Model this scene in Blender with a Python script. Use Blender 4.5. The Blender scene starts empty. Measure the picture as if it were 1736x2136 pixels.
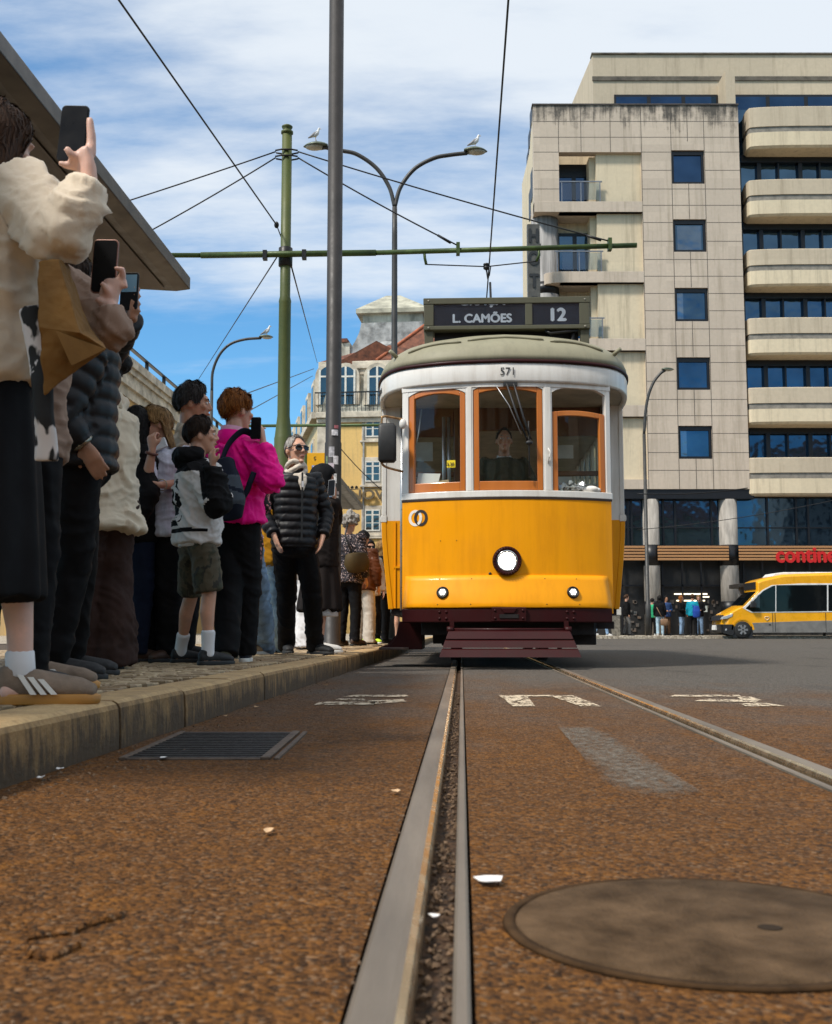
import bpy, bmesh, math, random
import numpy as np
from mathutils import Vector, Matrix, noise as mnoise
random.seed(7); rng=np.random.RandomState(7)
SC=bpy.context.scene; COL=SC.collection
V=Vector; pi=math.pi
# ------------------------------------------------------------------ camera numbers
F=2329.0; CH=.345; TH=math.atan(247/F)      # photo units: 1736 wide, horizon row 1315
def ray(px,py):
    a=(px-868)/F; b=(1068-py)/F
    return (a, math.cos(TH)-b*math.sin(TH), math.sin(TH)+b*math.cos(TH))
def P(px,py,Y):
    d=ray(px,py); t=Y/d[1]; return V((d[0]*t,Y,CH+d[2]*t))
def G(px,py,z=0.):
    d=ray(px,py); t=(z-CH)/d[2]; return V((d[0]*t,d[1]*t,z))
PSI=math.atan(.0408); CS,SN=math.cos(PSI),math.sin(PSI)
def TK(u,w,z=0.):            # track frame: u to the side of the gauge face, w along the track
    return V((-.004-1.119*SN/CS+u*CS+w*SN, w*CS-u*SN, z))
# ------------------------------------------------------------------ materials
def N(nt,t,I=None,**props):
    n=nt.nodes.new(t)
    for k,v in props.items(): setattr(n,k,v)
    for k,v in (I or {}).items():
        s=n.inputs[k]
        if isinstance(v,bpy.types.NodeSocket): nt.links.new(v,s)
        else:
            if hasattr(s,'default_value') and not isinstance(v,(int,float)) and len(s.default_value)==4 and len(v)==3: v=(*v,1)
            s.default_value=v
    return n
def new_mat(name):
    m=bpy.data.materials.new(name); m.use_nodes=True
    nt=m.node_tree; b=nt.nodes['Principled BSDF']; return m,nt,b
def mixc(nt,f,a,b,bt='MIX'):
    n=N(nt,'ShaderNodeMix',data_type='RGBA',blend_type=bt)
    for i,v in ((0,f),(6,a),(7,b)):
        if isinstance(v,bpy.types.NodeSocket): nt.links.new(v,n.inputs[i])
        elif i==0: n.inputs[0].default_value=v
        else: n.inputs[i].default_value=(*v[:3],1)
    return n.outputs[2]
def math_(nt,op,a,b=0.,clamp=False):
    return N(nt,'ShaderNodeMath',{0:a,1:b},operation=op,use_clamp=clamp).outputs[0]
def mrange(nt,v,a,b,c=0.,d=1.): return N(nt,'ShaderNodeMapRange',{0:v,1:a,2:b,3:c,4:d}).outputs[0]
def texco(nt,sc=None,world=False):
    o=N(nt,'ShaderNodeNewGeometry').outputs['Position'] if world else N(nt,'ShaderNodeTexCoord').outputs['Object']
    if sc: o=N(nt,'ShaderNodeMapping',{'Vector':o,'Scale':sc}).outputs[0]
    return o
def noise_(nt,co,s,det=4,rough=.55,out=0): return N(nt,'ShaderNodeTexNoise',{'Vector':co,'Scale':s,'Detail':det,'Roughness':rough}).outputs[out]
def bump_(nt,h,st,dist=.01,nrm=None):
    I={'Height':h,'Strength':st,'Distance':dist}
    if nrm: I['Normal']=nrm
    return N(nt,'ShaderNodeBump',I).outputs[0]
MC={}
def M(name,col,rough=.6,metal=0.,var=.12,vs=4.,bump=0.,bs=60.,coat=0.,spec=.5,col2=None,bd=.004,sheen=0.,st=None):
    if name in MC: return MC[name]
    m,nt,b=new_mat(name); co=texco(nt,st)
    n=noise_(nt,co,vs,5,.6); c=tuple(col)
    lo=tuple(x*(1-var*1.6) for x in c); hi=tuple(min(1,x*(1+var*1.6)) for x in c)
    if col2: lo,hi=c,col2
    f=mrange(nt,n,.3,.7)
    nt.links.new(mixc(nt,f,lo,hi),b.inputs['Base Color'])
    b.inputs['Roughness'].default_value=rough; b.inputs['Metallic'].default_value=metal
    b.inputs['Coat Weight'].default_value=coat; b.inputs['Coat Roughness'].default_value=.08
    b.inputs['Specular IOR Level'].default_value=spec
    if sheen: b.inputs['Sheen Weight'].default_value=sheen
    if rough>.1:
        nt.links.new(mrange(nt,noise_(nt,co,vs*3.1,4),.3,.7,max(.03,rough-.08),min(1,rough+.08)),b.inputs['Roughness'])
    if bump: nt.links.new(bump_(nt,noise_(nt,co,bs,6,.65),bump,bd),b.inputs['Normal'])
    MC[name]=m; return m
def emit(name,col,s):
    if name in MC: return MC[name]
    m,nt,b=new_mat(name); b.inputs['Base Color'].default_value=(*col,1)
    b.inputs['Emission Color'].default_value=(*col,1); b.inputs['Emission Strength'].default_value=s
    MC[name]=m; return m
def glass(name,tint=(.75,.8,.8),refl=.16,rough=.0):
    if name in MC: return MC[name]
    m=bpy.data.materials.new(name); m.use_nodes=True; nt=m.node_tree; nt.nodes.clear()
    o=N(nt,'ShaderNodeOutputMaterial'); t=N(nt,'ShaderNodeBsdfTransparent',{'Color':tint})
    g=N(nt,'ShaderNodeBsdfGlossy',{'Color':(.95,.97,1),'Roughness':rough})
    fr=N(nt,'ShaderNodeFresnel',{'IOR':1.5}); f=math_(nt,'MULTIPLY',fr.outputs[0],refl,True)
    mx=N(nt,'ShaderNodeMixShader',{0:f,1:t.outputs[0],2:g.outputs[0]}); nt.links.new(mx.outputs[0],o.inputs[0])
    MC[name]=m; return m
def mirror_glass(name,col,rough=.03,wave=.02):
    if name in MC: return MC[name]
    m,nt,b=new_mat(name); co=texco(nt)
    b.inputs['Metallic'].default_value=.9; b.inputs['Roughness'].default_value=rough
    nt.links.new(mixc(nt,mrange(nt,noise_(nt,co,.6,2),.3,.7),tuple(x*.75 for x in col),tuple(x*1.2 for x in col)),b.inputs['Base Color'])
    nt.links.new(bump_(nt,noise_(nt,co,1.1,2),wave,.3),b.inputs['Normal'])
    MC[name]=m; return m
# ------------------------------------------------------------------ mesh building
def frames(pts,ref):
    n=len(pts); T=[]
    for i in range(n):
        t=(pts[min(i+1,n-1)]-pts[max(i-1,0)]); T.append(t.normalized() if t.length>1e-9 else V((0,0,1)))
    out=[]; a=None
    for t in T:
        r=ref if a is None else a
        x=r-t*r.dot(t)
        if x.length<1e-4:
            r=V((1,0,0)) if abs(t.x)<.9 else V((0,1,0)); x=r-t*r.dot(t)
        a=x.normalized(); out.append((t,a,t.cross(a)))
    return out
class MB:
    def __init__(s): s.v=[];s.f=[];s.m=[];s.s=[];s.mi=0
    def add(s,vs,fs,smooth=False):
        o=len(s.v); s.v+= [tuple(v) for v in vs]
        for f in fs: s.f.append(tuple(i+o for i in f)); s.m.append(s.mi); s.s.append(smooth)
    def bb(s,x0,x1,y0,y1,z0,z1,R=None,c=None):
        vs=[V((x,y,z)) for z in (z0,z1) for y in (y0,y1) for x in (x0,x1)]
        if R is not None: c=c or V((0,0,0)); vs=[R@v+c for v in vs]
        s.add(vs,[(0,2,3,1),(4,5,7,6),(0,1,5,4),(2,6,7,3),(0,4,6,2),(1,3,7,5)])
    def box(s,c,d,R=None):
        s.bb(-d[0]/2,d[0]/2,-d[1]/2,d[1]/2,-d[2]/2,d[2]/2,R or Matrix.Identity(3),V(c))
    def rings(s,R,smooth=True,caps=True,closed=False):
        n=len(R[0]); vs=[v for r in R for v in r]; fs=[]
        k=len(R)
        for i in range(k if closed else k-1):
            j=(i+1)%k
            for a in range(n):
                b=(a+1)%n; fs.append((i*n+a,i*n+b,j*n+b,j*n+a))
        s.add(vs,fs,smooth)
        if caps and not closed:
            o=len(s.v)-len(vs)
            for idx,rev in ((0,True),(k-1,False)):
                f=[o+idx*n+a for a in range(n)]
                s.f.append(tuple(f[::-1] if rev else f)); s.m.append(s.mi); s.s.append(False)
    def tube(s,pts,r,n=10,ref=V((1,0,0)),caps=True,smooth=True,closed=False,sq=2.):
        pts=[V(p) for p in pts]; fr=frames(pts,V(ref)); R=[]
        for i,p in enumerate(pts):
            q=r[i] if isinstance(r,(list,tuple)) and not (len(r)==2 and not isinstance(r[0],(list,tuple)) and len(pts)!=2) else r
            a,b=q if isinstance(q,(list,tuple)) else (q,q)
            t,x,y=fr[i]; ring=[]
            for k in range(n):
                an=2*pi*k/n; c,d=math.cos(an),math.sin(an)
                if sq!=2.: c=math.copysign(abs(c)**(2/sq),c); d=math.copysign(abs(d)**(2/sq),d)
                ring.append(p+x*(a*c)+y*(b*d))
            R.append(ring)
        s.rings(R,smooth,caps,closed)
    def cyl(s,p0,p1,r0,r1=None,n=16,smooth=True): s.tube([p0,p1],[r0,r0 if r1 is None else r1],n,smooth=smooth)
    def lathe(s,prof,o,axis=(0,0,1),n=20,smooth=True):
        ax=V(axis).normalized(); t,x,y=frames([V(o),V(o)+ax],V((1,0,0)) if abs(ax.x)<.9 else V((0,0,1)))[0]
        s.rings([[V(o)+ax*z+(x*math.cos(2*pi*k/n)+y*math.sin(2*pi*k/n))*max(r,1e-4) for k in range(n)] for r,z in prof],smooth)
    def loft(s,st,n=16,ref=(1,0,0),sq=2.,c0=.45,c1=.45):     # st: [(point, a, b)], rounded ends
        pts=[V(q[0]) for q in st]; r=[(q[1],q[2]) for q in st]
        d0=(pts[0]-pts[1]).normalized(); d1=(pts[-1]-pts[-2]).normalized()
        e0=min(r[0])*c0; e1=min(r[-1])*c1
        pts=[pts[0]+d0*e0,pts[0]+d0*e0*.6]+pts+[pts[-1]+d1*e1*.6,pts[-1]+d1*e1]
        sc=lambda q,k:(q[0]*k,q[1]*k)
        r=[sc(r[0],.3),sc(r[0],.8 if c0>.2 else .93)]+r+[sc(r[-1],.8 if c1>.2 else .93),sc(r[-1],.3)]
        s.tube(pts,r,n,ref=V(ref),sq=sq)
    def ell(s,c,r,R=None,nu=16,nv=10,smooth=True):
        c=V(c); R=R or Matrix.Identity(3); rr=[]
        for i in range(nv+1):
            ph=pi*i/nv; k=max(math.sin(ph),.02)
            rr.append([c+R@V((r[0]*k*math.cos(2*pi*j/nu),r[1]*k*math.sin(2*pi*j/nu),-r[2]*math.cos(ph))) for j in range(nu)])
        s.rings(rr,smooth)
    def prism(s,poly,ext,smooth=False):
        poly=[V(p) for p in poly]; e=V(ext); n=len(poly)
        s.add(poly+[p+e for p in poly],[tuple(range(n))[::-1],tuple(range(n,2*n))]+[(i,(i+1)%n,n+(i+1)%n,n+i) for i in range(n)],smooth)
    def quad(s,a,b,c,d): s.add([V(a),V(b),V(c),V(d)],[(0,1,2,3)])
    def grid(s,fn,us,vs,smooth=True,th=None):
        nu,nv=len(us),len(vs); p=[fn(u,v) for v in vs for u in us]
        s.add(p,[(j*nu+i,j*nu+i+1,(j+1)*nu+i+1,(j+1)*nu+i) for j in range(nv-1) for i in range(nu-1)],smooth)
    def slab(s,fn,us,z0,z1,th,smooth=True):    # fn(u)->(pt,normal) in plan; vertical slab between z0 and z1 (numbers or functions of u)
        R=[]
        for u in us:
            p,nn=fn(u); a=z0(u) if callable(z0) else z0; b=z1(u) if callable(z1) else z1
            q=p+nn*th
            R.append([V((p.x,p.y,a)),V((p.x,p.y,b)),V((q.x,q.y,b)),V((q.x,q.y,a))])
        s.rings(R,False)
    def build(s,name,mats,parent=None,loc=None,bevel=0.,seg=2,sub=0,weld=False,fix=True):
        me=bpy.data.meshes.new(name); me.from_pydata(s.v,[],s.f)
        if not isinstance(mats,(list,tuple)): mats=[mats]
        for m in mats: me.materials.append(m)
        me.polygons.foreach_set('material_index',s.m); me.polygons.foreach_set('use_smooth',s.s)
        if fix or weld:
            bm=bmesh.new(); bm.from_mesh(me)
            if weld: bmesh.ops.remove_doubles(bm,verts=bm.verts,dist=1e-5)
            bmesh.ops.recalc_face_normals(bm,faces=bm.faces); bm.to_mesh(me); bm.free()
        me.update()
        o=bpy.data.objects.new(name,me); COL.objects.link(o)
        if parent: o.parent=parent
        if loc: o.location=loc
        if bevel:
            b=o.modifiers.new('bevel','BEVEL'); b.width=bevel; b.segments=seg; b.limit_method='ANGLE'; b.angle_limit=.7
        if sub:
            b=o.modifiers.new('sub','SUBSURF'); b.levels=sub; b.render_levels=sub
        return o
def tag(o,label=None,cat=None,group=None,kind=None):
    for k,v in (('label',label),('category',cat),('group',group),('kind',kind)):
        if v: o[k]=v
    return o
def thing(name,label,cat,loc=(0,0,0),rz=0.,group=None):
    o=bpy.data.objects.new(name,None); COL.objects.link(o); o.location=loc; o.rotation_euler=(0,0,rz); o.empty_display_size=.2
    return tag(o,label,cat,group)
def copy_tree(o,parent=None):
    kids=[c for c in COL.objects if c.parent==o]
    c=o.copy(); COL.objects.link(c)
    if parent: c.parent=parent
    for k in kids: copy_tree(k,c)
    return c
def text(s,size,mat,name,parent=None,loc=(0,0,0),rot=(pi/2,0,0),ext=.002,bold=0.,align='CENTER',sx=1.,space=1.):
    cu=bpy.data.curves.new('txt','FONT'); cu.body=s; cu.size=size; cu.extrude=ext;  cu.align_x=align; cu.align_y='CENTER'; cu.space_character=space; cu.resolution_u=6
    t=bpy.data.objects.new('txt',cu); COL.objects.link(t)
    dg=bpy.context.evaluated_depsgraph_get(); me=bpy.data.meshes.new_from_object(t.evaluated_get(dg))
    bpy.data.objects.remove(t); bpy.data.curves.remove(cu)
    if bold:
        b0=bmesh.new()
        for k,(dx,dy) in enumerate(((0,0),(1,0),(-1,0),(0,.8),(0,-.8))):
            b1=bmesh.new(); b1.from_mesh(me); bmesh.ops.translate(b1,verts=b1.verts,vec=(dx*bold,dy*bold,k*.00025))
            t2=bpy.data.meshes.new('t'); b1.to_mesh(t2); b0.from_mesh(t2); b1.free(); bpy.data.meshes.remove(t2)
        b0.to_mesh(me); b0.free()
    me.materials.clear(); me.materials.append(mat)
    o=bpy.data.objects.new(name,me); COL.objects.link(o); o.location=loc; o.rotation_euler=rot; o.scale=(sx,1,1)
    if parent: o.parent=parent
    return o
def catmull(p,n=6):
    p=[V(x) for x in p]; q=[p[0]*2-p[1]]+p+[p[-1]*2-p[-2]]; out=[]
    for i in range(1,len(q)-2):
        for k in range(n):
            t=k/n; a,b,c,d=q[i-1],q[i],q[i+1],q[i+2]
            out.append(.5*((2*b)+(c-a)*t+(2*a-5*b+4*c-d)*t*t+(3*b-a-3*c+d)*t**3))
    return out+[p[-1]]
# ------------------------------------------------------------------ camera, world, sun
cam=bpy.data.cameras.new('camera'); CAM=bpy.data.objects.new('camera',cam); COL.objects.link(CAM); SC.camera=CAM
CAM.location=(0,0,CH); CAM.rotation_euler=(pi/2+TH,0,0)
cam.sensor_fit='HORIZONTAL'; cam.sensor_width=36; cam.lens=36*F/1736; cam.clip_start=.05; cam.clip_end=3000
cam.dof.use_dof=True; cam.dof.focus_distance=10.; cam.dof.aperture_fstop=13.
SUN_EL,SUN_AZ=math.radians(52),math.radians(232)    # azimuth clockwise from +Y
sd=V((math.sin(SUN_AZ)*math.cos(SUN_EL),math.cos(SUN_AZ)*math.cos(SUN_EL),math.sin(SUN_EL)))
sl=bpy.data.lights.new('sun','SUN'); sl.energy=3.0; sl.angle=math.radians(8); sl.color=(1,.95,.87)
so=bpy.data.objects.new('sun',sl); COL.objects.link(so); so.rotation_euler=sd.to_track_quat('Z','Y').to_euler()
W=bpy.data.worlds.new('World'); SC.world=W; W.use_nodes=True; nt=W.node_tree
bg=nt.nodes['Background']
sky=N(nt,'ShaderNodeTexSky',sky_type='NISHITA',sun_disc=False,sun_elevation=SUN_EL,sun_rotation=SUN_AZ,air_density=1.,dust_density=.4,ozone_density=2.5)
co=N(nt,'ShaderNodeTexCoord').outputs['Generated']
sep=N(nt,'ShaderNodeSeparateXYZ',{0:co}); zz=math_(nt,'MAXIMUM',sep.outputs[2],.02)
zd=math_(nt,'ADD',zz,.16)
cv=N(nt,'ShaderNodeCombineXYZ',{0:math_(nt,'DIVIDE',sep.outputs[0],zd),1:math_(nt,'DIVIDE',sep.outputs[1],zd),2:.3})
cm=N(nt,'ShaderNodeMapping',{'Vector':cv.outputs[0],'Location':(1.35,.62,0),'Rotation':(0,0,.25),'Scale':(.55,1.35,1)}).outputs[0]
n1=noise_(nt,cm,1.3,8,.52); n2=noise_(nt,cm,7.,7,.6)
cl=math_(nt,'ADD',math_(nt,'MULTIPLY',n1,.72),math_(nt,'MULTIPLY',n2,.28))
z_=sep.outputs[2]
for q in ((.25,.315,-.13,.085),(.365,.42,0.,-.10),(.42,.55,0.,.17)): cl=math_(nt,'ADD',cl,mrange(nt,z_,*q))
cl=math_(nt,'ADD',cl,mrange(nt,sep.outputs[0],.02,.28,0.,.07))
cf=N(nt,'ShaderNodeMapRange',{0:cl,1:.40,2:.70,3:0.,4:.92},interpolation_type='SMOOTHSTEP').outputs[0]
cf=math_(nt,'MULTIPLY',cf,mrange(nt,z_,.03,.2,.25,1.))
SKYTINT=mixc(nt,1.,sky.outputs[0],(.60,1.04,1.22),'MULTIPLY')
CLOUD=N(nt,'ShaderNodeRGB'); CLOUD.outputs[0].default_value=(5.95,6.35,6.75,1)
nt.links.new(mixc(nt,cf,SKYTINT,CLOUD.outputs[0]),bg.inputs['Color']); bg.inputs['Strength'].default_value=.1
SC.view_settings.view_transform='Standard'; SC.view_settings.look='None'; SC.view_settings.gamma=1; SC.view_settings.exposure=.55
SC.cycles.max_bounces=8; SC.cycles.transparent_max_bounces=16; SC.cycles.use_denoising=True
# ------------------------------------------------------------------ ground, kerb, rails
KH=.138
def road_mat():
    m,nt,b=new_mat('road_asphalt'); p=texco(nt,world=True); s=N(nt,'ShaderNodeSeparateXYZ',{0:p})
    vo=N(nt,'ShaderNodeTexVoronoi',{'Vector':p,'Scale':165.}); vo2=N(nt,'ShaderNodeTexVoronoi',{'Vector':p,'Scale':80.})
    ag=N(nt,'ShaderNodeSeparateColor',{0:vo.outputs['Color']}).outputs[0]
    ag2=N(nt,'ShaderNodeSeparateColor',{0:vo2.outputs['Color']}).outputs[1]
    n1=noise_(nt,p,.9,6,.62); n2=noise_(nt,p,9.,8,.65); n3=noise_(nt,p,34.,6,.7)
    ps=N(nt,'ShaderNodeMapping',{'Vector':p,'Scale':(1,.35,1),'Rotation':(0,0,-PSI)}).outputs[0]
    n4=noise_(nt,ps,3.2,5,.6)
    ag=math_(nt,'ADD',math_(nt,'MULTIPLY',ag,.6),math_(nt,'MULTIPLY',ag2,.4))
    gray=mixc(nt,ag,(.035,.031,.027),(.20,.175,.148))
    rust=mixc(nt,ag,(.040,.0155,.004),(.205,.086,.023))
    bright=mixc(nt,ag,(.11,.038,.003),(.30,.118,.018))
    f=math_(nt,'ADD',math_(nt,'MULTIPLY',n1,.45),math_(nt,'MULTIPLY',n4,.55))
    yb=mrange(nt,s.outputs[1],2.2,9.5,.38,-.22); xb=mrange(nt,s.outputs[0],.5,3.5,0.,-.24)
    f=mrange(nt,math_(nt,'ADD',f,math_(nt,'ADD',yb,xb)),.32,.80)
    c=mixc(nt,f,gray,rust)
    fb=math_(nt,'MULTIPLY',mrange(nt,math_(nt,'ADD',math_(nt,'MULTIPLY',n2,.45),math_(nt,'ADD',math_(nt,'MULTIPLY',n3,.35),math_(nt,'MULTIPLY',n1,.2))),.46,.62),f)
    c=mixc(nt,math_(nt,'MULTIPLY',fb,.75),c,bright)
    sp=mrange(nt,N(nt,'ShaderNodeSeparateColor',{0:vo.outputs['Color']}).outputs[1],.82,.98,0,.6); c=mixc(nt,sp,c,mixc(nt,f,(.22,.20,.175),(.26,.165,.095)))
    dk=mrange(nt,N(nt,'ShaderNodeSeparateColor',{0:vo.outputs['Color']}).outputs[2],.72,.9,0,.7); c=mixc(nt,dk,c,(.014,.009,.005))
    st=mrange(nt,noise_(nt,p,140.,2,.5),.70,.74)      # odd pale stones
    c=mixc(nt,math_(nt,'MULTIPLY',st,.5),c,(.40,.33,.26))
    oil=mrange(nt,noise_(nt,ps,1.4,3,.5),.62,.75); c=mixc(nt,math_(nt,'MULTIPLY',oil,.45),c,(.02,.018,.016))
    nt.links.new(c,b.inputs['Base Color'])
    nt.links.new(mrange(nt,n3,.3,.7,.62,.85),b.inputs['Roughness']); b.inputs['Specular IOR Level'].default_value=.14
    h=math_(nt,'ADD',math_(nt,'MULTIPLY',vo.outputs['Distance'],-.55),math_(nt,'ADD',math_(nt,'MULTIPLY',vo2.outputs['Distance'],-.9),math_(nt,'ADD',math_(nt,'MULTIPLY',n3,1.2),math_(nt,'MULTIPLY',n2,1.5))))
    nt.links.new(bump_(nt,h,.9,.011),b.inputs['Normal'])
    return m
ROAD=road_mat()
mb=MB()
def strip(u0,u1,w0,w1,z=0.):
    mb.quad(TK(u0,w0,z),TK(u1,w0,z),TK(u1,w1,z),TK(u0,w1,z))
gaps=[(-.060,.061),(.839,.960)]
edges=[-300,-.060,.061,.839,.960,400]
for a,c in ((edges[0],edges[1]),(edges[2],edges[3]),(edges[4],edges[5])): strip(a,c,-6,80)
strip(-300,400,-60,-6); strip(-300,400,80,1500)
tag(mb.build('road',ROAD),'brown rust stained asphalt road with two tram rails let into it',kind='structure')
# rough real relief of the asphalt close to the lens is carried by the bump; loose chips and broken edges are modelled
STEEL=M('rail_steel',(.19,.155,.12),.52,.35,.22,7.,.25,160.,st=(1,.12,1)); STEEL_BRIGHT=M('rail_polished',(.85,.70,.48),.26,.95,.1,5.)
def dirt_mat():
    m,nt,b=new_mat('groove_dirt'); p=texco(nt,world=True); n=noise_(nt,p,45.,7,.7); n2=noise_(nt,p,160.,4,.7)
    c=mixc(nt,mrange(nt,n,.35,.68),(.018,.011,.007),(.17,.08,.03)); c=mixc(nt,mrange(nt,n2,.62,.7),c,(.36,.24,.13))
    nt.links.new(c,b.inputs['Base Color']); b.inputs['Roughness'].default_value=.9
    nt.links.new(bump_(nt,math_(nt,'ADD',n,math_(nt,'MULTIPLY',n2,.4)),1.,.03),b.inputs['Normal']); return m
DIRT=dirt_mat()
def rail(sgn,u0,label):
    root=thing('tram_rail',label,'rail'); root['kind']='structure'
    del root['category']
    def ext(prof,name,mat,w0=-6,w1=80):
        q=MB(); A=[TK(u0+sgn*u,w0,z) for u,z in prof]; B=[TK(u0+sgn*u,w1,z) for u,z in prof]
        q.rings([A,B],False); return q.build(name,mat,root)
    ext([(-.055,-.06),(-.055,.003),(-.050,.0075),(-.035,.009),(-.018,.009),(-.010,.0075),(-.010,-.06)],'rail_head',STEEL)
    ext([(-.010,-.06),(-.010,.0075),(-.002,.004),(.001,-.004),(.001,-.06)],'running_edge',STEEL_BRIGHT)
    ext([(.0385,-.06),(.0395,.002),(.043,.006),(.053,.006),(.0565,.003),(.0565,-.06)],'guard_lip',STEEL)
    ext([(-.075,-.07),(-.075,-.03),(.075,-.03),(.075,-.07)],'groove_bed',DIRT)
    return root
rail(1,0.,'worn steel grooved rail running straight under the tram from the bottom of the picture')
rail(-1,.9,'steel grooved rail further out in the road, slanting away beside the worn letters')
# rubble and grit in the groove and along kerb
GRIT=M('grit',(.13,.08,.045),.9,0,.5,60.,.5,300.)
def rock(mb,c,r):
    ax=Matrix.Rotation(random.random()*6,3,'Z')@Matrix.Rotation(random.random()*6,3,'X')
    pts=[V(q)*(1+random.uniform(-.3,.3)) for q in ((1,0,0),(-1,0,0),(0,1,0),(0,-1,0),(0,0,.8),(0,0,-.8))]
    mb.add([V(c)+ax@(p*r) for p in pts],[(0,2,4),(2,1,4),(1,3,4),(3,0,4),(2,0,5),(1,2,5),(3,1,5),(0,3,5)])
mb=MB()
for i in range(900):
    w=.6+6*random.random()**1.6; rock(mb,TK(random.uniform(.003,.037),w,-.028+random.uniform(0,.012)),random.uniform(.0015,.0065))
for i in range(900):
    w=.9+8*random.random()**1.5; u=random.choice([random.uniform(-.9,-.062),random.uniform(.063,.83),random.uniform(-.08,-.058)])
    rock(mb,TK(u,w,.0),random.uniform(.001,.0035))
for i in range(600):
    w=2.+9*random.random(); rock(mb,TK(-.9-.0+random.random()**2*.22-.03,w,0),random.uniform(.002,.007))
tag(mb.build('grit',GRIT,fix=False),'loose grit and small stones in the rail groove and gutter',kind='stuff')
# ---- kerb stones
def ukerb(w): return -.955+.0098*(min(w,15)-2.7)
def kerb_mat():
    m,nt,b=new_mat('kerb_stone'); p=texco(nt,world=True); s=N(nt,'ShaderNodeSeparateXYZ',{0:p})
    n=noise_(nt,p,7.,7,.65); n2=noise_(nt,p,50.,6,.7)
    ps=N(nt,'ShaderNodeMapping',{'Vector':p,'Scale':(30,30,3.5)}).outputs[0]; stk=noise_(nt,ps,1.,5,.7)
    c=mixc(nt,mrange(nt,n2,.3,.7),(.38,.24,.10),(.60,.40,.19)); c=mixc(nt,math_(nt,'MULTIPLY',mrange(nt,n,.40,.68),.7),c,(.25,.16,.075))
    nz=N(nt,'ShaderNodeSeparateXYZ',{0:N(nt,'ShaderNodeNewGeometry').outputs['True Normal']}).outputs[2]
    side=mrange(nt,nz,.35,.8,1,0)  # steep faces are mixed to a darker brown than the top
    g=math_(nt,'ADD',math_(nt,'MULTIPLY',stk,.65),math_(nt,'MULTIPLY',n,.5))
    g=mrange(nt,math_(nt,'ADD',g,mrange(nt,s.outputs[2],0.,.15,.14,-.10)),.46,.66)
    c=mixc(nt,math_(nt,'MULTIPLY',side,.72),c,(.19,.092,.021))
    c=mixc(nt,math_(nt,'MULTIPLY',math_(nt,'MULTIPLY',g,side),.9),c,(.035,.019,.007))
    nt.links.new(c,b.inputs['Base Color']); b.inputs['Roughness'].default_value=.75
    nt.links.new(bump_(nt,math_(nt,'ADD',n2,math_(nt,'MULTIPLY',n,2.)),.5,.012),b.inputs['Normal']); return m
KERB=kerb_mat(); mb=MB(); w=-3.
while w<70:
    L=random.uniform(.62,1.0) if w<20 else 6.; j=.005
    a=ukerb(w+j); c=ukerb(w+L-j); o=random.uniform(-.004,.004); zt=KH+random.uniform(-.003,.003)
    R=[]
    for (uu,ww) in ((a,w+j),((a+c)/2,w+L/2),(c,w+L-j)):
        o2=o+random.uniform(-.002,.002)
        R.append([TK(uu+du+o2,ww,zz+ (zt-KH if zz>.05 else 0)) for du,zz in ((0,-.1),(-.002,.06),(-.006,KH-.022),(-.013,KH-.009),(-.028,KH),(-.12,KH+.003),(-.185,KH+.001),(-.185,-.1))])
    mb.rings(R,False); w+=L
tag(mb.build('kerb',KERB,bevel=.003),'streaked limestone kerb stones, darker on the road face, edging the tram stop pavement',kind='structure')
# ---- cobbled pavement (small hand-cut limestone)
def cob_mat():
    m,nt,b=new_mat('cobble_stone'); p=texco(nt,world=True)
    r=N(nt,'ShaderNodeNewGeometry').outputs['Random Per Island']
    n=noise_(nt,p,30.,6,.7); n2=noise_(nt,p,1.6,4,.6)
    c=mixc(nt,r,(.19,.13,.066),(.47,.35,.21)); c=mixc(nt,mrange(nt,n,.5,.75),c,(.16,.10,.05)); c=mixc(nt,math_(nt,'MULTIPLY',mrange(nt,n2,.45,.7),.5),c,(.2,.12,.055))
    nt.links.new(c,b.inputs['Base Color']); b.inputs['Roughness'].default_value=.62
    nt.links.new(bump_(nt,n,.4,.006),b.inputs['Normal']); return m
COB=cob_mat()
SAND=M('joint_sand',(.065,.043,.026),.95,0,.3,20.,.6,120.)
mb=MB()
for i in range(17):
    pass
w=-1.0; row=0
while w<17:
    du=.075 if w<9 else .12; u=ukerb(w)-.20-random.uniform(0,.03)
    dw=du*random.uniform(.8,1.05)
    while u>-4.6:
        a=du*random.uniform(.72,1.15); ww=w+random.uniform(-.015,.015); hh=KH+.004+random.uniform(-.005,.005)
        cx,cw=u-a/2,ww+dw/2; k=[]
        for sx,sw in ((-1,-1),(1,-1),(1,1),(-1,1)): k.append((cx+sx*(a/2-.004)+random.uniform(-.009,.009),cw+sw*(dw/2-.004)+random.uniform(-.009,.009)))
        lo=[TK(x,y,KH-.02) for x,y in k]; mid=[TK(x,y,hh-.004) for x,y in k]; top=[TK(cx+(x-cx)*.82,cw+(y-cw)*.82,hh+random.uniform(-.0015,.0015)) for x,y in k]
        mb.rings([lo,mid,top],False,True); u-=a
    w+=dw
tag(mb.build('cobblestones',COB,fix=False),'small uneven limestone cobbles paving the tram stop',kind='structure')
mb=MB(); zz=KH-.009
mb.quad(TK(-60,-4,zz),TK(-1.14,-4,zz),TK(-1.0,17.3,zz),TK(-60,17.3,zz))
tag(mb.build('pavement_bed',SAND),'dark sandy joints between the cobbles',kind='structure')
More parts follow.
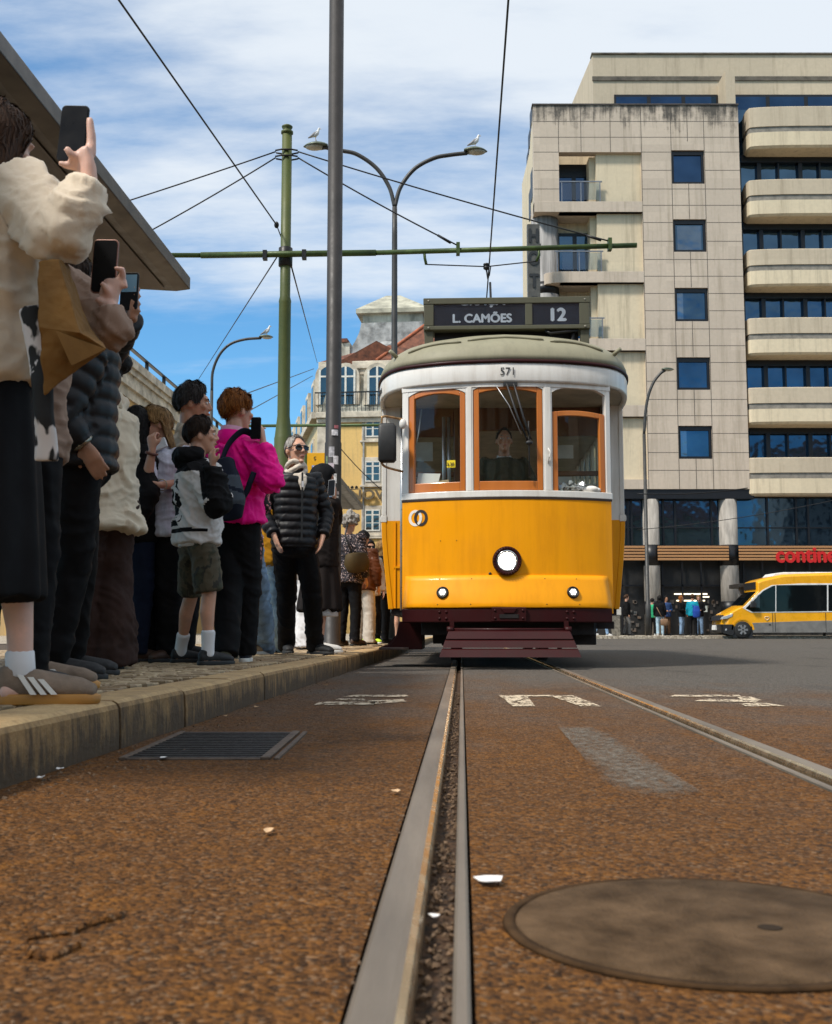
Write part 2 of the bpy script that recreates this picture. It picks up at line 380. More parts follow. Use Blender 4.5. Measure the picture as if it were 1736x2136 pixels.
def calc_mat():
    m,nt,b=new_mat('calcada_far'); p=texco(nt,world=True); vo=N(nt,'ShaderNodeTexVoronoi',{'Vector':p,'Scale':9.},feature='DISTANCE_TO_EDGE'); vc=N(nt,'ShaderNodeTexVoronoi',{'Vector':p,'Scale':9.})
    r=N(nt,'ShaderNodeSeparateColor',{0:vc.outputs['Color']}).outputs[0]
    c=mixc(nt,r,(.26,.21,.15),(.50,.43,.33)); c=mixc(nt,mrange(nt,vo.outputs[0],.0,.08,1,0),c,(.08,.055,.035))
    nt.links.new(c,b.inputs['Base Color']); b.inputs['Roughness'].default_value=.7; return m
CALC=calc_mat()
mb=MB(); mb.bb(-60,0,0,1,0,1) if False else None
a,bq,c,d=TK(-60,17.3,KH),TK(ukerb(20)-.18,17.3,KH),TK(ukerb(20)-.18,70,KH),TK(-60,70,KH)
mb.quad(a,bq,c,d); tag(mb.build('pavement',CALC),'pale cobbled pavement further along the stop',kind='structure')
mb=MB(); mb.bb(4.,120,46.6,75,-.05,.12); mb.bb(3.9,120,46.4,46.6,-.05,.125)
tag(mb.build('far_pavement',CALC,bevel=.02),'pale pavement in front of the hotel across the road',kind='structure')
# ---- worn road lettering, read from the tram's side
def worn(name,col,th,sc,orient=(1,1,1),ed=.035,mx_=1.):
    m,nt,b=new_mat(name); p=texco(nt,orient,world=True); n=noise_(nt,p,sc,7,.72); n2=noise_(nt,p,sc*4,4,.7)
    f=mrange(nt,math_(nt,'ADD',math_(nt,'MULTIPLY',n,.75),math_(nt,'MULTIPLY',n2,.25)),th-ed,th+ed,0,mx_)
    c=mixc(nt,n2,tuple(x*.7 for x in col),col); nt.links.new(c,b.inputs['Base Color']); b.inputs['Roughness'].default_value=.7
    if ed>.1:      # ragged, feathered outline
        g=N(nt,'ShaderNodeSeparateXYZ',{0:N(nt,'ShaderNodeTexCoord').outputs['Generated']}); u=math_(nt,'SUBTRACT',g.outputs[0],math_(nt,'MULTIPLY',g.outputs[1],.12)); e=None
        for q in (g.outputs[0],math_(nt,'SUBTRACT',1.,g.outputs[0]),math_(nt,'MULTIPLY',g.outputs[1],2.5),math_(nt,'MULTIPLY',math_(nt,'SUBTRACT',1.,g.outputs[1]),2.5)): e=q if e is None else math_(nt,'MINIMUM',e,q)
        f=math_(nt,'MULTIPLY',f,mrange(nt,math_(nt,'ADD',e,math_(nt,'MULTIPLY',math_(nt,'SUBTRACT',noise_(nt,p,14.,5,.7),.5),.5)),.06,.30))
    t=N(nt,'ShaderNodeBsdfTransparent'); o=nt.nodes['Material Output']
    mx=N(nt,'ShaderNodeMixShader',{0:f,1:t.outputs[0],2:b.outputs[0]}); nt.links.new(mx.outputs[0],o.inputs[0]); return m
PAINT=worn('worn_paint',(.66,.53,.37),.485,22.,(1,.4,1)); PAINT2=worn('worn_patch',(.17,.142,.108),.48,45.,(1,.5,1),.14,.85)
STROKES={'S':(655,855,[[(.30,.82),(1.,.84),(.96,1.),(.42,1.)],[(0.,.12),(.62,.14),(.66,.44),(.06,.40)],[(.60,.20),(.97,.42),(.93,.62),(.56,.50)],[(.22,.56),(.55,.52),(.52,.66),(.26,.70)]]),
 'U':(1040,1255,[[(.14,.0),(.36,.0),(.27,.98),(.0,.98)],[(.271,.86),(.60,.88),(.58,.99),(.271,.98)],[(.80,.0),(1.,.0),(.72,.97),(.52,.86)]]),
 'B':(1395,1640,[[(0.,.84),(.62,.86),(.60,1.),(.05,1.)],[(.22,.46),(.74,.36),(.80,.52),(.30,.66)],[(.66,.0),(1.,.02),(.80,.34),(.60,.24)],[(.62,.56),(.80,.54),(.70,.84),(.58,.84)]])}
for ch,(p0,p1,pol) in STROKES.items():
    mb=MB()
    for q in pol: mb.add([V((g.x,g.y,.004)) for g in (G(p0+(p1-p0)*x,1475-(1475-1451)*y) for x,y in q)],[(0,1,2,3)])
    tag(mb.build('road_letter',PAINT),'worn white painted road letter %s, upside down ahead of the tram'%ch,kind='structure')
mb=MB(); zz=.004; A=G(1160,1513);B=G(1250,1515);C=G(1490,1672);D=G(1290,1672)
mb.quad(*[V((q.x,q.y,zz)) for q in (D,C,B,A)]); tag(mb.build('faded_road_patch',PAINT2),'faded grey strip of old paint between the rails',kind='structure')
# ---- round concrete cover by the rail
CONC=M('cover_concrete',(.040,.023,.011),.85,0,.35,11.,1.,90.,spec=.1,col2=(.15,.092,.050),bd=.008)
o=thing('manhole_cover','large round concrete filled manhole cover set in the road between the rails','manhole',(.345,1.35,0))
mb=MB(); mb.lathe([(.228,-.02),(.228,.003),(.224,.006),(.0,.007)],(0,0,0),n=64); mb.build('cover_plate',CONC,o)
mb=MB(); R=[]
for i in range(65):
    a=2*pi*i/64; R.append([V((math.cos(a)*r,math.sin(a)*r,z)) for r,z in ((.229,.001),(.229,.0045),(.240,.0045),(.243,.001))])
mb.rings(R,True,False); mb.build('cover_rim',M('rim_iron',(.05,.027,.012),.9,0,.3,20.,.5,200.,spec=.1),o)
mb=MB(); mb.lathe([(.014,0.0072),(.012,.0076),(.0,.0076)],(.06,-.03,0),n=24); mb.build('lifting_hole',M('hole_dark',(.03,.02,.013),.9,spec=.1),o)
# ---- drain grate by the kerb
A=G(292,1583);B=G(515,1587);C=G(606,1530);D=G(372,1528)
x0,x1=-.79,-.43; y0,y1=A.y-.02,C.y
cx=(A.x+D.x)/2
o=thing('drain_grate','black cast iron drain grate of parallel bars in the gutter','drain',(cx,(y0+y1)/2,0)); wd=.36; ln=(y1-y0)
IRON=M('grate_iron',(.018,.017,.016),.5,.7,.25,20.,.3,200.)
mb=MB(); nb=15
for i in range(nb):
    y=-ln/2+.03+(ln-.06)*i/(nb-1); mb.bb(.0,wd,y-.012,y+.012,-.02,.006)
mb.build('grate_bars',IRON,o,bevel=.002)
mb=MB(); mb.bb(-.02,.0,-ln/2-.01,ln/2+.01,-.03,.008); mb.bb(wd,wd+.025,-ln/2-.01,ln/2+.01,-.03,.009); mb.bb(wd+.035,wd+.05,-ln/2-.01,ln/2+.01,-.03,.007); mb.bb(0,wd,-ln/2-.01,-ln/2+.012,-.03,.005); mb.bb(0,wd,ln/2-.012,ln/2+.01,-.03,.005)
mb.build('grate_frame',M('grate_frame_iron',(.10,.07,.05),.6,.5,.3,15.,.3,150.),o,bevel=.003)
mb=MB(); mb.bb(0,wd,-ln/2,ln/2,.0012,.0016); mb.build('grate_pit',M('pit_black',(.004,.004,.004),.9),o)
# ---- scraps and leaves lying about
def scrap(name,label,cat,px,py,sx,sy,mat,grp,z=.0,fold=.3):
    g=G(px,py,z); mb=MB(); a=random.random()*6; n=7; pts=[]
    prof=[(math.cos(2*pi*i/n)*sx*random.uniform(.7,1.1),math.sin(2*pi*i/n)*sy*random.uniform(.7,1.1)) for i in range(n)]
    top=[V((x,y,.006+abs(x)*fold+random.uniform(0,.004))) for x,y in prof]
    bot=[p-V((0,0,.0012)) for p in top]; cN=len(top)
    vs=top+bot+[V((0,0,.008)),V((0,0,.0068))]
    fs=[(i,(i+1)%n,2*n) for i in range(n)]+[((i+1)%n+n,i+n,2*n+1) for i in range(n)]+[(i,i+n,(i+1)%n+n,(i+1)%n) for i in range(n)]
    mb.add(vs,fs); o=mb.build(name,mat,loc=(g.x,g.y,z)); return tag(o,label,cat,grp)
PAPER=M('scrap_paper',(.80,.76,.72),.8,0,.06); LEAF=M('dry_leaf',(.62,.40,.22),.8,0,.25,30.)
scrap('paper_scrap','white paper scrap lying flat on the asphalt beside the rail groove','litter',1021,1845,.022,.026,PAPER,'litter on the road',fold=.12)
scrap('paper_scrap','torn pale scrap caught inside the rail groove','litter',906,1925,.008,.012,PAPER,'litter on the road',z=-.018)
for px,py,lab in ((825,1658,'dry leaf lying on brown asphalt near the rail, in front of the drain'),(560,1742,'dry curled leaf alone in the middle of the brown asphalt'),(85,1628,'crumpled pale leaf at the foot of the kerb, nearest the picture edge'),(125,1610,'small pale leaf next to the kerb foot'),(340,1586,'white scrap on the near edge of the drain grate'),(470,1497,'pale crumpled leaf in the gutter beyond the drain grate'),(535,1478,'small orange leaf in the gutter well past the drain grate'),(680,1432,'pale leaf in the gutter, close to the worn letter S')):
    scrap('dry_leaf',lab,'leaf',px,py,random.uniform(.008,.014),random.uniform(.012,.02),LEAF if px not in(340,85,125) else PAPER,'leaves along the gutter')
# ---- broken asphalt edges near the lens
ASPHB=M('asphalt_crust',(.10,.058,.03),.9,0,.4,30.,.8,120.)
for pts,lab in (([(60,1965),(150,1950),(210,1930),(265,1912),(255,1900),(180,1905),(60,1925)],'raised crust of broken asphalt in the road, bigger piece'),([(60,2000),(110,2003),(160,1985),(170,1975),(60,1975)],'flat flake of broken asphalt in the road, smaller piece')):
    q=[]; 
    for i,(x,y) in enumerate(pts):
        x2,y2=pts[(i+1)%len(pts)]
        for k in range(5):
            t=k/5; q.append(G(x+(x2-x)*t+random.uniform(-4,4),y+(y2-y)*t+random.uniform(-2,2)))
    mb=MB(); cxx=sum((p for p in q),V())/len(q)
    mb.rings([[V((p.x,p.y,-.005)) for p in q],[V((p.x,p.y,.004)) for p in q],[V((cxx.x+(p.x-cxx.x)*.9,cxx.y+(p.y-cxx.y)*.85,.007)) for p in q]],False)
    tag(mb.build('asphalt_crust',ROAD),lab,kind='structure')
# ------------------------------------------------------------------ the tram
TY=10.2
TR=thing('tram','old yellow and white tram with a lit headlight, coming along the rails','tram',(.842,TY,0),-PSI)
def streaky(name,col,rough,dirt,amt,coat=.3):
    m,nt,b=new_mat(name); co=texco(nt); ps=N(nt,'ShaderNodeMapping',{'Vector':co,'Scale':(9,9,.9)}).outputs[0]
    a=noise_(nt,ps,1.3,6,.65); n=noise_(nt,co,2.,6,.6); n3=noise_(nt,co,45.,5,.7)
    f=mrange(nt,math_(nt,'ADD',math_(nt,'MULTIPLY',a,.6),math_(nt,'MULTIPLY',n,.4)),.46,.72)
    c=mixc(nt,math_(nt,'MULTIPLY',f,amt),col,dirt); c=mixc(nt,mrange(nt,n3,.68,.74,0,amt*1.1),c,dirt)
    nt.links.new(c,b.inputs['Base Color']); b.inputs['Coat Weight'].default_value=coat; b.inputs['Coat Roughness'].default_value=.12; b.inputs['Specular IOR Level'].default_value=.5 if coat>.2 else .22
    nt.links.new(mrange(nt,n,.3,.7,rough-.08,rough+.12),b.inputs['Roughness'])
    nt.links.new(bump_(nt,math_(nt,'ADD',noise_(nt,co,3.,3,.5),math_(nt,'MULTIPLY',n3,.05)),.12,.02),b.inputs['Normal']); return m
YEL=streaky('tram_yellow',(.88,.345,.0),.45,(.50,.17,.0),.42,.12)
WHT=streaky('tram_white',(.74,.71,.66),.42,(.36,.29,.21),.5)
MAR=streaky('tram_maroon',(.030,.0018,.0024),.5,(.016,.007,.005),.5,.03)
ROOF=streaky('tram_roof',(.27,.25,.17),.55,(.15,.14,.10),.55,.0)
BOXG=streaky('sign_box_paint',(.095,.092,.062),.5,(.06,.055,.04),.5,.0)
WOOD=M('varnished_wood',(.42,.115,.014),.35,0,.22,3.,.15,40.,.45,st=(1,1,.12),col2=(.60,.19,.03))
DWOOD=M('dark_wood',(.15,.065,.028),.4,0,.3,3.,.1,40.,.3,st=(1,1,.1))
ALU=M('aluminium',(.50,.50,.50),.38,.85,.12,8.); BLK=M('black_rubber',(.012,.012,.012),.55,0,.2,20.); BLKM=M('black_metal',(.015,.014,.014),.42,.4,.2,20.)
UND=M('under_black',(.012,.009,.009),.7,.2,.3,10.); DKIN=M('cab_interior',(.16,.13,.095),.7,0,.25,3.)
GL=glass('tram_glass',(.95,.96,.94),.32)
CREAM=M('interior_cream',(.45,.40,.30),.6,0,.15,4.)
hw,bd=.985,.25; RR=(hw*hw+bd*bd)/(2*bd)
def bow(x):
    y=RR-math.sqrt(max(RR*RR-x*x,0)); nn=V((x/RR,-math.sqrt(max(1-(x/RR)**2,0)),0))   # outward normal (towards viewer)
    return V((x,y,0)),nn
def off(d):
    def f(x):
        p,nn=bow(x); return p+nn*d,-nn
    return f
def lin(a,b,n): return [a+(b-a)*i/(n-1) for i in range(n)]
# dash
mb=MB(); mb.slab(off(0),lin(-hw,hw,33),.50,1.553,.03); dash=mb.build('front_dash',YEL,TR,bevel=.004)
mb=MB()      # riveted apron plate, leaning out at the foot
us=lin(-.945,.925,33); R=[]
for u in us:
    p,nn=bow(u); rp=[]
    for z,d in ((.848,.002),(.848,.010),(.80,.022),(.70,.055),(.60,.082),(.560,.088),(.548,.084),(.548,.0)):
        k=min(1,(.99-abs(u))/.10); q=p+nn*(.002+(d*(.45+.55*k) if d>.003 else 0)); rp.append(V((q.x,q.y,z-.006*math.sin(u*9)*(.55<z<.57))))
    R.append(rp)
mb.rings(R,True); ap=mb.build('apron_plate',YEL,TR)
mb=MB()
for x in (-.62,-.33,.33,.62):
    for z,d in ((.815,.02),(.58,.088)): p,nn=bow(x); q=p+nn*d; mb.ell((q.x,q.y,z),(.006,.004,.006),None,8,5)
for x in (-.62,-.47): p,nn=bow(x); mb.ell((p.x,p.y-.001,1.17),(.005,.004,.005),None,8,5)
mb.build('rivets',M('rivet_dark',(.25,.11,.01),.5,.3),TR)
mb=MB(); mb.slab(off(.006),lin(-hw-.003,hw+.003,33),1.547,1.566,.03); mb.build('belt_moulding',M('belt_dark',(.035,.018,.012),.5),TR,bevel=.002)
mb=MB(); mb.slab(off(.010),lin(-hw-.006,hw+.006,33),1.5665,1.628,.045); mb.build('window_sill',WHT,TR,bevel=.006)
# window openings
WIN=[(-.925,-.383),(-.312,.337),(.423,.938)]
def arch(x0,x1,zs,rise):
    c=(x0+x1)/2; h=(x1-x0)/2
    return lambda x: zs+rise*math.sqrt(max(0,1-((x-c)/(h*1.12))**2))
ARC=[arch(*WIN[0],2.50,.115),arch(*WIN[1],2.535,.095),arch(*WIN[2],2.50,.115)]
posts=[(-hw,-.925),(-.383,-.312),(.337,.423),(.938,hw)]
for i,(a,c) in enumerate(posts):
    mb=MB(); mb.slab(off(0),lin(a,c,5),1.6285,2.60,.05); mb.build('window_post',WHT,TR,bevel=.006)
    if i in (1,2):
        mb=MB(); mb.slab(off(.006),lin(a+.014,c-.014,4),1.63,2.60,.01); mb.build('post_cover',WHT,TR,bevel=.003)
mb=MB()
for (a,c),ar in zip(WIN,ARC): mb.slab(off(-.002),lin(a,c,21),ar,2.60,.045)
mb.build('window_arches',WHT,TR,bevel=.003)
mb=MB(); mb.slab(off(.0045),lin(-hw-.002,hw+.002,33),2.599,2.668,.05); mb.build('window_header',WHT,TR,bevel=.004)
# wooden sashes
def sash(name,i,ztop_fn,zb,wd=.05,low=.085,d=-.008,th=.04):
    a,c=WIN[i]; a+=.004;c-=.004; root=None
    mb=MB()
    mb.slab(off(d),lin(a,a+wd,4),zb,lambda x:ztop_fn(x)-.004,th); mb.slab(off(d),lin(c-wd,c,4),zb,lambda x:ztop_fn(x)-.004,th)
    mb.slab(off(d-.001),lin(a+wd,c-wd,15),zb,zb+low,th-.002); mb.slab(off(d-.001),lin(a+wd,c-wd,19),lambda x:ztop_fn(x)-wd*1.05,lambda x:ztop_fn(x)-.004,th-.002)
    s=mb.build('window_sash',WOOD,TR,bevel=.005)
    g=MB(); g.slab(off(d-.02),lin(a+wd-.01,c-wd+.01,15),zb+low-.01,lambda x:ztop_fn(x)-wd,.004); g.build('pane',GL,s)
    return s
sash('l',0,ARC[0],1.632); sash('c',1,ARC[1],1.632)
drop=arch(.427,.934,2.33,.02)
sash('r',2,lambda x:2.395-.02*((x-.68)/.25)**2,1.60,.05,.02,-.012)
# fascia / letterboard in plan
PL=catmull([(0,-.03),(.5,.035),(.90,.19),(1.08,.36),(1.19,.62),(1.245,.95),(1.262,1.35)],8)+[V((1.262,4.2,0)),V((1.262,7.1,0))]+catmull([(1.262,7.2),(1.19,7.8),(.9,8.22),(.5,8.37),(0,8.43)],6)
PL=[V((p[0],p[1],0)) for p in PL]
PLAN=PL+[V((-p.x,p.y,0)) for p in PL[-2:0:-1]]
NPL=len(PLAN)
def plan(dd,z): # offset outward
    out=[]
    for i in range(NPL):
        t=(PLAN[(i+1)%NPL]-PLAN[i-1]).normalized(); nn=V((t.y,-t.x,0)); q=PLAN[i]+nn*dd; out.append(V((q.x,q.y,z)))
    return out
mb=MB(); mb.rings([plan(-.045,2.645),plan(.0,2.64),plan(.006,2.66),plan(.006,2.80),plan(0,2.822),plan(-.045,2.822)],True,False,True); mb.build('letterboard',WHT,TR)
mb=MB(); mb.rings([plan(.002,2.822),plan(.016,2.822),plan(.021,2.832),plan(.021,2.845),plan(.014,2.853),plan(.002,2.853)],True,False,True); mb.build('drip_rail',MAR,TR)
mb=MB(); mb.add(plan(-.04,2.66),[tuple(range(NPL))]); mb.build('ceiling',CREAM,TR)
def dome(k,i=None,lift=0.):
    fi=k*pi/2; pts=plan(.008,0); out=[]
    sel=range(NPL) if i is None else [i]
    for j in sel:
        p=pts[j]; c=math.cos(fi)
        x=p.x*c; y=4.2+(p.y-4.2)*(1-.30*(1-c)); z=2.85+.455*math.sin(fi)**.9+lift
        out.append(V((x,y,z)))
    return out
mb=MB(); mb.rings([dome(k) for k in (0,.06,.14,.23,.33,.44,.56,.68,.8,.9,.97,.999)],True,True); mb.build('roof',ROOF,TR)
def dpt(x,k,lift=.008):   # point on the dome front: lateral fraction
    pts=plan(.008,0); best=None
    tx=x/max(math.cos(k*pi/2),.05)
    for j in range(NPL):
        if pts[j].y<1.5:
            d=abs(pts[j].x-tx)
            if best is None or d<best[0]: best=(d,j)
    j=best[1]; n=j+1 if (pts[(j+1)%NPL].x-tx)*(pts[j].x-tx)<0 else j-1
    a,c=dome(k,j)[0],dome(k,n%NPL)[0]; dx=c.x-a.x; t=(x-a.x)/dx if abs(dx)>1e-6 else 0
    q=a+(c-a)*max(-.5,min(1.5,t)); q.z+=lift; return q
for a,c,k0,kk in ((-.93,-.42,.17,.27),(-.36,.36,.30,.30),(.42,.93,.27,.17)):
    mb=MB(); n=15; pts=[]
    for i in range(n):
        t=i/(n-1); x=a+(c-a)*t; k=k0+(kk-k0)*t+.05*math.sin(pi*t); pts.append(dpt(x,k))
    mb.tube(pts,[.006]+[.016]*(n-2)+[.006],8); mb.build('rain_deflector',ROOF,TR)
for sx in (-1,1):
    mb=MB(); q=dpt(sx*1.05,.16); mb.cyl(q,q+V((sx*.06,-.05,.05)),.022,.018,10); mb.build('roof_marker',ROOF,TR)
# destination box
def bx(name,x0,x1,y0,y1,z0,z1,mat,par=TR,bev=.006):
    mb=MB(); mb.bb(x0,x1,y0,y1,z0,z1); return mb.build(name,mat,par,bevel=bev)
SB=thing_sb=None
q=MB(); X0,X1,Z0,Z1,YB=-.782,.83,3.262,3.58,.42
q.bb(X0,X1,YB+.02,YB+.30,Z0+.035,Z1-.035); q.bb(X0-.006,X1+.006,YB-.004,YB+.31,Z1-.062,Z1); q.bb(X0-.004,X1+.004,YB-.002,YB+.305,Z0,Z0+.04)
q.bb(X0,X0+.095,YB,YB+.05,Z0+.04,Z1-.062); q.bb(X1-.10,X1,YB,YB+.05,Z0+.04,Z1-.062); q.bb(.205,.275,YB,YB+.05,Z0+.04,Z1-.062)
SBX=q.build('destination_box',BOXG,TR,bevel=.006)
q=MB(); q.bb(X0+.004,X0+.088,YB+.03,YB+.11,2.95,Z0); q.bb(X1-.088,X1-.004,YB+.03,YB+.11,2.95,Z0); q.build('box_leg',BOXG,TR,bevel=.004)
q=MB(); q.bb(X0+.1,X1-.1,YB+.12,YB+.16,3.10,Z0); q.cyl((.46,YB+.06,3.255),(.44,YB+.1,3.10),.012); q.cyl((.68,YB+.05,3.25),(.63,YB+.08,3.02),.02); q.tube([(.40,YB+.03,3.25),(.45,YB+.02,3.22),(.6,YB+.02,3.235),(.72,YB+.03,3.25)],.014,8); q.build('box_bracket',BLKM,TR)
NAVY=M('blind_navy',(.014,.020,.032),.5,0,.25,3.); SGL=glass('sign_glass',(.9,.92,.94),.5)
for a,c in ((X0+.095,.205),(.275,X1-.10)):
    q=MB(); q.bb(a,c,YB+.014,YB+.0195,Z0+.04,Z1-.062); bl=q.build('roller_blind',NAVY,SBX)
    q=MB(); q.bb(a,c,YB+.004,YB+.007,Z0+.04,Z1-.062); q.build('pane',SGL,SBX)
LTW=M('blind_letters',(.80,.82,.84),.6)
tb=dict(ext=.0012)
text('L. CAMÕES',.118,LTW,'lettering',SBX,(-.215,YB+.0125,3.372),(pi/2,0,0),.0012,.0055,sx=1.0)
text('12',.175,LTW,'lettering',SBX,(.515,YB+.0125,3.398),(pi/2,0,0),.0012,.009,sx=1.02)
# the line above, half wound out of sight: lower strip of its letters only
def cut_text(s,size,loc,zmax,mat,par,sx=1.):
    o=text(s,size,mat,'lettering',par,loc,(pi/2,0,0),.0012,.0055,sx=sx)
    bm=bmesh.new(); bm.from_mesh(o.data); lim=zmax-loc[2]
    g=bm.verts[:]+bm.edges[:]+bm.faces[:]
    bmesh.ops.bisect_plane(bm,geom=g,plane_co=(0,lim,0),plane_no=(0,1,0),clear_outer=True); bm.to_mesh(o.data); bm.free(); return o
cut_text('GRAÇA',.118,(-.215,YB+.0125,3.545),Z1-.064,LTW,SBX,1.12)
bl=M('bolt_grey',(.22,.2,.16),.5,.5)
q=MB()
for x in (X0+.045,X1-.045):
    for z in (Z0+.02,Z1-.03): q.ell((x,YB-.004,z),(.011,.006,.011),None,10,6)
q.build('bolts',bl,SBX)
# fleet number, side lettering, emblem
BL=M('letter_black',(.02,.018,.018),.5)
p,nn=bow(.0); text('571',.105,BL,'fleet_number',TR,(0.012,-.0385,2.732),(pi/2,0,0),.001,.0,sx=.95)
def on_plan(x_sign,t,z,dd): pass
def side_text(s,size,cx,ang,cy,z): return text(s,size,BL,'lettering',TR,(cx,cy,z),(pi/2,0,ang),.002,.001)
for i,ch in enumerate('ENTRADA'):
    t=i/6; # spread round the curve of the letterboard
    pts=plan(.009,2.725); cand=[p for p in pts if p.x<0 and p.y<1.5]; cand.sort(key=lambda p:-p.y)
    # arc length from the rear
    L=[0]
    for a,c in zip(cand,cand[1:]): L.append(L[-1]+(c-a).length)
    s0=.22+.075*i
    for k in range(len(L)-1):
        if L[k]<=s0<=L[k+1]:
            f=(s0-L[k])/(L[k+1]-L[k]); pos=cand[k]+(cand[k+1]-cand[k])*f; tg=(cand[k+1]-cand[k]).normalized(); break
    text(ch,.085,BL,'lettering',TR,(pos.x,pos.y,2.715),(pi/2,0,math.atan2(tg.y,tg.x)),.001,.0015)
def ring(cx,cz,rx,rz,w,mat,d,a0=0,a1=2*pi):
    R=[]; n=40
    full=abs(a1-a0-2*pi)<1e-6
    for i in range(n+(0 if full else 1)):
        a=a0+(a1-a0)*i/n; rr=[]
        for k,dd in ((-w,0),(-w,d),(w,d),(w,0)):
            x=cx+(rx+k)*math.cos(a); z=cz+(rz+k)*math.sin(a); p,nn=bow(x); q=p+nn*dd; rr.append(V((q.x,q.y,z)))
        R.append(rr)
    mb=MB(); mb.rings(R,False,True,full); return mb
EMW=M('emblem_white',(.75,.72,.66),.5); EMB=M('emblem_black',(.025,.02,.02),.5)
cxl=-.855
ring(cxl,1.392,.052,.064,.0125,EMW,.003).build('emblem_ring',EMW,TR); ring(cxl+.052,1.392,.052,.064,.0125,EMB,.0045).build('emblem_ring',EMB,TR)
ring(cxl,1.392,.052,.064,.0125,EMW,.006,-1.1,.2).build('emblem_ring',EMW,TR)
# headlight
p,nn=bow(0); hz=.976; hx=-.01
mb=MB(); mb.lathe([(.10,0),(.130,.0),(.134,.03),(.127,.055),(.114,.066),(.098,.06),(.098,.03)],(hx,.01,hz),(0,-1,0),40); hl=mb.build('headlight',MAR,TR)
mb=MB()
for i in range(30):
    a=2*pi*i/30; mb.cyl((hx+.128*math.cos(a),-.035,hz+.128*math.sin(a)),(hx+.118*math.cos(a),-.062,hz+.118*math.sin(a)),.007,.006,6)
mb.build('headlight_grip',MAR,hl)
mb=MB(); mb.lathe([(.098,.03),(.095,.060),(.084,.055),(.06,.03),(0,.02)],(hx,.005,hz),(0,-1,0),32); mb.build('reflector',M('reflector',(.75,.75,.75),.12,1.),hl)
mb=MB(); mb.lathe([(.062,.048),(.05,.058),(.03,.062),(0,.063)],(hx,.005,hz),(0,-1,0),32)
mb.build('lens',emit('lamp_on',(1,.94,.80),7.),hl)
for a in lin(0,2*pi,17)[:-1]: mb=MB(); mb.ell((hx+.070*math.cos(a),-.046,hz+.070*math.sin(a)),(.0105,.006,.0105),None,10,6); mb.build('led',emit('lamp_rim',(1,.93,.76),3.),hl)
mb=MB(); mb.lathe([(.0,.0),(.014,0),(.014,.012),(0,.014)],(hx-.155,.01,.86),(0,-1,0),12); mb.build('plug',BLKM,TR)
for sx in (-1,1):
    cx=.578*sx-.005; p,nn=bow(cx); q=p+nn*.05; an=nn+V((-.12*sx,0,.25)); an.normalize(); zc=.685
    mb=MB(); mb.lathe([(.03,-.02),(.055,0),(.058,.018),(.052,.032),(.044,.034),(.044,.02)],(q.x,q.y,zc),an,24); fg=mb.build('fog_lamp',BLKM,TR)
    mb=MB(); mb.lathe([(.044,.022),(.03,.028),(0,.031)],(q.x,q.y,zc),an,20); mb.build('lens',M('lamp_lens',(.75,.75,.72),.12,.6,.05),fg)
    mb=MB(); u=an.cross(V((0,0,1))).normalized(); w=u.cross(an)
    for a,r in [(0,0)]+[(k*pi/3,.022) for k in range(6)]:
        cc=V((q.x,q.y,zc))+an*.031+u*(r*math.cos(a))+w*(r*math.sin(a)); mb.ell(cc,(.008,.004,.008),None,8,5)
    mb.build('led',emit('led_on',(1,1,.95),2.2),fg)
# bumper beam
mb=MB(); R=[]
for u in lin(-.945,.925,29):
    p,nn=bow(u); rp=[]
    for z,d in ((.415,.0),(.415,.070),(.425,.078),(.538,.078),(.546,.070),(.546,.0)): q=p+nn*d; rp.append(V((q.x,q.y,z)))
    R.append(rp)
mb.rings(R,False); bm_=mb.build('bumper_beam',MAR,TR,bevel=.005)
mb=MB(); mb.bb(-.155,.155,-.105,-.075,.425,.552); 
mb.build('coupler_plate',MAR,TR,bevel=.006)
mb=MB(); mb.bb(-.085,.085,-.112,-.104,.455,.490); mb.build('coupler_slot',UND,TR)
mb=MB(); mb.prism([(-.075,-.106,.545),(.075,-.106,.545),(.045,-.106,.500),(-.045,-.106,.500)],(0,-.014,0)); mb.build('coupler_hook',MAR,TR,bevel=.004)
mb=MB()
for cx in (-.575,.54):
    for dx in (-.03,.03):
        for dz in (-.03,.03): p,nn=bow(cx+dx); q=p+nn*.078; mb.ell((q.x,q.y,.482+dz),(.014,.011,.014),None,10,6)
for dx in (-.125,.125):
    for dz in (-.035,.035): mb.ell((dx,-.105,.488+dz),(.013,.010,.013),None,10,6)
mb.build('beam_rivets',MAR,TR)
# lifeguard tray: slats and arms
LG=TR
for i,(zt,zb) in enumerate(((.335,.268),(.252,.190),(.174,.108))):
    yt=-.10-(.36-zt)*.8; yb=-.10-(.36-zb)*.8; wt=.535+(.36-zt)*.36; wb=.535+(.36-zb)*.36
    mb=MB(); mb.prism([(-wt,yt,zt),(wt,yt,zt),(wb,yb,zb),(-wb,yb,zb)],(0,.03,.012)); mb.build('lifeguard_slat',MAR,TR,bevel=.004)
mb=MB(); mb.cyl((-.55,-.085,.352),(.55,-.085,.352),.014,.014,12)
for sx in (-1,1):
    mb.cyl((sx*.50,-.085,.352),(sx*.56,-.085,.352),.028,.028,12); mb.bb(sx*.515-.02,sx*.515+.02,-.09,-.06,.33,.43)
    mb.bb(sx*.45-.018,sx*.45+.018,-.03,.0,.0,.0) if False else None
    mb.prism([(sx*.44-.02,-.08,.35),(sx*.44+.02,-.08,.35),(sx*.44+.02,-.275,.115),(sx*.44-.02,-.275,.115)],(0,.02,.0))
mb.build('lifeguard_bar',MAR,TR)
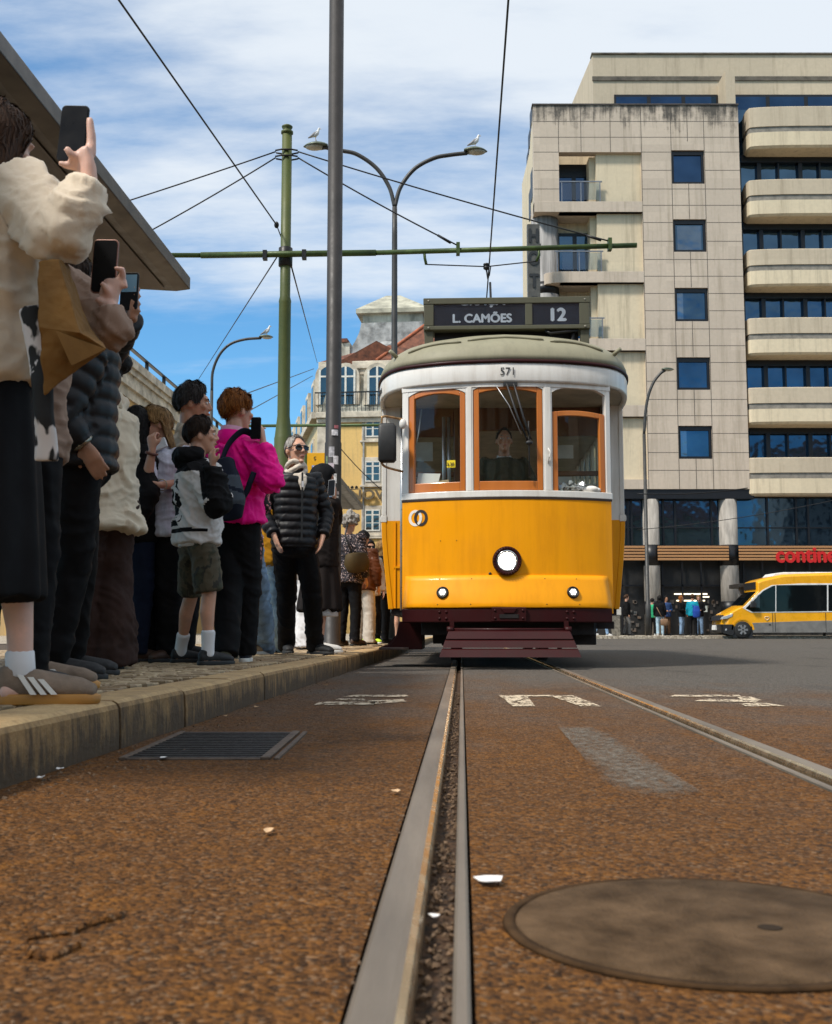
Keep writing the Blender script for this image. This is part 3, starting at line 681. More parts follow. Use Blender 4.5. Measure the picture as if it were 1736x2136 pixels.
# under frame, wheels, steps
mb=MB(); mb.bb(-.80,.80,.18,8.2,.30,.53); mb.bb(-.62,.62,.5,7.8,.20,.30); mb.build('underframe',UND,TR,bevel=.01)
mb=MB(); mb.bb(.50,.83,.32,.95,.21,.42); mb.bb(.62,.80,.27,.33,.30,.42); mb.bb(-.70,-.40,.35,.8,.22,.40); mb.build('brake_gear',UND,TR,bevel=.01)
for yy in (2.75,5.55):
    mb=MB(); mb.cyl((-.46,yy,.335),(.46,yy,.335),.05)
    ax=mb.build('axle',UND,TR)
    for sx in (-1,1):
        mb=MB(); mb.lathe([(.0,-.05),(.28,-.05),(.33,-.05),(.335,.03),(.36,.04),(.36,.06),(.30,.06),(.0,.05)],(sx*.50,yy,.335),(-sx,0,0),36); mb.build('wheel',M('wheel_steel',(.05,.045,.04),.4,.8),ax)
for sx in (-1,1):
    mb=MB(); pr=[(.22,.43),(.24,.30),(.30,.22),(.40,.19),(.40,.165),(.27,.165),(.0,.165),(.0,.43)]
    y0,y1=.42,1.18
    A=[V((sx*(.80+a),y0,z)) for a,z in pr]; Bq=[V((sx*(.80+a),y1,z)) for a,z in pr]
    if sx<0:
        mb.rings([A,Bq],False); mb.build('entry_step',MAR,TR,bevel=.006)
        mb=MB(); mb.bb(-1.21,-.93,y0-.03,y1,.163,.185); mb.build('step_tread',M('tread_metal',(.12,.09,.08),.4,.7,.2,20.),TR,bevel=.003)
        mb=MB(); mb.prism([(-.93,y0+.012,.43),(-1.02,y0+.012,.43),(-1.05,y0+.012,.30),(-1.16,y0+.012,.185),(-.93,y0+.012,.185)],(0,.01,0)); mb.build('step_cheek',MAR,TR)
    else:
        mb.bb(.80,1.02,.5,1.1,.36,.43); mb.build('step_bracket',UND,TR)
# main body behind the platforms (tumblehome sides)
def side(sx):
    prof=[(1.175,.56),(1.195,.75),(1.225,1.05),(1.245,1.30),(1.25,1.455)]
    mb=MB(); R=[]
    for y in (1.22,7.18):
        R.append([V((sx*x,y,z)) for x,z in prof]+[V((sx*(x-.05),y,z)) for x,z in prof[::-1]])
    mb.rings(R,False); s=mb.build('side_panel',YEL,TR,bevel=.006)
    mb=MB(); R=[]
    for y in (1.217,7.17):
        R.append([V((sx*1.195,y,1.455)),V((sx*1.258,y,1.455)),V((sx*1.262,y,1.475)),V((sx*1.262,y,1.51)),V((sx*1.248,y,1.525)),V((sx*1.195,y,1.525))])
    mb.rings(R,False); mb.build('belt_rail',WHT,TR,bevel=.004)
    # pillars and windows
    ys=[1.22,1.42]+[1.42+.62*k for k in range(1,10)]
    for k in range(10):
        y=1.22 if k==0 else 1.42+.575*k; wdt=.20 if k==0 else .07
        mb=MB(); mb.bb(sx*1.20 if sx>0 else -1.245,sx*1.245 if sx>0 else -1.20,y,y+wdt,1.526,2.66); mb.build('window_pillar',WHT,TR,bevel=.005)
        if k<9:
            mb=MB(); y2=1.42+.575*(k+1); mb.bb(min(sx*1.215,sx*1.221),max(sx*1.215,sx*1.221),y+wdt,y2,1.526,2.62); mb.build('side_window',GL,TR)
    # end wall return of the body (faces the platform)
    mb=MB()
    x0,x1=(.985,1.20); 
    mb.prism([(sx*x1,1.226,1.47),(sx*1.19,1.226,1.1),(sx*1.15,1.226,.57),(sx*1.03,1.226,.57),(sx*1.03,1.226,1.47)],(0,.03,0)); mb.build('end_panel',YEL,TR)
    mb=MB(); mb.bb(min(sx*1.03,sx*1.20),max(sx*1.03,sx*1.20),1.228,1.256,1.47,2.66); mb.build('end_panel',WHT,TR)
    mb=MB(); mb.cyl((sx*1.035,1.195,.55),(sx*1.035,1.195,2.64),.022,.022,12); tr_=mb.build('door_rail',ALU,TR)
    mb=MB()
    for k in range(12): mb.ell((sx*1.035,1.172,.62+.16*k),(.006,.004,.006),None,6,4)
    mb.build('rail_screws',BLKM,tr_)
    # ridge strips on the yellow return
    mb=MB(); mb.bb(min(sx*1.10,sx*1.108),max(sx*1.10,sx*1.108),1.214,1.226,.57,1.46); mb.bb(min(sx*1.05,sx*1.12),max(sx*1.05,sx*1.12),1.213,1.226,.98,1.0); mb.build('panel_bead',YEL,TR)
side(-1); side(1)
# platform floor, bulkhead, interior
mb=MB(); mb.bb(-.97,.97,.28,1.25,.50,.56); mb.bb(-1.15,1.15,1.25,7.2,.50,.78); mb.bb(-.97,.97,7.2,8.1,.5,.56); mb.build('floor',UND,TR)
yb=1.30
mb=MB()
for a,c in ((-1.14,-1.02),(-.50,-.40),(.40,.50),(1.02,1.14)): mb.bb(a,c,yb,yb+.05,.78,2.66)
for a,c in ((-1.02,-.50),(.50,1.02)): mb.bb(a,c,yb+.002,yb+.048,.78,1.52); mb.bb(a,c,yb+.002,yb+.048,2.36,2.66); mb.bb(a,c,yb+.004,yb+.046,1.94,1.99)
mb.bb(-.4,.4,yb+.002,yb+.048,2.42,2.66)
blk=mb.build('bulkhead',DWOOD,TR,bevel=.006)
mb=MB(); mb.bb(-1.02,-.5,yb+.02,yb+.024,1.52,2.36); mb.bb(.5,1.02,yb+.02,yb+.024,1.52,2.36); mb.build('pane',glass('bulk_glass',(.8,.82,.8),.5),blk)
mb=MB()
for a,c,z0,z1 in ((.56,.74,2.12,2.26),(.56,.72,1.84,1.93),(-.9,-.72,2.1,2.3),(.80,.98,1.60,1.85)): mb.bb(a,c,yb-.006,yb-.002,z0,z1)
mb.build('notice',M('notice_paper',(.45,.48,.45),.6),blk)
# saloon: seats and far bulkhead so the inside reads deep
for k in range(6):
    for sx in (-1,1):
        y=2.0+.85*k; mb=MB(); mb.bb(sx*.35 if sx>0 else -1.1,sx*1.1 if sx>0 else -.35,y,y+.42,.78,1.22); mb.bb(sx*.35 if sx>0 else -1.1,sx*1.1 if sx>0 else -.35,y+.38,y+.44,1.22,1.78); mb.build('seat',DWOOD,TR,bevel=.02)
mb=MB(); mb.bb(-1.14,-.42,7.1,7.15,.78,2.66); mb.bb(.42,1.14,7.1,7.15,.78,2.66); mb.bb(-.42,.42,7.1,7.15,2.35,2.66); mb.build('rear_bulkhead',DWOOD,TR)
mb=MB(); mb.slab(lambda x:(V((x,8.43-bow(x)[0].y,0)),V((0,-1,0))),lin(-hw,hw,15),.5,1.6,.03); mb.build('rear_dash',YEL,TR)
mb=MB()
for a,c in posts: mb.slab(lambda x:(V((x,8.43-bow(x)[0].y,0)),V((0,-1,0))),lin(a,c,3),1.6,2.65,.05)
mb.build('rear_posts',WHT,TR)
# driver's desk: controller, brake, dashboard bits
mb=MB(); mb.lathe([(.15,.56),(.15,1.45),(.17,1.47),(.17,1.52),(.0,1.53)],(-.32,.50,0),n=20); mb.build('controller',DKIN,TR)
mb=MB(); mb.bb(-.93,.93,.30,.42,1.50,1.56); mb.build('dash_shelf',DKIN,TR)
mb=MB(); mb.tube([(-.60,.95,1.45),(-.60,.95,2.5)],.017,10); mb.tube([(-.55,.96,1.45),(-.55,.96,2.5)],.017,10); mb.build('grab_pole',ALU,TR)
mb=MB(); mb.tube([(-.80,.30,2.45),(-.83,.24,2.2),(-.885,.215,1.95)],.006,8); mb.build('mirror_stay',ALU,TR)
def flat(name,a,c,d,e,mat,par=None):
    mb=MB(); n=((V(c)-V(a)).cross(V(e)-V(a))).normalized()*.004; mb.prism([a,c,d,e],n); return mb.build(name,mat,par)
PAPW=M('clip_paper',(.74,.74,.72),.7,0,.05)
ob=flat('paper_sheets',(-.86,.25,1.64),(-.66,.21,1.64),(-.62,.25,1.82),(-.83,.29,1.83),PAPW); ob.parent=TR; 
ob=flat('brown_envelope',(-.64,.22,1.63),(-.55,.20,1.63),(-.54,.22,1.76),(-.64,.24,1.75),M('envelope',(.50,.40,.25),.8)); ob.parent=TR
YS=M('sticker_yellow',(.82,.62,.01),.5)
p,nn=bow(-.525); st=MB(); 
q0=p+nn*-.022; st.slab(off(-.024),lin(-.565,-.485,3),1.855,1.925,.002); s_=st.build('price_sticker',YS,TR)
text('3.30',.042,BL,'lettering',s_,(-.525,q0.y-.004,1.885),(pi/2,0,-.25),.0005,.001)
mb=MB()
for i in range(40):
    rock(mb,(.62+random.uniform(-.12,.1),.17+random.uniform(-.02,.05),1.66+random.uniform(-.03,.06)),random.uniform(.015,.04))
mb.build('plastic_bag',M('clear_bag',(.45,.47,.48),.15,.2,.3,20.),TR)
mb=MB(); mb.ell((.79,.19,1.655),(.07,.04,.035)); mb.ell((.74,.185,1.65),(.05,.035,.03)); mb.ell((.84,.20,1.65),(.04,.03,.025)); mb.build('white_cloth',M('cloth_rag',(.7,.66,.6),.8,0,.1,20.,.5,40.),TR)
# wipers
def sp(x,z,d): p,nn=bow(x); q=p+nn*d; return V((q.x,q.y,z))
mb=MB(); mb.tube([sp(.0,2.62,.03),sp(.10,2.3,.035),sp(.19,2.07,.04)],.010,8); mb.tube([sp(.065,2.62,.03),sp(.15,2.3,.04),sp(.215,2.09,.045)],.010,8); mb.ell(sp(.20,2.065,.045),(.035,.02,.022)); mb.bb(-.03,.10,-.035,-.005,2.60,2.635); wp=mb.build('wiper_arm',BLK,TR)
mb=MB(); mb.tube([sp(.195,2.27,.028),sp(.20,2.05,.028),sp(.20,1.75,.028)],.007,6); mb.build('wiper_blade',BLK,wp)
mb=MB(); mb.tube([sp(-.10,2.61,.02),sp(.02,2.42,.02),sp(.13,2.15,.02)],.004,6); mb.build('wiper_rod',ALU,TR)
mb=MB(); mb.tube([sp(.375,2.02,.02),sp(.395,1.98,.025),sp(.385,1.93,.025),sp(.37,1.95,.025),sp(.378,1.93,.02),sp(.378,1.88,.012)],.006,8); mb.build('window_hook',WHT,TR)
# side mirror on its tube frame
mb=MB(); mb.tube(catmull([(-.975,.20,2.335),(-1.10,.14,2.35),(-1.155,.11,2.345),(-1.17,.10,2.30),(-1.17,.10,1.96),(-1.165,.10,1.90),(-1.12,.12,1.865),(-.975,.20,1.835)],6),.011,10); 
mr=mb.build('mirror_arm',M('brass_worn',(.38,.22,.10),.4,.7,.3,20.),TR)
mb=MB(); mb.tube([(-1.115,.085,1.905),(-1.115,.085,1.93),(-1.115,.085,2.25),(-1.115,.085,2.275)],[(.065,.03),(.085,.045),(.085,.045),(.06,.03)],20,sq=5.); mb.build('mirror_housing',BLK,mr)
mb=MB(); mb.bb(-1.187,-1.163,.08,.115,2.07,2.14); mb.build('mirror_clamp',BLKM,mr)
mb=MB(); mb.ell((-.975,.185,2.29),(.035,.03,.05)); mb.build('mirror_lamp',WHT,mr)
# trolley pole up to the wire
mb=MB(); mb.cyl((0,4.3,3.2),(0,4.3,3.45),.09,.06,16); mb.cyl((0.02,4.3,3.42),(.0,5.3,5.28),.02,.016,10); mb.build('trolley_pole',BLKM,TR)
# ------------------------------------------------------------------ masts, lamps, wires, shelters, gulls
GRN=M('mast_green',(.045,.066,.010),.55,.05,.3,2.5,.2,60.,col2=(.080,.092,.014)); GRN2=M('bracket_green',(.045,.075,.014),.5,.2,.25,8.)
POLE=M('pole_grey_paint',(.022,.0185,.017),.55,.1,.2,3.,.1,50.); LAMPG=M('lamp_post_grey',(.045,.043,.04),.5,.3,.2,4.); WIRE=M('wire_black',(.012,.012,.013),.5,.5)
LHEAD=M('lamp_head_green',(.10,.12,.085),.5,.2,.25,12.); LGLASS=M('lamp_bowl',(.42,.40,.32),.25,0,.1)
def wire(label,a,b,r=.009,sag=0.,n=14,mat=None,name='overhead_wire'):
    a,b=V(a),V(b); pts=[a+(b-a)*t-V((0,0,sag*4*t*(1-t))) for t in lin(0,1,n)]
    mb=MB(); mb.tube(pts,r,6,ref=V((0,0,1))); return tag(mb.build(name,mat or WIRE),label,'wire','overhead wires')
# --- catenary mast
MY=15.5; mx=P(595,600,MY).x; MT=thing('catenary_mast','green tram mast with a long cross arm over the track','mast',(mx,MY,KH))
zt=P(593,262,MY).z-KH; zs=P(595,632,MY).z-KH; zf=P(595,868,MY).z-KH; zf2=P(595,915,MY).z-KH
mb=MB(); mb.lathe([(.16,0),(.16,.25),(.13,.32),(.128,zf2),(.122,zf2+.02),(.088,zf),(.086,zs),(.09,zs+.02),(.074,zs+.09),(.072,zt-.13)],(0,0,0),n=24); mb.build('mast_pole',GRN,MT)
mb=MB(); mb.lathe([(.072,zt-.13),(.088,zt-.12),(.088,zt-.09),(.066,zt-.075),(.05,zt-.06),(.075,zt-.035),(.08,zt-.015),(.06,zt),(0,zt+.01)],(0,0,0),n=20); mb.build('mast_finial',GRN,MT)
za=P(595,538,MY).z-KH; ze=P(1340,517,MY-SN*4.95).z-KH
S5=4.97
def arm_pt(s): return V((CS*s,-SN*s-.11,za+(ze-za)*abs(s)/S5))
mb=MB(); mb.tube([arm_pt(-S5),arm_pt(-1.2)],.034,12); mb.tube([arm_pt(-1.2),arm_pt(1.3)],.045,12); mb.tube([arm_pt(1.3),arm_pt(S5)],.036,12); mb.build('cross_arm',GRN2,MT)
mb=MB(); mb.lathe([(.085,-.13),(.10,-.12),(.10,.14),(.085,.15)],(0,0,za),n=18)
mb.build('arm_collar',BLKM,MT)
for s in (-.28,.28): mb=MB(); mb.box(arm_pt(s),(.06,.10,.13)); mb.build('arm_clamp',BLKM,MT)
yz=P(595,323,MY).z-KH; mb=MB()
for dz in (-.04,.05):
    for sy in (-.08,.08): mb.tube([V((-.16,sy*.5,yz+dz)),V((-.07,sy,yz+dz)),V((.07,sy,yz+dz)),V((.16,sy*.5,yz+dz))],.012,6)
mb.build('stay_yoke',BLKM,MT)
def on_arm(px):
    s=(px-595)/F*MY; return arm_pt(s)+V((mx,MY,KH)),s
def stay(label,px,dz,sgn=1):
    p,s=on_arm(px); a=V((mx+sgn*.16,MY,KH+yz+dz)); w=wire(label,a,p+V((0,0,.07)),.011,.03)
    d=(a-p).normalized(); mb=MB(); mb.cyl(p+d*.12+V((0,0,.05)),p+d*.34+V((0,0,.05)),.022,.018,8); mb.build('turnbuckle',BLKM,None).parent=w
    q=p-V((mx,MY,KH)); mb=MB(); mb.box(q+V((0,0,.02)),(.05,.11,.17)); mb.build('stay_clamp',GRN2,MT)
stay('stay wire from the mast head to the arm tip beside the hotel',1285,.05); stay('stay wire from the mast head to the arm middle',965,-.04)
stay('stay wire on the shelter side of the green mast, upper of the two',-95,.05,-1); stay('lower stay wire on the shelter side of the green mast',225,-.04,-1)
# bridle, hanger and trolley wire
b1,_=on_arm(893); b2,_=on_arm(1135); c1=P(1015,556,MY-.15)
mb=MB(); 
for b in (b1,b2):
    q=b-V((mx,MY,KH)); mb.tube([q+V((0,0,.02)),q+V((.01,0,-.10)),q+V((.03 if b is b1 else -.03,0,-.19))],.02,8)
mb.build('bridle_hook',GRN2,MT)
wire('slack bridle wire hanging under the cross arm, mast side of the insulator',b1+V((.03,0,-.19)),c1,.009); wire('short bridle wire under the cross arm, hotel side of the insulator',c1,b2+V((-.03,0,-.19)),.009)
tw=TK(.45,MY); TZ=P(1025,585,MY).z
hg=thing('wire_hanger','small insulator and hanger holding the trolley wire under the cross arm','insulator',c1)
mb=MB(); mb.lathe([(.02,.05),(.045,.04),(.045,.015),(.025,.005),(.045,-.005),(.045,-.03),(.02,-.05)],(0,0,0),n=12); mb.build('insulator',BLKM,hg)
mb=MB(); mb.tube([V((0,0,-.05)),V((.02,0,-.18)),V((.03,.0,TZ-c1.z+.02))],.012,6); mb.tube([V((0.06,0,.0)),V((.04,.0,TZ-c1.z+.02))],.008,6); mb.build('hanger_rod',BLKM,hg)
pp=P(1074,60,9.9); A0=TK(.45,9.8); off_=pp.x-A0.x
wire('trolley wire running overhead along the track above the tram',TK(.50,-1,pp.z+.25),TK(.47,MY,P(1026,540,MY).z),.011,n=20); wire('trolley wire stretching away behind the destination box',TK(.47,MY,P(1026,540,MY).z),TK(.45,70,5.6),.011)
a=P(577,469,MY); wire('slanting span wire reaching down from high overhead to the green mast',P(178,-100,8.6),a,.010)
mb=MB(); mb.ell(a,(.035,.035,.05)); mb.cyl(a,V((mx-.06,MY,P(590,497,MY).z)),.008); tag(mb.build('strain_insulator',BLKM),'round black strain insulator where the slanting wire meets the mast','insulator')
wire('thin guy wire running down from the mast behind the grey haired man',P(585,525,MY),P(415,790,42),.010); wire('thin guy wire from the mast down to the old yellow building',P(606,548,MY),P(662,757,60),.012)
wire('upper thin blue wire crossing behind the green mast',P(495,828,40),P(655,769,74),.022); wire('lower thin blue wire crossing behind the green mast',P(500,868,40),P(652,784,74),.022)
wire('wire drooping across the yellow facade above the hotel lettering',P(706,930,30),P(830,1048,30),.012,.1); wire('level thin wire across the yellow facade at the window',P(706,1022,31),P(840,1016,31),.010)
wire('thin wire crossing low in front of the hotel',P(1330,1105,40),P(1800,1030,38),.012,.15); wire('second thin wire in front of the hotel shop windows',P(1330,1030,42),P(1560,1018,42),.02,.1)
# second mast further on, its arm reaching over the tram
M2=28.6; m2x=P(693,900,M2).x; t2=thing('catenary_mast','distant green tram mast mostly hidden by the dark pole','mast',(m2x,M2,KH)); z2=P(693,887,M2).z-KH
mb=MB(); mb.lathe([(.13,0),(.13,2.6),(.09,2.8),(.08,7.0),(.05,7.1)],(0,0,0),n=16); mb.build('mast_pole',GRN,t2)
mb=MB(); mb.tube([V((-2.4,.1,z2)),V((5.,-.15,z2))],.04,10); mb.build('cross_arm',GRN2,t2)
# --- tall dark pole
DY=14.2; dx=P(697,700,DY).x; dp=thing('dark_pole','tall dark grey street pole plastered with stickers at head height','pole',(dx,DY,KH)); ztop=P(702,-60,DY).z
mb=MB(); mb.lathe([(.16,0),(.16,.03),(.112,.05),(.108,2.6),(.100,2.62),(.098,ztop)],(0,0,0),n=24); mb.build('pole_shaft',POLE,dp)
stc=[((.55,.53,.55),700,905,20,12),((.35,.34,.36),693,945,17,22),((.62,.60,.62),702,962,16,18),((.42,.36,.40),692,975,18,14),((.68,.66,.66),697,1000,20,20),((.08,.07,.07),689,990,10,12),((.5,.5,.52),688,1018,13,12),((.40,.12,.14),703,893,13,7),((.10,.22,.42),693,1035,18,8),((.55,.55,.55),703,1040,14,8),((.14,.2,.10),683,962,7,18),((.45,.42,.45),706,1030,8,7)]
for i,(c,px,py,w_,h_) in enumerate(stc):
    z=P(px,py,DY).z-KH; hh=h_/F*DY/2; a0=(P(px,py,DY).x-dx)/.109; a0=max(-.95,min(.95,a0)); aw=w_/F*DY/.109/2
    R=[]
    for a in lin(math.asin(a0)-aw*.7,math.asin(a0)+aw*.7,6): R.append([V((.1105*math.sin(a),-.1105*math.cos(a),z-hh)),V((.1105*math.sin(a),-.1105*math.cos(a),z+hh))])
    mb=MB(); us=list(range(6)); mb.add([p for r in R for p in r],[(2*k,2*k+2,2*k+3,2*k+1) for k in range(5)],True); mb.build('sticker',M('sticker_%d'%i,c,.6,0,.35,25.),dp)
# --- street lamps
def lamp_head(c,dirx,L,par,hd=.5):
    mb=MB(); R=[]
    for t in lin(0,1,9):
        k=math.sin(pi*min(1,.12+t*.88))**.6 if t<1 else .12
        x=dirx*L*(t-.0); r=L*.34*k
        R.append([c+V((x,r*math.cos(a),.55*r*max(0,math.sin(a))+.02+.25*L*(t-.5)*hd*0)) for a in [2*pi*i/14 for i in range(14)]])
    mb.rings(R,True); h=mb.build('lamp_head',LHEAD,par)
    mb=MB(); mb.ell(c+V((dirx*L*.55,0,.015)),(L*.38,L*.26,L*.12)); mb.build('lamp_bowl',LGLASS,h)
def L2(px,py,Y,o): return P(px,py,Y)-V(o)
LY=22.; lx=P(823,700,LY).x; dl=thing('street_lamp','tall double armed street lamp with a gull on each head','street lamp',(lx,LY,KH)); O=(lx,LY,KH)
fork=L2(823,432,LY,O); fork.x=0
mb=MB(); mb.lathe([(.12,0),(.11,1.2),(.075,1.25),(.055,fork.z-.6),(.05,fork.z)],(0,0,0),n=18); mb.build('lamp_post',LAMPG,dl)
for pts in ([(823,432),(812,390),(785,350),(745,322),(712,314),(672,306)],[(823,432),(836,390),(865,352),(905,330),(940,323),(975,319)]):
    q=[L2(x,y,LY,O) for x,y in pts]; q[0].x=0
    mb=MB(); mb.tube(catmull(q,7),.042,10,ref=V((0,1,0))); mb.build('lamp_arm',LAMPG,dl)
lamp_head(L2(684,308,LY,O),-1,.50,dl); lamp_head(L2(968,318,LY,O),1,.48,dl)
def single_lamp(label,Y,base,pts,hd,dirx,L,r):
    x=P(pts[0][0],pts[0][1],Y).x; O=(x,Y,base); t=thing('street_lamp',label,'street lamp',O); q=[L2(a,b,Y,O) for a,b in pts]; q[0].x=0
    mb=MB(); mb.lathe([(r*1.5,0),(r*1.45,1.3),(r,1.35),(r*.8,q[0].z)],(0,0,0),n=14); mb.build('lamp_post',LAMPG,t)
    mb=MB(); mb.tube(catmull(q,6),r*.72,8,ref=V((0,1,0))); mb.build('lamp_arm',LAMPG,t)
    lamp_head(L2(*hd,Y,O),dirx,L,t); return t
single_lamp('slim curved street lamp standing behind the crowd with a gull on it',28.,KH,[(442,815),(444,775),(458,740),(480,718),(510,708),(545,705)],(541,705),1,.36,.05)
single_lamp('curved grey street lamp in front of the hotel facade',46.9,.12,[(1344,905),(1347,860),(1353,825),(1364,797),(1378,779),(1388,772)],(1381,772),1,.52,.085)
# --- gulls
GW=M('gull_white',(.72,.71,.68),.7,0,.06,20.); GG=M('gull_grey',(.22,.22,.23),.7,0,.15,20.); GB=M('gull_bill',(.55,.33,.05),.5); GK=M('gull_dark',(.03,.03,.03),.6)
def gull(label,foot,s,face):   # face +1 looks to larger x
    t=thing('gull',label,'gull',foot,0 if face>0 else pi,'gulls on the street lamps')
    mb=MB(); k=s
    mb.loft([(V((-.17,0,.13))*k,.018*k,.012*k),(V((-.10,0,.155))*k,.056*k,.052*k),(V((-.01,0,.20))*k,.082*k,.078*k),(V((.055,0,.26))*k,.076*k,.072*k),(V((.09,0,.325))*k,.046*k,.044*k),(V((.102,0,.375))*k,.033*k,.032*k),(V((.115,0,.405))*k,.037*k,.034*k),(V((.12,0,.432))*k,.024*k,.022*k)],12,(0,1,0))
    mb.build('gull_body',GW,t)
    for sy in (-1,1):
        mb=MB(); mb.loft([(V((.06,sy*.05,.28))*k,.02*k,.03*k),(V((-.02,sy*.062,.22))*k,.022*k,.05*k),(V((-.12,sy*.045,.15))*k,.016*k,.03*k),(V((-.24,sy*.02,.085))*k,.006*k,.010*k)],10,(0,1,0)); mb.build('wing',GG,t)
        mb=MB(); mb.tube([V((.02,sy*.025,.15))*k,V((.005,sy*.027,.08))*k,V((.015,sy*.028,.0))*k],.006*k,6); mb.tube([V((.0,sy*.028,.004))*k,V((.05,sy*.035,.004))*k],.007*k,6); mb.build('leg',GB,t)
        mb=MB(); mb.ell(V((.138,sy*.027,.412))*k,(.006*k,.005*k,.006*k),None,8,6); mb.build('eye',GK,t)
    mb=MB(); mb.tube([V((.145,0,.405))*k,V((.175,0,.398))*k,V((.192,0,.385))*k],[.011*k,.009*k,.003*k],8); mb.build('bill',GB,t)
gull('white gull perched on the lamp head beside the dark pole',P(655,291,LY)+V((.03,0,-.02)),.62,1); gull('grey winged gull perched on the outer lamp head, hotel side',P(991,309,LY),.66,1); gull('small gull perched on the slim curved lamp behind the crowd',P(556,702,28.),.66,1)
# --- tram stop shelters
SHD=M('shelter_frame',(.045,.040,.036),.45,.3,.15,4.); SHU=M('shelter_soffit',(.18,.158,.135),.6,0,.12,1.5); SHS=M('shelter_fascia',(.085,.075,.068),.4,.4,.15,3.)
def shelter(label,w0,w1,ue,dep,z,posts,grp=None):
    c=TK(ue,w1,KH); t=thing('tram_shelter',label,'shelter',c,-PSI); L=w1-w0; zz=z-KH; th=.115
    mb=MB(); R=[]
    for y in (-L,0):
        R.append([V((0,y,zz)),V((0,y,zz+.085)),V((-.03,y,zz+th)),V((-dep,y,zz+th+.25)),V((-dep,y,zz+.20)),V((-.10,y,zz-.012))])
    mb.rings(R,False); mb.build('roof_edge',SHS,t,bevel=.006)
    mb=MB(); mb.add([V((-.16,-L+.1,zz-.016)),V((-.16,-.07,zz-.016)),V((-dep+.05,-.07,zz+.17)),V((-dep+.05,-L+.1,zz+.17))],[(0,1,2,3)]); mb.build('soffit',SHU,t)
    mb=MB(); mb.bb(-.86,-.78,-L+.1,-.07,zz+.02,zz+.06); mb.build('soffit_rail',SHD,t)
    for y in posts:
        mb=MB(); mb.cyl((-1.7,y,0),(-1.7,y,zz+.1),.05,.05,14); mb.bb(-2.2,-.35,y-.03,y+.03,zz+.05,zz+.12); mb.build('shelter_post',SHD,t)
    mb=MB(); mb.bb(-1.745,-1.735,-L+.6,-.5,.25,2.0); mb.build('back_glass',glass('shelter_glass',(.8,.85,.84),.8),t)
    for y in lin(-L+1.4,-1.6,3):
        mb=MB(); mb.bb(-.62,-.5,y-.5,y+.5,zz+.03,zz+.05); mb.build('soffit_vent',SHD,t)
    return t
SZ=2.74; e=G(397,604,SZ); ue=(e.x+.004+1.119*SN/CS-e.y*SN/CS)*CS
shelter('large grey roofed tram shelter over the waiting crowd',1.2,e.y/CS+ue*SN/CS,ue,3.2,SZ,(-1.2,-4.6))
e=G(757,1062,SZ); ue2=(e.x+.004+1.119*SN/CS-e.y*SN/CS)*CS
shelter('smaller looking second shelter further along, behind the dark pole',17.6,e.y,ue2,2.4,SZ,(-.9,-3.4))
# --- yellow stop sign
YS2=M('stop_sign_yellow',(.72,.36,.005),.45,0,.08); by=13.2; s0=P(641,945,by); s1=P(677,1010,by)
t=thing('stop_sign','yellow tram stop sign board on a thin post','sign',((s0.x+s1.x)/2,by,KH)); wd=(s1.x-s0.x)/2
mb=MB(); mb.bb(-wd,wd,-.02,.02,s1.z-KH-.12,s0.z-KH); mb.build('sign_board',YS2,t,bevel=.004)
mb=MB(); mb.bb(-wd-.02,-wd-.002,-.022,.022,s1.z-KH-.12,s0.z-KH); mb.cyl((-wd-.03,0,0),(-wd-.03,0,s0.z-KH),.025); mb.build('sign_post',GRN2,t)
zc=P(660,975,by).z-KH
mb=MB(); mb.tube([(-.045,-.024,zc),(.02,-.024,zc)],.022,12,ref=V((0,1,0))); pl=mb.build('route_pill',M('pill_blue',(.03,.06,.25),.4),t)
text('208',.034,LTW,'lettering',pl,(-.012,-.0475,zc),(pi/2,0,0),.0005,.001)
text('ç',.075,BL,'lettering',t,(-.01,-.0215,P(660,955,by).z-KH),(pi/2,0,0),.0005,.001)
mb=MB(); mb.bb(-.04,.05,-.0225,-.021,zc-.065,zc-.055); mb.bb(-.02,.06,-.0225,-.021,zc-.085,zc-.077); mb.build('lettering',BL,t)
mb=MB(); mb.cyl((-.01,-.021,s0.z-KH-.01),(-.01,-.021,s0.z-KH-.012),.002); 
# --- hotel side bus shelter and stone post
t=thing('bus_shelter','dark framed glass bus shelter behind the yellow minibus','shelter',P(1545,1325,48.2)*1.0); t.location.z=.12
mb=MB(); mb.bb(-.1,4.2,-.3,1.2,2.05,2.22); mb.build('shelter_roof',SHD,t,bevel=.02)
mb=MB(); mb.bb(.0,.45,.0,.14,.0,2.05); mb.build('shelter_panel',M('poster_panel',(.10,.11,.12),.3),t)
mb=MB(); mb.bb(.5,4.0,1.0,1.02,.3,2.0); mb.build('back_glass',glass('shelter_glass',(.8,.85,.84),.8),t)
mb=MB(); mb.bb(3.9,4.0,.9,1.0,0,2.05); mb.build('shelter_post',SHD,t)
g=P(1285,1325,47.6); t=thing('stone_post','rough stone post with a pale box on top across the road','post',(g.x,g.y,.12))
mb=MB(); mb.bb(-.17,.17,-.17,.17,0,.86); mb.build('post_shaft',M('post_stone',(.16,.14,.11),.9,0,.4,8.,.8,20.),t,bevel=.02)
mb=MB(); mb.bb(-.22,.22,-.2,.2,.86,1.2); mb.build('post_cap',M('cap_pale',(.5,.47,.42),.7,0,.2),t,bevel=.03)
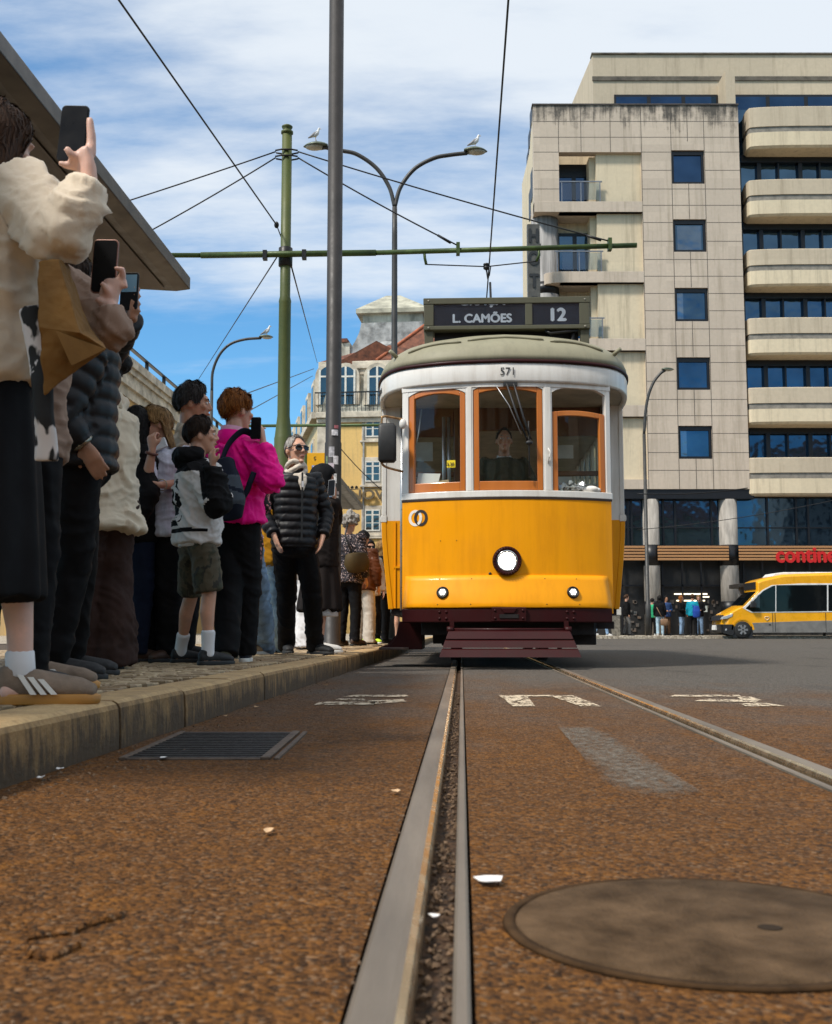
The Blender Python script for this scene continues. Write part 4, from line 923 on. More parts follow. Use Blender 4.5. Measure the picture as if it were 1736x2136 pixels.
# ------------------------------------------------------------------ buildings
HY=52.
def hx_(px,py=900,Y=HY): return P(px,py,Y).x
def hz_(py,px=1400,Y=HY): return P(px,py,Y).z
def panel_mat(name,col,pw,ph,ox,oz,joint=.012,stain=True):
    m,nt,b=new_mat(name); p=texco(nt,world=True); s=N(nt,'ShaderNodeSeparateXYZ',{0:p})
    n=noise_(nt,p,.5,5,.6); n2=noise_(nt,p,6.,6,.65)
    ps=N(nt,'ShaderNodeMapping',{'Vector':p,'Scale':(3.2,3.2,.22)}).outputs[0]; st=noise_(nt,ps,1.,6,.7)
    vo=N(nt,'ShaderNodeTexWhiteNoise',{'Vector':N(nt,'ShaderNodeCombineXYZ',{0:math_(nt,'FLOOR',math_(nt,'DIVIDE',math_(nt,'SUBTRACT',s.outputs[0],ox),pw)),1:math_(nt,'FLOOR',math_(nt,'DIVIDE',math_(nt,'SUBTRACT',s.outputs[2],oz),ph))}).outputs[0]}).outputs[0]
    c=mixc(nt,vo,tuple(x*.93 for x in col),tuple(x*1.05 for x in col)); c=mixc(nt,mrange(nt,n2,.35,.7,0,.35),c,tuple(x*.72 for x in col))
    c=mixc(nt,mrange(nt,st,.50,.72,0,.5),c,(.22,.17,.11))
    if stain:   # black weathering creeping down from the parapet
        top=mrange(nt,s.outputs[2],hz_(300,1300),hz_(218,1300)); g=math_(nt,'ADD',math_(nt,'MULTIPLY',st,.55),math_(nt,'MULTIPLY',noise_(nt,p,1.3,6,.7),.45))
        k=mrange(nt,math_(nt,'ADD',g,math_(nt,'MULTIPLY',top,.30)),.66,.80); k=math_(nt,'MULTIPLY',k,mrange(nt,top,0.,.3,0,1))
        c=mixc(nt,math_(nt,'MULTIPLY',k,.9),c,(.035,.032,.027))
    nt.links.new(c,b.inputs['Base Color']); b.inputs['Roughness'].default_value=.75
    nt.links.new(bump_(nt,n2,.15,.02),b.inputs['Normal']); return m
CREAMW=(.54,.445,.325); PANEL=panel_mat('stone_panels',(.54,.445,.35),1.5,.85,0,0); PLAST=panel_mat('cream_plaster',(.66,.55,.38),9,9,0,0,stain=False); PENT=panel_mat('penthouse_concrete',(.52,.43,.31),9,9,0,0,stain=False)
HJ=M('joint_dark',(.10,.085,.07),.9); HG=mirror_glass('hotel_glass',(.026,.058,.115),.04,.03); HG2=mirror_glass('hotel_glass_curtain',(.055,.105,.16),.06,.05); HF=M('window_frame_black',(.008,.008,.010),.4,.2); SGLS=mirror_glass('shop_glass',(.05,.09,.14),.05,.04)
COLM=M('column_concrete',(.30,.27,.235),.75,0,.22,2.,.3,12.,st=(3,3,.6)); DARKIN=M('shop_dark',(.012,.011,.010),.6,0,.3,2.)
SLAT=M('slat_wood',(.40,.20,.08),.5,0,.2,1.,st=(.3,1,30)); REDL=emit('sign_red',(.50,.008,.008),.06)
x0=hx_(1117,620); xr=hx_(1552,620); HO=V((x0,HY,.12)); HT=thing('hotel','beige stone panelled hotel block with square windows and stacked balconies','hotel',HO)
def hb(mb,xa,xb,ya,yb_,za,zb): mb.bb(xa-HO.x,xb-HO.x,ya-HO.y,yb_-HO.y,za-HO.z,zb-HO.z)
zt=hz_(219,1330); zg=hz_(1020,1400)
# columns of the facade: left bay with recesses, window bay
rx0,rx1=hx_(1170,620),hx_(1345,620); wx0,wx1=hx_(1408,620),hx_(1478,620)
rec=[(317,420),(442,566),(589,706),(731,845),(869,1000)]      # recess openings (top,bottom rows)
recz=[(hz_(a,1250),hz_(b_,1250)) for a,b_ in rec]
win=[(313,383),(457,525),(600,670),(745,813),(888,957)]; winz=[(hz_(a),hz_(b_)) for a,b_ in win]
mb=MB()
def wallgrid(xa,xb,holes,za,zb,y0=HY,th=.5):       # vertical strip with rectangular openings
    hs=sorted(holes,key=lambda h:-h[0]); top=zb
    for ht,hl in hs:
        if top>ht: hb(mb,xa,xb,y0,y0+th,ht,top)
        top=hl
    if top>za: hb(mb,xa,xb,y0,y0+th,za,top)
hb(mb,x0,rx0,HY,HY+.5,recz[0][1]-.0,zt); wallgrid(rx0,rx1,recz,zg,zt); hb(mb,rx1,wx0,HY,HY+.5,zg,zt); wallgrid(wx0,wx1,winz,zg,zt); hb(mb,wx1,xr,HY,HY+.5,zg,zt)
hb(mb,x0,rx0,HY,HY+.5,recz[0][1]-.5,recz[0][1])
hb(mb,xr-.5,xr,HY+.5,HY+9,zg,zt)
mb.build('facade_wall',PANEL,HT)
# back volume closing recess interior
mb=MB(); hb(mb,x0+.3,xr-.5,HY+2.6,HY+9.,zg,zt-.3); hb(mb,rx1-.0,wx0,HY+.5,HY+2.6,zg,zt-.3); hb(mb,wx0,xr-.5,HY+.9,HY+2.6,zg,zt-.3); mb.build('inner_volume',PLAST,HT)
# side wall with windows, going back and slightly to the side
bx1=P(1099,390,HY+9.7); mb=MB()
mb.add([V((0,0,recz[1][0]-HO.z)),V((bx1.x-HO.x,9.7,recz[1][0]-HO.z)),V((bx1.x-HO.x,9.7,zt-HO.z)),V((0,0,zt-HO.z))],[(3,2,1,0)]); mb.add([V((.6,.6,zg-HO.z)),V((bx1.x-HO.x+.4,9.7,zg-HO.z)),V((bx1.x-HO.x+.4,9.7,recz[1][0]-HO.z)),V((.6,.6,recz[1][0]-HO.z))],[(3,2,1,0)]); mb.build('side_wall',PLAST,HT)
for k,(a,b_) in enumerate(recz[:1]+[(recz[0][0]+3.2,recz[0][0]+1.4)]):
    for y in (2.,4.6,7.2): mb=MB(); mb.bb((bx1.x-HO.x)*y/9.7-.04,(bx1.x-HO.x)*y/9.7-.0,y-.5,y+.5,b_-HO.z+.9,a-HO.z-.1); mb.build('side_window',HF,HT)
# panel joints cut as thin dark lines
mb=MB()
jt=.014
rows=[253,286,317,355,394,428,464,503,541,576,612,648,686,721,756,795,833,867,904,944,981]
for r in rows:
    z=hz_(r,1440)
    for xa,xb in ((x0,rx0),(rx1,wx0),(wx1,xr)):
        if xa==x0 and r>425: continue
        hb(mb,xa,xb,HY-.003,HY,z-jt,z+jt)
    if r<317: hb(mb,rx0,rx1,HY-.003,HY,z-jt,z+jt)
    inw=any(b_-2<r<c_+2 for b_,c_ in [(a,b2) for a,b2 in win]) 
    if not inw: hb(mb,wx0,wx1,HY-.003,HY,z-jt,z+jt)
for x in (rx0,rx1,wx0,wx1):
    hb(mb,x-jt,x+jt,HY-.005,HY-.001,zg if x>rx1-.1 else recz[0][0],zt)
for px in (1222,1285): hb(mb,hx_(px)-jt,hx_(px)+jt,HY-.003,HY,recz[0][0],zt)
xm=(wx0+wx1)/2
prev=zt
for a,b_ in winz: hb(mb,xm-jt,xm+jt,HY-.006,HY-.002,a+.45 if a==winz[0][0] else a+.03,prev); prev=b_
hb(mb,xm-jt,xm+jt,HY-.006,HY-.002,zg,prev)
mb.build('panel_joints',HJ,HT)
mb=MB(); hb(mb,x0-.06,xr+.03,HY-.05,HY+.45,zt,zt+.06); mb.build('parapet_cap',M('cap_dark',(.06,.05,.045),.7,0,.3,3.),HT)
# square windows
for i,(a,b_) in enumerate(winz):
    mb=MB(); f=.13
    hb(mb,wx0+.02,wx1-.02,HY+.10,HY+.25,a-f-.08,a-.01); hb(mb,wx0+.02,wx1-.02,HY+.10,HY+.25,b_+.01,b_+f); hb(mb,wx0+.02,wx0+f,HY+.102,HY+.248,b_+f,a-f-.08); hb(mb,wx1-f,wx1-.02,HY+.102,HY+.248,b_+f,a-f-.08)
    w=mb.build('window',HF,HT); mb=MB(); hb(mb,wx0+f,wx1-f,HY+.17,HY+.19,b_+f,a-f-.08); mb.build('pane',HG if i==0 else HG2,w)
    if i in (1,2,4):
        mb=MB(); 
        hb(mb,wx0+f+.1,wx1-f-.1,HY+.165,HY+.168,b_+f,a-f-.15) if i==1 else (hb(mb,wx0+f,wx0+f+.30,HY+.165,HY+.168,b_+f,a-f-.09))
        mb.build('curtain',mirror_glass('curtain_behind_glass',(.13,.18,.235),.12,.15),w)
# recessed balconies of the corner bay
px1=hx_(1250,620); dx1=hx_(1243,620)
for i,(a,b_) in enumerate(recz):
    mb=MB(); hb(mb,px1,rx1,HY+.25,HY+.6,b_,a) ; mb.build('balcony_wall',PLAST,HT)
    mb=MB(); hb(mb,x0+.9 if i else rx0,px1+.0,HY+1.55,HY+1.8,b_,a); hb(mb,px1-.28,px1,HY+.62,HY+1.55,b_,a); mb.build('balcony_back',PLAST,HT)
    w=MB(); f=.12; za,zb=b_+.02,a-.55; xa,xb=rx0+.05,dx1
    hb(w,xa,xb,HY+1.45,HY+1.54,zb-f,zb+(.55 if i==0 else .02)); hb(w,xa,xb,HY+1.452,HY+1.538,za,za+f); xm=(xa+xb)/2+.05
    for q in (xa,xm-.09,xb-f): hb(w,q,q+(f if q!=xm-.09 else .2),HY+1.454,HY+1.536,za+f,zb-f)
    dw=w.build('balcony_door',HF,HT); w=MB(); hb(w,xa+f,xb-f,HY+1.49,HY+1.50,za+f,zb-f); w.build('pane',HG if i==0 else HG2,dw)
    xl=rx0 if i==0 else x0+.75
    mb=MB(); zz=b_+1.02
    hb(mb,rx0+.03 if i==0 else xl+.2,px1+.25,HY+.02,HY+.07,zz-.04,zz+.02)
    for q in lin(rx0+.1 if i==0 else xl+.3,px1+.12,3): hb(mb,q,q+.05,HY+.03,HY+.06,b_,zz-.04)
    r_=mb.build('balcony_rail',M('rail_metal',(.22,.22,.23),.4,.7),HT); mb=MB(); hb(mb,rx0+.1,px1+.15,HY+.04,HY+.046,b_+.1,zz-.08); mb.build('rail_glass',glass('rail_glass_m',(.75,.82,.86),.9),r_)
    if i:   # projecting slab, curved at its outer end
        mb=MB(); zz=recz[i-1][1] if i else 0; z1=hz_(rec[i-1][1],1250); z2=hz_(rec[i][0],1250)
    if i<4:
        z1=b_; z2=recz[i+1][0]
        pl=[V((rx1-HO.x,-.012,0)),V((rx0-HO.x+.2,-.012,0))]+([V((0,-.012,0))] if i==0 else [V((.9,.05,0)),V((.55,.25,0)),V((.42,.6,0)),V((.40,1.6,0))])+[V((.4 if i else 0,1.6,0)),V((rx1-HO.x,1.6,0))]
        mb=MB(); pl=[p for k,p in enumerate(pl) if k==0 or (p-pl[k-1]).length>.01]; mb.prism([V((p.x,p.y,z2-HO.z)) for p in pl],(0,0,z1-z2)); mb.build('balcony_slab',PANEL,HT,bevel=.01)
mb=MB(); mb.cyl((.62,1.1,0),(.62,1.1,recz[1][0]-HO.z),.66,.66,28); mb.build('corner_column',M('column_grey',(.25,.24,.23),.6,.1,.3,1.5,.1,10.,st=(4,4,.3)),HT)
mb=MB(); mb.cyl((.62,1.1,hz_(604)-HO.z),(.62,1.1,hz_(580)-HO.z),.672,.672,28); mb.build('column_band',HF,HT)
# glazed strip and curved balconies on the far bay
gx0,gx1=xr,hx_(1568,620); bxr=30.
mb=MB(); hb(mb,gx0,bxr,HY+1.2,HY+1.4,zg,hz_(205,1600)); mb.build('curtain_wall',HG2,HT)
mb=MB(); 
for px in (1538,1556): pass
hb(mb,gx0,gx0+.12,HY+.9,HY+1.2,zg,zt); hb(mb,hx_(1562),hx_(1562)+.1,HY+1.0,HY+1.2,zg,zt)
for r in [252,300,347,383,430,470,526,566,610,676,716,757,822,861,905,964,1004]: hb(mb,gx0+.1,hx_(1564),HY+1.12,HY+1.2,hz_(r)-.05,hz_(r)+.05)
bal=[(225,310,272),(376,452,414),(521,598,560),(664,741,703),(809,885,848),(955,1034,993)]
for k,(t_,b_,_) in enumerate(bal):
    zlo=hz_(bal[k+1][0],1610)-.1 if k<5 else zg; zhi=hz_(b_,1610)
    hb(mb,gx1,bxr,HY+.95,HY+1.2,zhi-.28,zhi+.1)
    for px in (1568,1612,1657,1702,1747,1792): hb(mb,hx_(px),hx_(px)+(.20 if px in(1568,1612,1702) else .08),HY+1.0,HY+1.2,zlo,zhi-.25)
mb.build('glazing_frame',HF,HT)
for k,(t_,b_,m_) in enumerate(bal):
    zt_,zb_,zm=hz_(t_,1610),hz_(b_,1610),hz_(m_,1610)
    xl=hx_(1560,(t_+b_)/2)
    def out(d):  # rounded front in plan
        return catmull([(xl+.10-d,HY+1.15),(xl+.03-d,HY+.6),(xl+.05-d*.8,HY+.12-d*.2),(xl+.25-d*.3,HY-.06-d),(xl+1.2,HY-.17-d),(xl+3.4,HY-.24-d),(bxr,HY-.3-d)],4)
    q0,q1=[out(0),out(-.14)]
    mb=MB(); R=[]
    for z,pl in ((zb_,out(-.12)),(zb_+.10,q0),(zm-.14,q0)): R.append([V((p[0]-HO.x,p[1]-HO.y,z-HO.z)) for p in pl]+[V((bxr-HO.x,2.,z-HO.z)),V((pl[0][0]-HO.x,2.,z-HO.z))])
    mb.rings(R,False); mb.build('balcony_base',PLAST,HT)
    mb=MB(); R=[]
    for z,pl in ((zm-.139,out(-.05)),(zm+.14,out(-.05))): R.append([V((p[0]-HO.x,p[1]-HO.y,z-HO.z)) for p in pl]+[V((bxr-HO.x,1.19,z-HO.z)),V((pl[0][0]-HO.x,1.19,z-HO.z))])
    mb.rings(R,False); mb.build('balcony_groove',M('groove_grey',(.21,.19,.16),.8,0,.2,4.),HT)
    mb=MB(); R=[]
    for z,pl in ((zm+.141,q0),(zt_-.04,q0),(zt_,out(-.05))): R.append([V((p[0]-HO.x,p[1]-HO.y,z-HO.z)) for p in pl]+[V((bxr-HO.x,1.18,z-HO.z)),V((pl[0][0]-HO.x,1.18,z-HO.z))])
    mb.rings(R,False); mb.build('balcony_parapet',PENT,HT)
# penthouse
PY=HY+1.6; zp=hz_(114,1236,PY); pxl=P(1236,115,PY).x
mb=MB(); pe=P(1190,218,PY+5.2)
def pv(x,y,z): return V((x-HO.x,y-HO.y,z-HO.z))
z1=hz_(160,1300,PY); 
mb.add([pv(pxl,PY,zt-2),pv(bxr,PY,zt-2),pv(bxr,PY,zp),pv(pxl,PY,zp),pv(pe.x,PY+7,zt-2),pv(bxr,PY+7,zt-2),pv(bxr,PY+7,zp),pv(pe.x,PY+7,zp)],[(0,1,2,3),(4,0,3,7),(7,3,2,6),(1,5,6,2),(5,4,7,6)])
mb.build('penthouse',PENT,HT)
mb=MB(); mb.prism([pv(pxl-.03,PY-.06,z1-.22),pv(bxr,PY-.06,z1-.22),pv(bxr,PY-.06,z1),pv(pxl-.03,PY-.06,z1)],(0,.06,0)); mb.prism([pv(pxl-.05,PY-.08,zp),pv(bxr,PY-.08,zp),pv(bxr,PY-.08,zp+.08),pv(pxl-.05,PY-.08,zp+.08)],(0,.5,0)); mb.build('penthouse_trim',M('trim_weathered',(.10,.085,.065),.8,0,.35,2.),HT)
for a,c in ((1281,1497),(1521,1760)):
    zz=hz_(198,1400,PY); mb=MB(); mb.bb(hx_(a,200,PY)-HO.x,hx_(c,200,PY)-HO.x,PY-HO.y-.05,PY-HO.y+.01,zz-2.-HO.z,zz-HO.z); w=mb.build('penthouse_window',HF,HT)
    mb=MB(); n=max(2,int((c-a)/72))
    for q0,q1 in zip(lin(a,c,n+1)[:-1],lin(a,c,n+1)[1:]): mb.bb(hx_(q0+4,200,PY)-HO.x,hx_(q1-4,200,PY)-HO.x,PY-HO.y-.06,PY-HO.y-.051,zz-1.9-HO.z,zz-.12-HO.z)
    mb.build('pane',HG,w)
mb=MB(); mb.bb(hx_(1498,200,PY)-HO.x,hx_(1517,200,PY)-HO.x,PY-HO.y-1.4,PY-HO.y,zt-1-HO.z,hz_(176,1505,PY)-HO.z); mb.build('terrace_divider',PENT,HT)
# ground floors
zm0,zm1=hz_(1138),hz_(1170); zb=.12
mb=MB(); hb(mb,x0,bxr,HY+.9,HY+1.4,zb,zg-.25); mb.build('shop_interior',DARKIN,HT)
mb=MB(); hb(mb,x0+.3,bxr,HY+.55,HY+.6,zm0,zg-.3); mz=mb.build('mezzanine_glass',SGLS,HT)
mb=MB(); hb(mb,x0,xr+.2,HY+.06,HY+.9,zg-.45,zg-.002)
for px in (1308,1316,1382,1407,1483,1512,1600,1660,1685,1740): hb(mb,hx_(px),hx_(px)+.09,HY+.45,HY+.55,zm0,zg-.3)
hb(mb,x0,bxr,HY+.44,HY+.548,hz_(1036),hz_(1036)+.07); hb(mb,x0,bxr,HY+.46,HY+.549,hz_(1100),hz_(1100)+.05)
hb(mb,x0,bxr,HY+.35,HY+.9,zm0-.1,zm0+.05)
mb.build('mezzanine_frame',HF,HT)
for a,c in ((1345,1379),(1506,1544)):
    xa,xb=hx_(a,1100),hx_(c,1100); r=(xb-xa)/2; xc=(xa+xb)/2
    mb=MB(); mb.cyl((xc-HO.x,r+.02,0),(xc-HO.x,r+.02,zg-.46-HO.z),r,r,28); cb=mb.build('street_column',COLM,HT)
    mb=MB(); mb.cyl((xc-HO.x,r+.02,zm1-.2-HO.z),(xc-HO.x,r+.02,zm0+.05-HO.z),r+.012,r+.012,28); mb.build('column_band',HF,cb); mb=MB(); mb.cyl((xc-HO.x,r+.02,hz_(1322)-HO.z+.9),(xc-HO.x,r+.02,hz_(1322)-HO.z+1.5),r+.012,r+.012,28); mb.build('column_band',HF,cb)
for a,c in ((1280,1346),(1372,1520),(1541,1830)):
    mb=MB(); xa,xb=hx_(a,1150),hx_(c,1150)
    n=5; hh=(zm0-zm1)/n
    for k in range(n): hb(mb,xa,xb,HY-.08,HY+.0,zm1+k*hh+.025,zm1+(k+1)*hh-.02)
    s_=mb.build('slatted_fascia',SLAT,HT,bevel=.01); mb=MB(); hb(mb,xa+.02,xb-.02,HY+.001,HY+.05,zm1,zm0); mb.build('fascia_back',HF,s_)
text('continente',1.02,REDL,'shop_lettering',HT,(hx_(1617,1160)-HO.x,-.11,hz_(1159,1640)-HO.z),(pi/2,0,0),.03,.035,'LEFT',sx=.92)
# shop front details
LITW=emit('shop_lamp',(1,.85,.6),1.6); SHLF=M('shop_shelf',(.10,.07,.05),.6,0,.5,6.)
mb=MB()
for px,py,w_ in ((1450,1238,70),(1480,1244,18),(1450,1252,60)): hb(mb,hx_(px-w_/2,py),hx_(px+w_/2,py),HY+.78,HY+.80,hz_(py)-.03,hz_(py)+.03)
mb.build('shop_light',LITW,HT)
mb=MB()
for k in range(60):
    px=random.choice((random.uniform(1300,1340),random.uniform(1470,1505),random.uniform(1560,1640),random.uniform(1388,1430))); py=random.uniform(1255,1318); hb(mb,hx_(px,py),hx_(px+random.uniform(3,9),py),HY+.84,HY+.89,hz_(py),hz_(py)+random.uniform(.08,.2))
mb.build('shop_goods',M('shop_goods_m',(.16,.10,.06),.6,0,.5,3.,col2=(.05,.07,.08)),HT)['kind']='stuff'
mb=MB()
for px in (1302,1388,1430,1470,1560,1600,1650,1700): hb(mb,hx_(px,1250),hx_(px,1250)+.08,HY+.62,HY+.72,zb,zm1)
hb(mb,x0,bxr,HY+.62,HY+.70,hz_(1222),hz_(1222)+.08); mb.build('shop_frame',HF,HT)
for px,py in ((1446,1272),(1479,1270)):
    mb=MB(); hb(mb,hx_(px-4,py),hx_(px+4,py),HY+.60,HY+.615,hz_(py+6),hz_(py-7)); mb.build('shop_notice',M('notice_pale',(.45,.47,.42),.7),HT)
# vertical sign board of the hotel
SGN=M('sign_grey',(.075,.07,.06),.5,.2,.2,4.); SGK=M('sign_letter_dark',(.012,.012,.012),.5)
sxa,sxb=P(1100,560,HY-.9).x,P(1126,560,HY-.9).x; sz1,sz0=hz_(470,1110,HY-.9),hz_(725,1110,HY-.9)
mb=MB(); mb.bb(sxa-HO.x,sxb-HO.x,-1.1,-.8,sz0-HO.z,sz1-HO.z); hs=mb.build('hotel_sign',SGN,HT,bevel=.02)
mb=MB(); mb.bb((sxa+sxb)/2-HO.x,.2,-.8,-.7,sz0+1-HO.z,sz0+1.15-HO.z); mb.bb((sxa+sxb)/2-HO.x,.2,-.8,-.7,sz1-1-HO.z,sz1-.85-HO.z); mb.build('sign_bracket',SGN,hs)
for k,ch in enumerate('HOTEL'): text(ch,.92,SGK,'lettering',hs,((sxa+sxb)/2-HO.x,-1.12,hz_(496+47*k,1110,HY-.9)-HO.z),(pi/2,0,0),.02,.035,sx=.75)
# ------------------------------------------------------------------ old yellow building block beyond the tram
BY=84.; YW=panel_mat('yellow_wall',(.72,.47,.16),9,9,0,0,stain=False); YST=M('old_stone_trim',(.50,.44,.35),.8,0,.28,1.2,.3,6.); MANS=M('old_mansard',(.42,.40,.33),.85,0,.4,.9,.4,4.,st=(1,1,.4)); TILE=M('roof_tiles',(.135,.045,.022),.8,0,.4,2.5,.9,7.,st=(1,1,1)); SKYL=M('zinc_grey',(.30,.30,.29),.6,.2,.35,1.5); YGL=mirror_glass('old_glass',(.10,.12,.12),.08,.05); WFR=M('old_window_frame',(.62,.60,.54),.6); YWS=panel_mat('pale_yellow_wall',(.60,.47,.26),9,9,0,0,stain=False)
def bxz(px,py,Y=BY): return P(px,py,Y)
cxn=bxz(664,800).x; BO=V((cxn,BY,0)); BT=thing('apartment_block','old yellow apartment block with mansard storey and dark red tiled roof','building',BO)
ang=math.radians(6)            # front face turned slightly
def fr(px,py):                  # point on the front plane through a pixel: local coordinates
    d=ray(px,py); n=V((math.sin(ang),math.cos(ang),0)); o=V((cxn,BY,0)); t=n.dot(o)/(n.x*d[0]+n.y*d[1])
    return V((d[0]*t,d[1]*t,CH+d[2]*t))-BO
U=V((math.cos(ang),-math.sin(ang),0)); IN=V((math.sin(ang),math.cos(ang),0))
def frd(px,py,dd):
    d=ray(px,py); n=V((math.sin(ang),math.cos(ang),0)); o=V((cxn,BY,0))+n*dd; t=n.dot(o)/(n.x*d[0]+n.y*d[1]); return V((d[0]*t,d[1]*t,CH+d[2]*t))-BO
def fu(px,py): return fr(px,py).dot(U)
def fbox(mb,ua,ub,da,db,za,zb): mb.add([U*u+IN*d+V((0,0,z)) for z in (za,zb) for d in (da,db) for u in (ua,ub)],[(0,2,3,1),(4,5,7,6),(0,1,5,4),(2,6,7,3),(0,4,6,2),(1,3,7,5)])
zcor=fr(712,873).z; zm_=fr(712,762).z; ue_=26.
mb=MB(); fbox(mb,0,ue_,0,14,0,zcor); mb.build('front_wall',YW,BT)
mb=MB(); fbox(mb,-.1,ue_,-.45,.0,zcor,zcor+.45); fbox(mb,-.05,ue_,-.25,0,zcor-.35,zcor); fbox(mb,0,ue_,-.14,0,zcor-9.2,zcor-8.9); fbox(mb,-.02,.9,-.10,0,0,zcor-.36); mb.build('cornice',YST,BT,bevel=.03)
mb=MB(); mb.prism([IN*.2+V((0,0,zcor+.46)),IN*1.3+V((0,0,zm_)),IN*13+V((0,0,zm_)),IN*14+V((0,0,zcor+.46))],U*ue_); mb.build('mansard_wall',MANS,BT)
mb=MB(); fbox(mb,-.15,ue_,.75,1.4,zm_-.1,zm_+.5); fbox(mb,-.1,ue_,.9,1.5,zm_-.55,zm_-.1); mb.build('attic_cornice',YST,BT,bevel=.04)
ridge=fr(800,690).z+1.5
def at(u,d,z): return U*u+IN*d+V((0,0,z))
uR=fu(850,690); 
mb=MB(); mb.add([at(-.2,.9,zm_+.5),at(ue_,.9,zm_+.5),at(ue_,14,zm_+.5),at(-.2,14,zm_+.5),at(4.6,7,frd(800,716,7).z),at(ue_,7,frd(800,716,7).z)],[(0,1,5,4),(2,3,4,5),(3,0,4),(1,2,5)]); 
um=fu(835,700); mb.add([at(um-2.,1.,zm_+.5),at(um+7,1.,zm_+.5),at(um+7,8,zm_+.5),at(um-2.,8,zm_+.5),at(um+2.2,4.5,frd(862,668,4.5).z),at(um+6,4.5,frd(862,668,4.5).z)],[(0,1,5,4),(2,3,4,5),(3,0,4),(1,2,5)])
mb.build('tiled_roof',TILE,BT)
mb=MB(); mb.tube([at(um-2,1.0,zm_+.55),at(um+2.2,4.5,frd(862,668,4.5).z+.1)],.14,6); mb.build('roof_ridge',M('ridge_tile',(.36,.10,.04),.7,0,.25,3.),BT)
mb=MB(); uu=fu(752,735); mb.add([at(uu,2.0,zm_+1.55),at(uu+1.1,2.0,zm_+1.55),at(uu+2.2,3.6,zm_+2.75),at(uu+1.2,3.6,zm_+2.75)],[(0,1,2,3)]); mb.build('skylight',SKYL,BT)
# roof lantern / stair tower behind
zl0,zl1,zl2=frd(800,695,7).z,frd(800,660,7).z,frd(800,617,9.7).z
la,lb=frd(757,660,7).dot(U),frd(882,660,7).dot(U)
mb=MB(); fbox(mb,la,lb,7,12.5,zm_,zl1+.3); lt=mb.build('roof_tower',MANS,BT)
mb=MB(); 
R=[at(la-.5,6.5,zl1+.2),at(lb+.5,6.5,zl1+.2),at(lb+.5,13,zl1+.2),at(la-.5,13,zl1+.2)]; um2=(la+lb)/2
mb.add(R+[p+V((0,0,.35)) for p in R]+[at(um2-.9,9.7,zl2),at(um2+.3,9.7,zl2)],[(0,1,5,4),(1,2,6,5),(2,3,7,6),(3,0,4,7),(4,5,9,8),(5,6,9),(6,7,8,9),(7,4,8),(3,2,1,0)]); mb.build('tower_roof',M('tower_roof_zinc',(.36,.34,.26),.7,0,.3,1.,.6,8.),lt)
mb=MB(); R=[]
for t in lin(0,1,7): w_=1-t; R.append([at(la-3.2*w_**1.7,6.2,zm_+.5+(zl0-zm_+.2)*t),at(lb+2.*w_**1.7,6.2,zm_+.5+(zl0-zm_+.2)*t),at(lb+2.*w_**1.7,12.8,zm_+.5+(zl0-zm_+.2)*t),at(la-3.2*w_**1.7,12.8,zm_+.5+(zl0-zm_+.2)*t)])
mb.rings(R,False); mb.build('tower_base',SKYL,lt)
mb=MB(); fbox(mb,fu(709,700)-.2,la-1.8,6,12,zm_+.5,frd(730,714,6).z); mb.build('chimney_block',MANS,BT,bevel=.05)
mb=MB(); fbox(mb,fu(709,700)-.4,la-1.6,5.8,12.2,frd(730,714,6).z,frd(730,714,6).z+.3); mb.build('chimney_cap',TILE,BT)
# front windows: straight storeys and arched attic
def win_f(u,z0,z1,w,arched=False):
    m=MB(); fbox(m,u-w/2-.28,u+w/2+.28,-.07,-.0,z0-.25,z1+.3); fbox(m,u-w/2-.4,u+w/2+.4,-.16,0,z0-.4,z0-.25) ; s=m.build('window_surround',YST,BT,bevel=.02)
    m=MB(); fbox(m,u-w/2,u+w/2,-.09,-.071,z0,z1); m.build('pane',YGL,s)
    m=MB(); zt_=z0+(z1-z0)*.72; f=.07
    for a in (u-w/2,u-f,u+w/2-f*1.2): fbox(m,a,a+f*(2 if a==u-f else 1.2),-.115,-.0905,z0,z1)
    for z in (z0,zt_,z1-.1,z0+(zt_-z0)/2): fbox(m,u-w/2,u+w/2,-.12,-.0905,z,z+.10 if z!=z0+(zt_-z0)/2 else z+.05)
    m.build('window_frame',WFR,s)
sp_=fu(860,1000)-fu(778,1000)
for k in range(6):
    u=fu(778,985)+ (k)*4.3
    for a,b_ in ((866,912),(962,1005),(1063,1108),(1160,1205),(1255,1300)): win_f(u,fr(778,b_).z,fr(778,a).z,1.15)
for k,px in enumerate((684,720,786,850)):
    u=fu(px,800); z0,z1=fr(px,842).z,fr(px,768).z+.2; w=1.5
    m=MB(); pl=[at(u-w/2-.3,-.05+.35,z0),at(u+w/2+.3,.30,z0)]+[at(u+(w/2+.3)*math.cos(a),.30,z1-.8+(.8+.3)*math.sin(a)) for a in lin(0,pi,13)]
    m.prism(pl,IN*1.4); s=m.build('dormer',YST,BT)
    pl=[at(u-w/2,.27,z0),at(u+w/2,.27,z0)]+[at(u+w/2*math.cos(a),.27,z1-.8+.8*math.sin(a)) for a in lin(0,pi,13)]
    m=MB(); m.prism(pl,IN*.02); m.build('pane',YGL,s)
    m=MB()
    for q in (u-.08,u-w/2,u+w/2-.14): fbox(m,q,q+.15,.22,.268,z0,z1-.25 if q!=u-.08 else z1)
    fbox(m,u-w/2,u+w/2,.222,.267,z1-.85,z1-.72); m.build('window_frame',WFR,s)
m=MB(); zr=zcor+.46
fbox(m,-.2,ue_,-.36,-.30,zr+1.45,zr+1.55)
for k in range(90): fbox(m,.3*k-.2,.3*k-.16,-.35,-.31,zr,zr+1.46)
m.build('attic_railing',BLKM,BT)
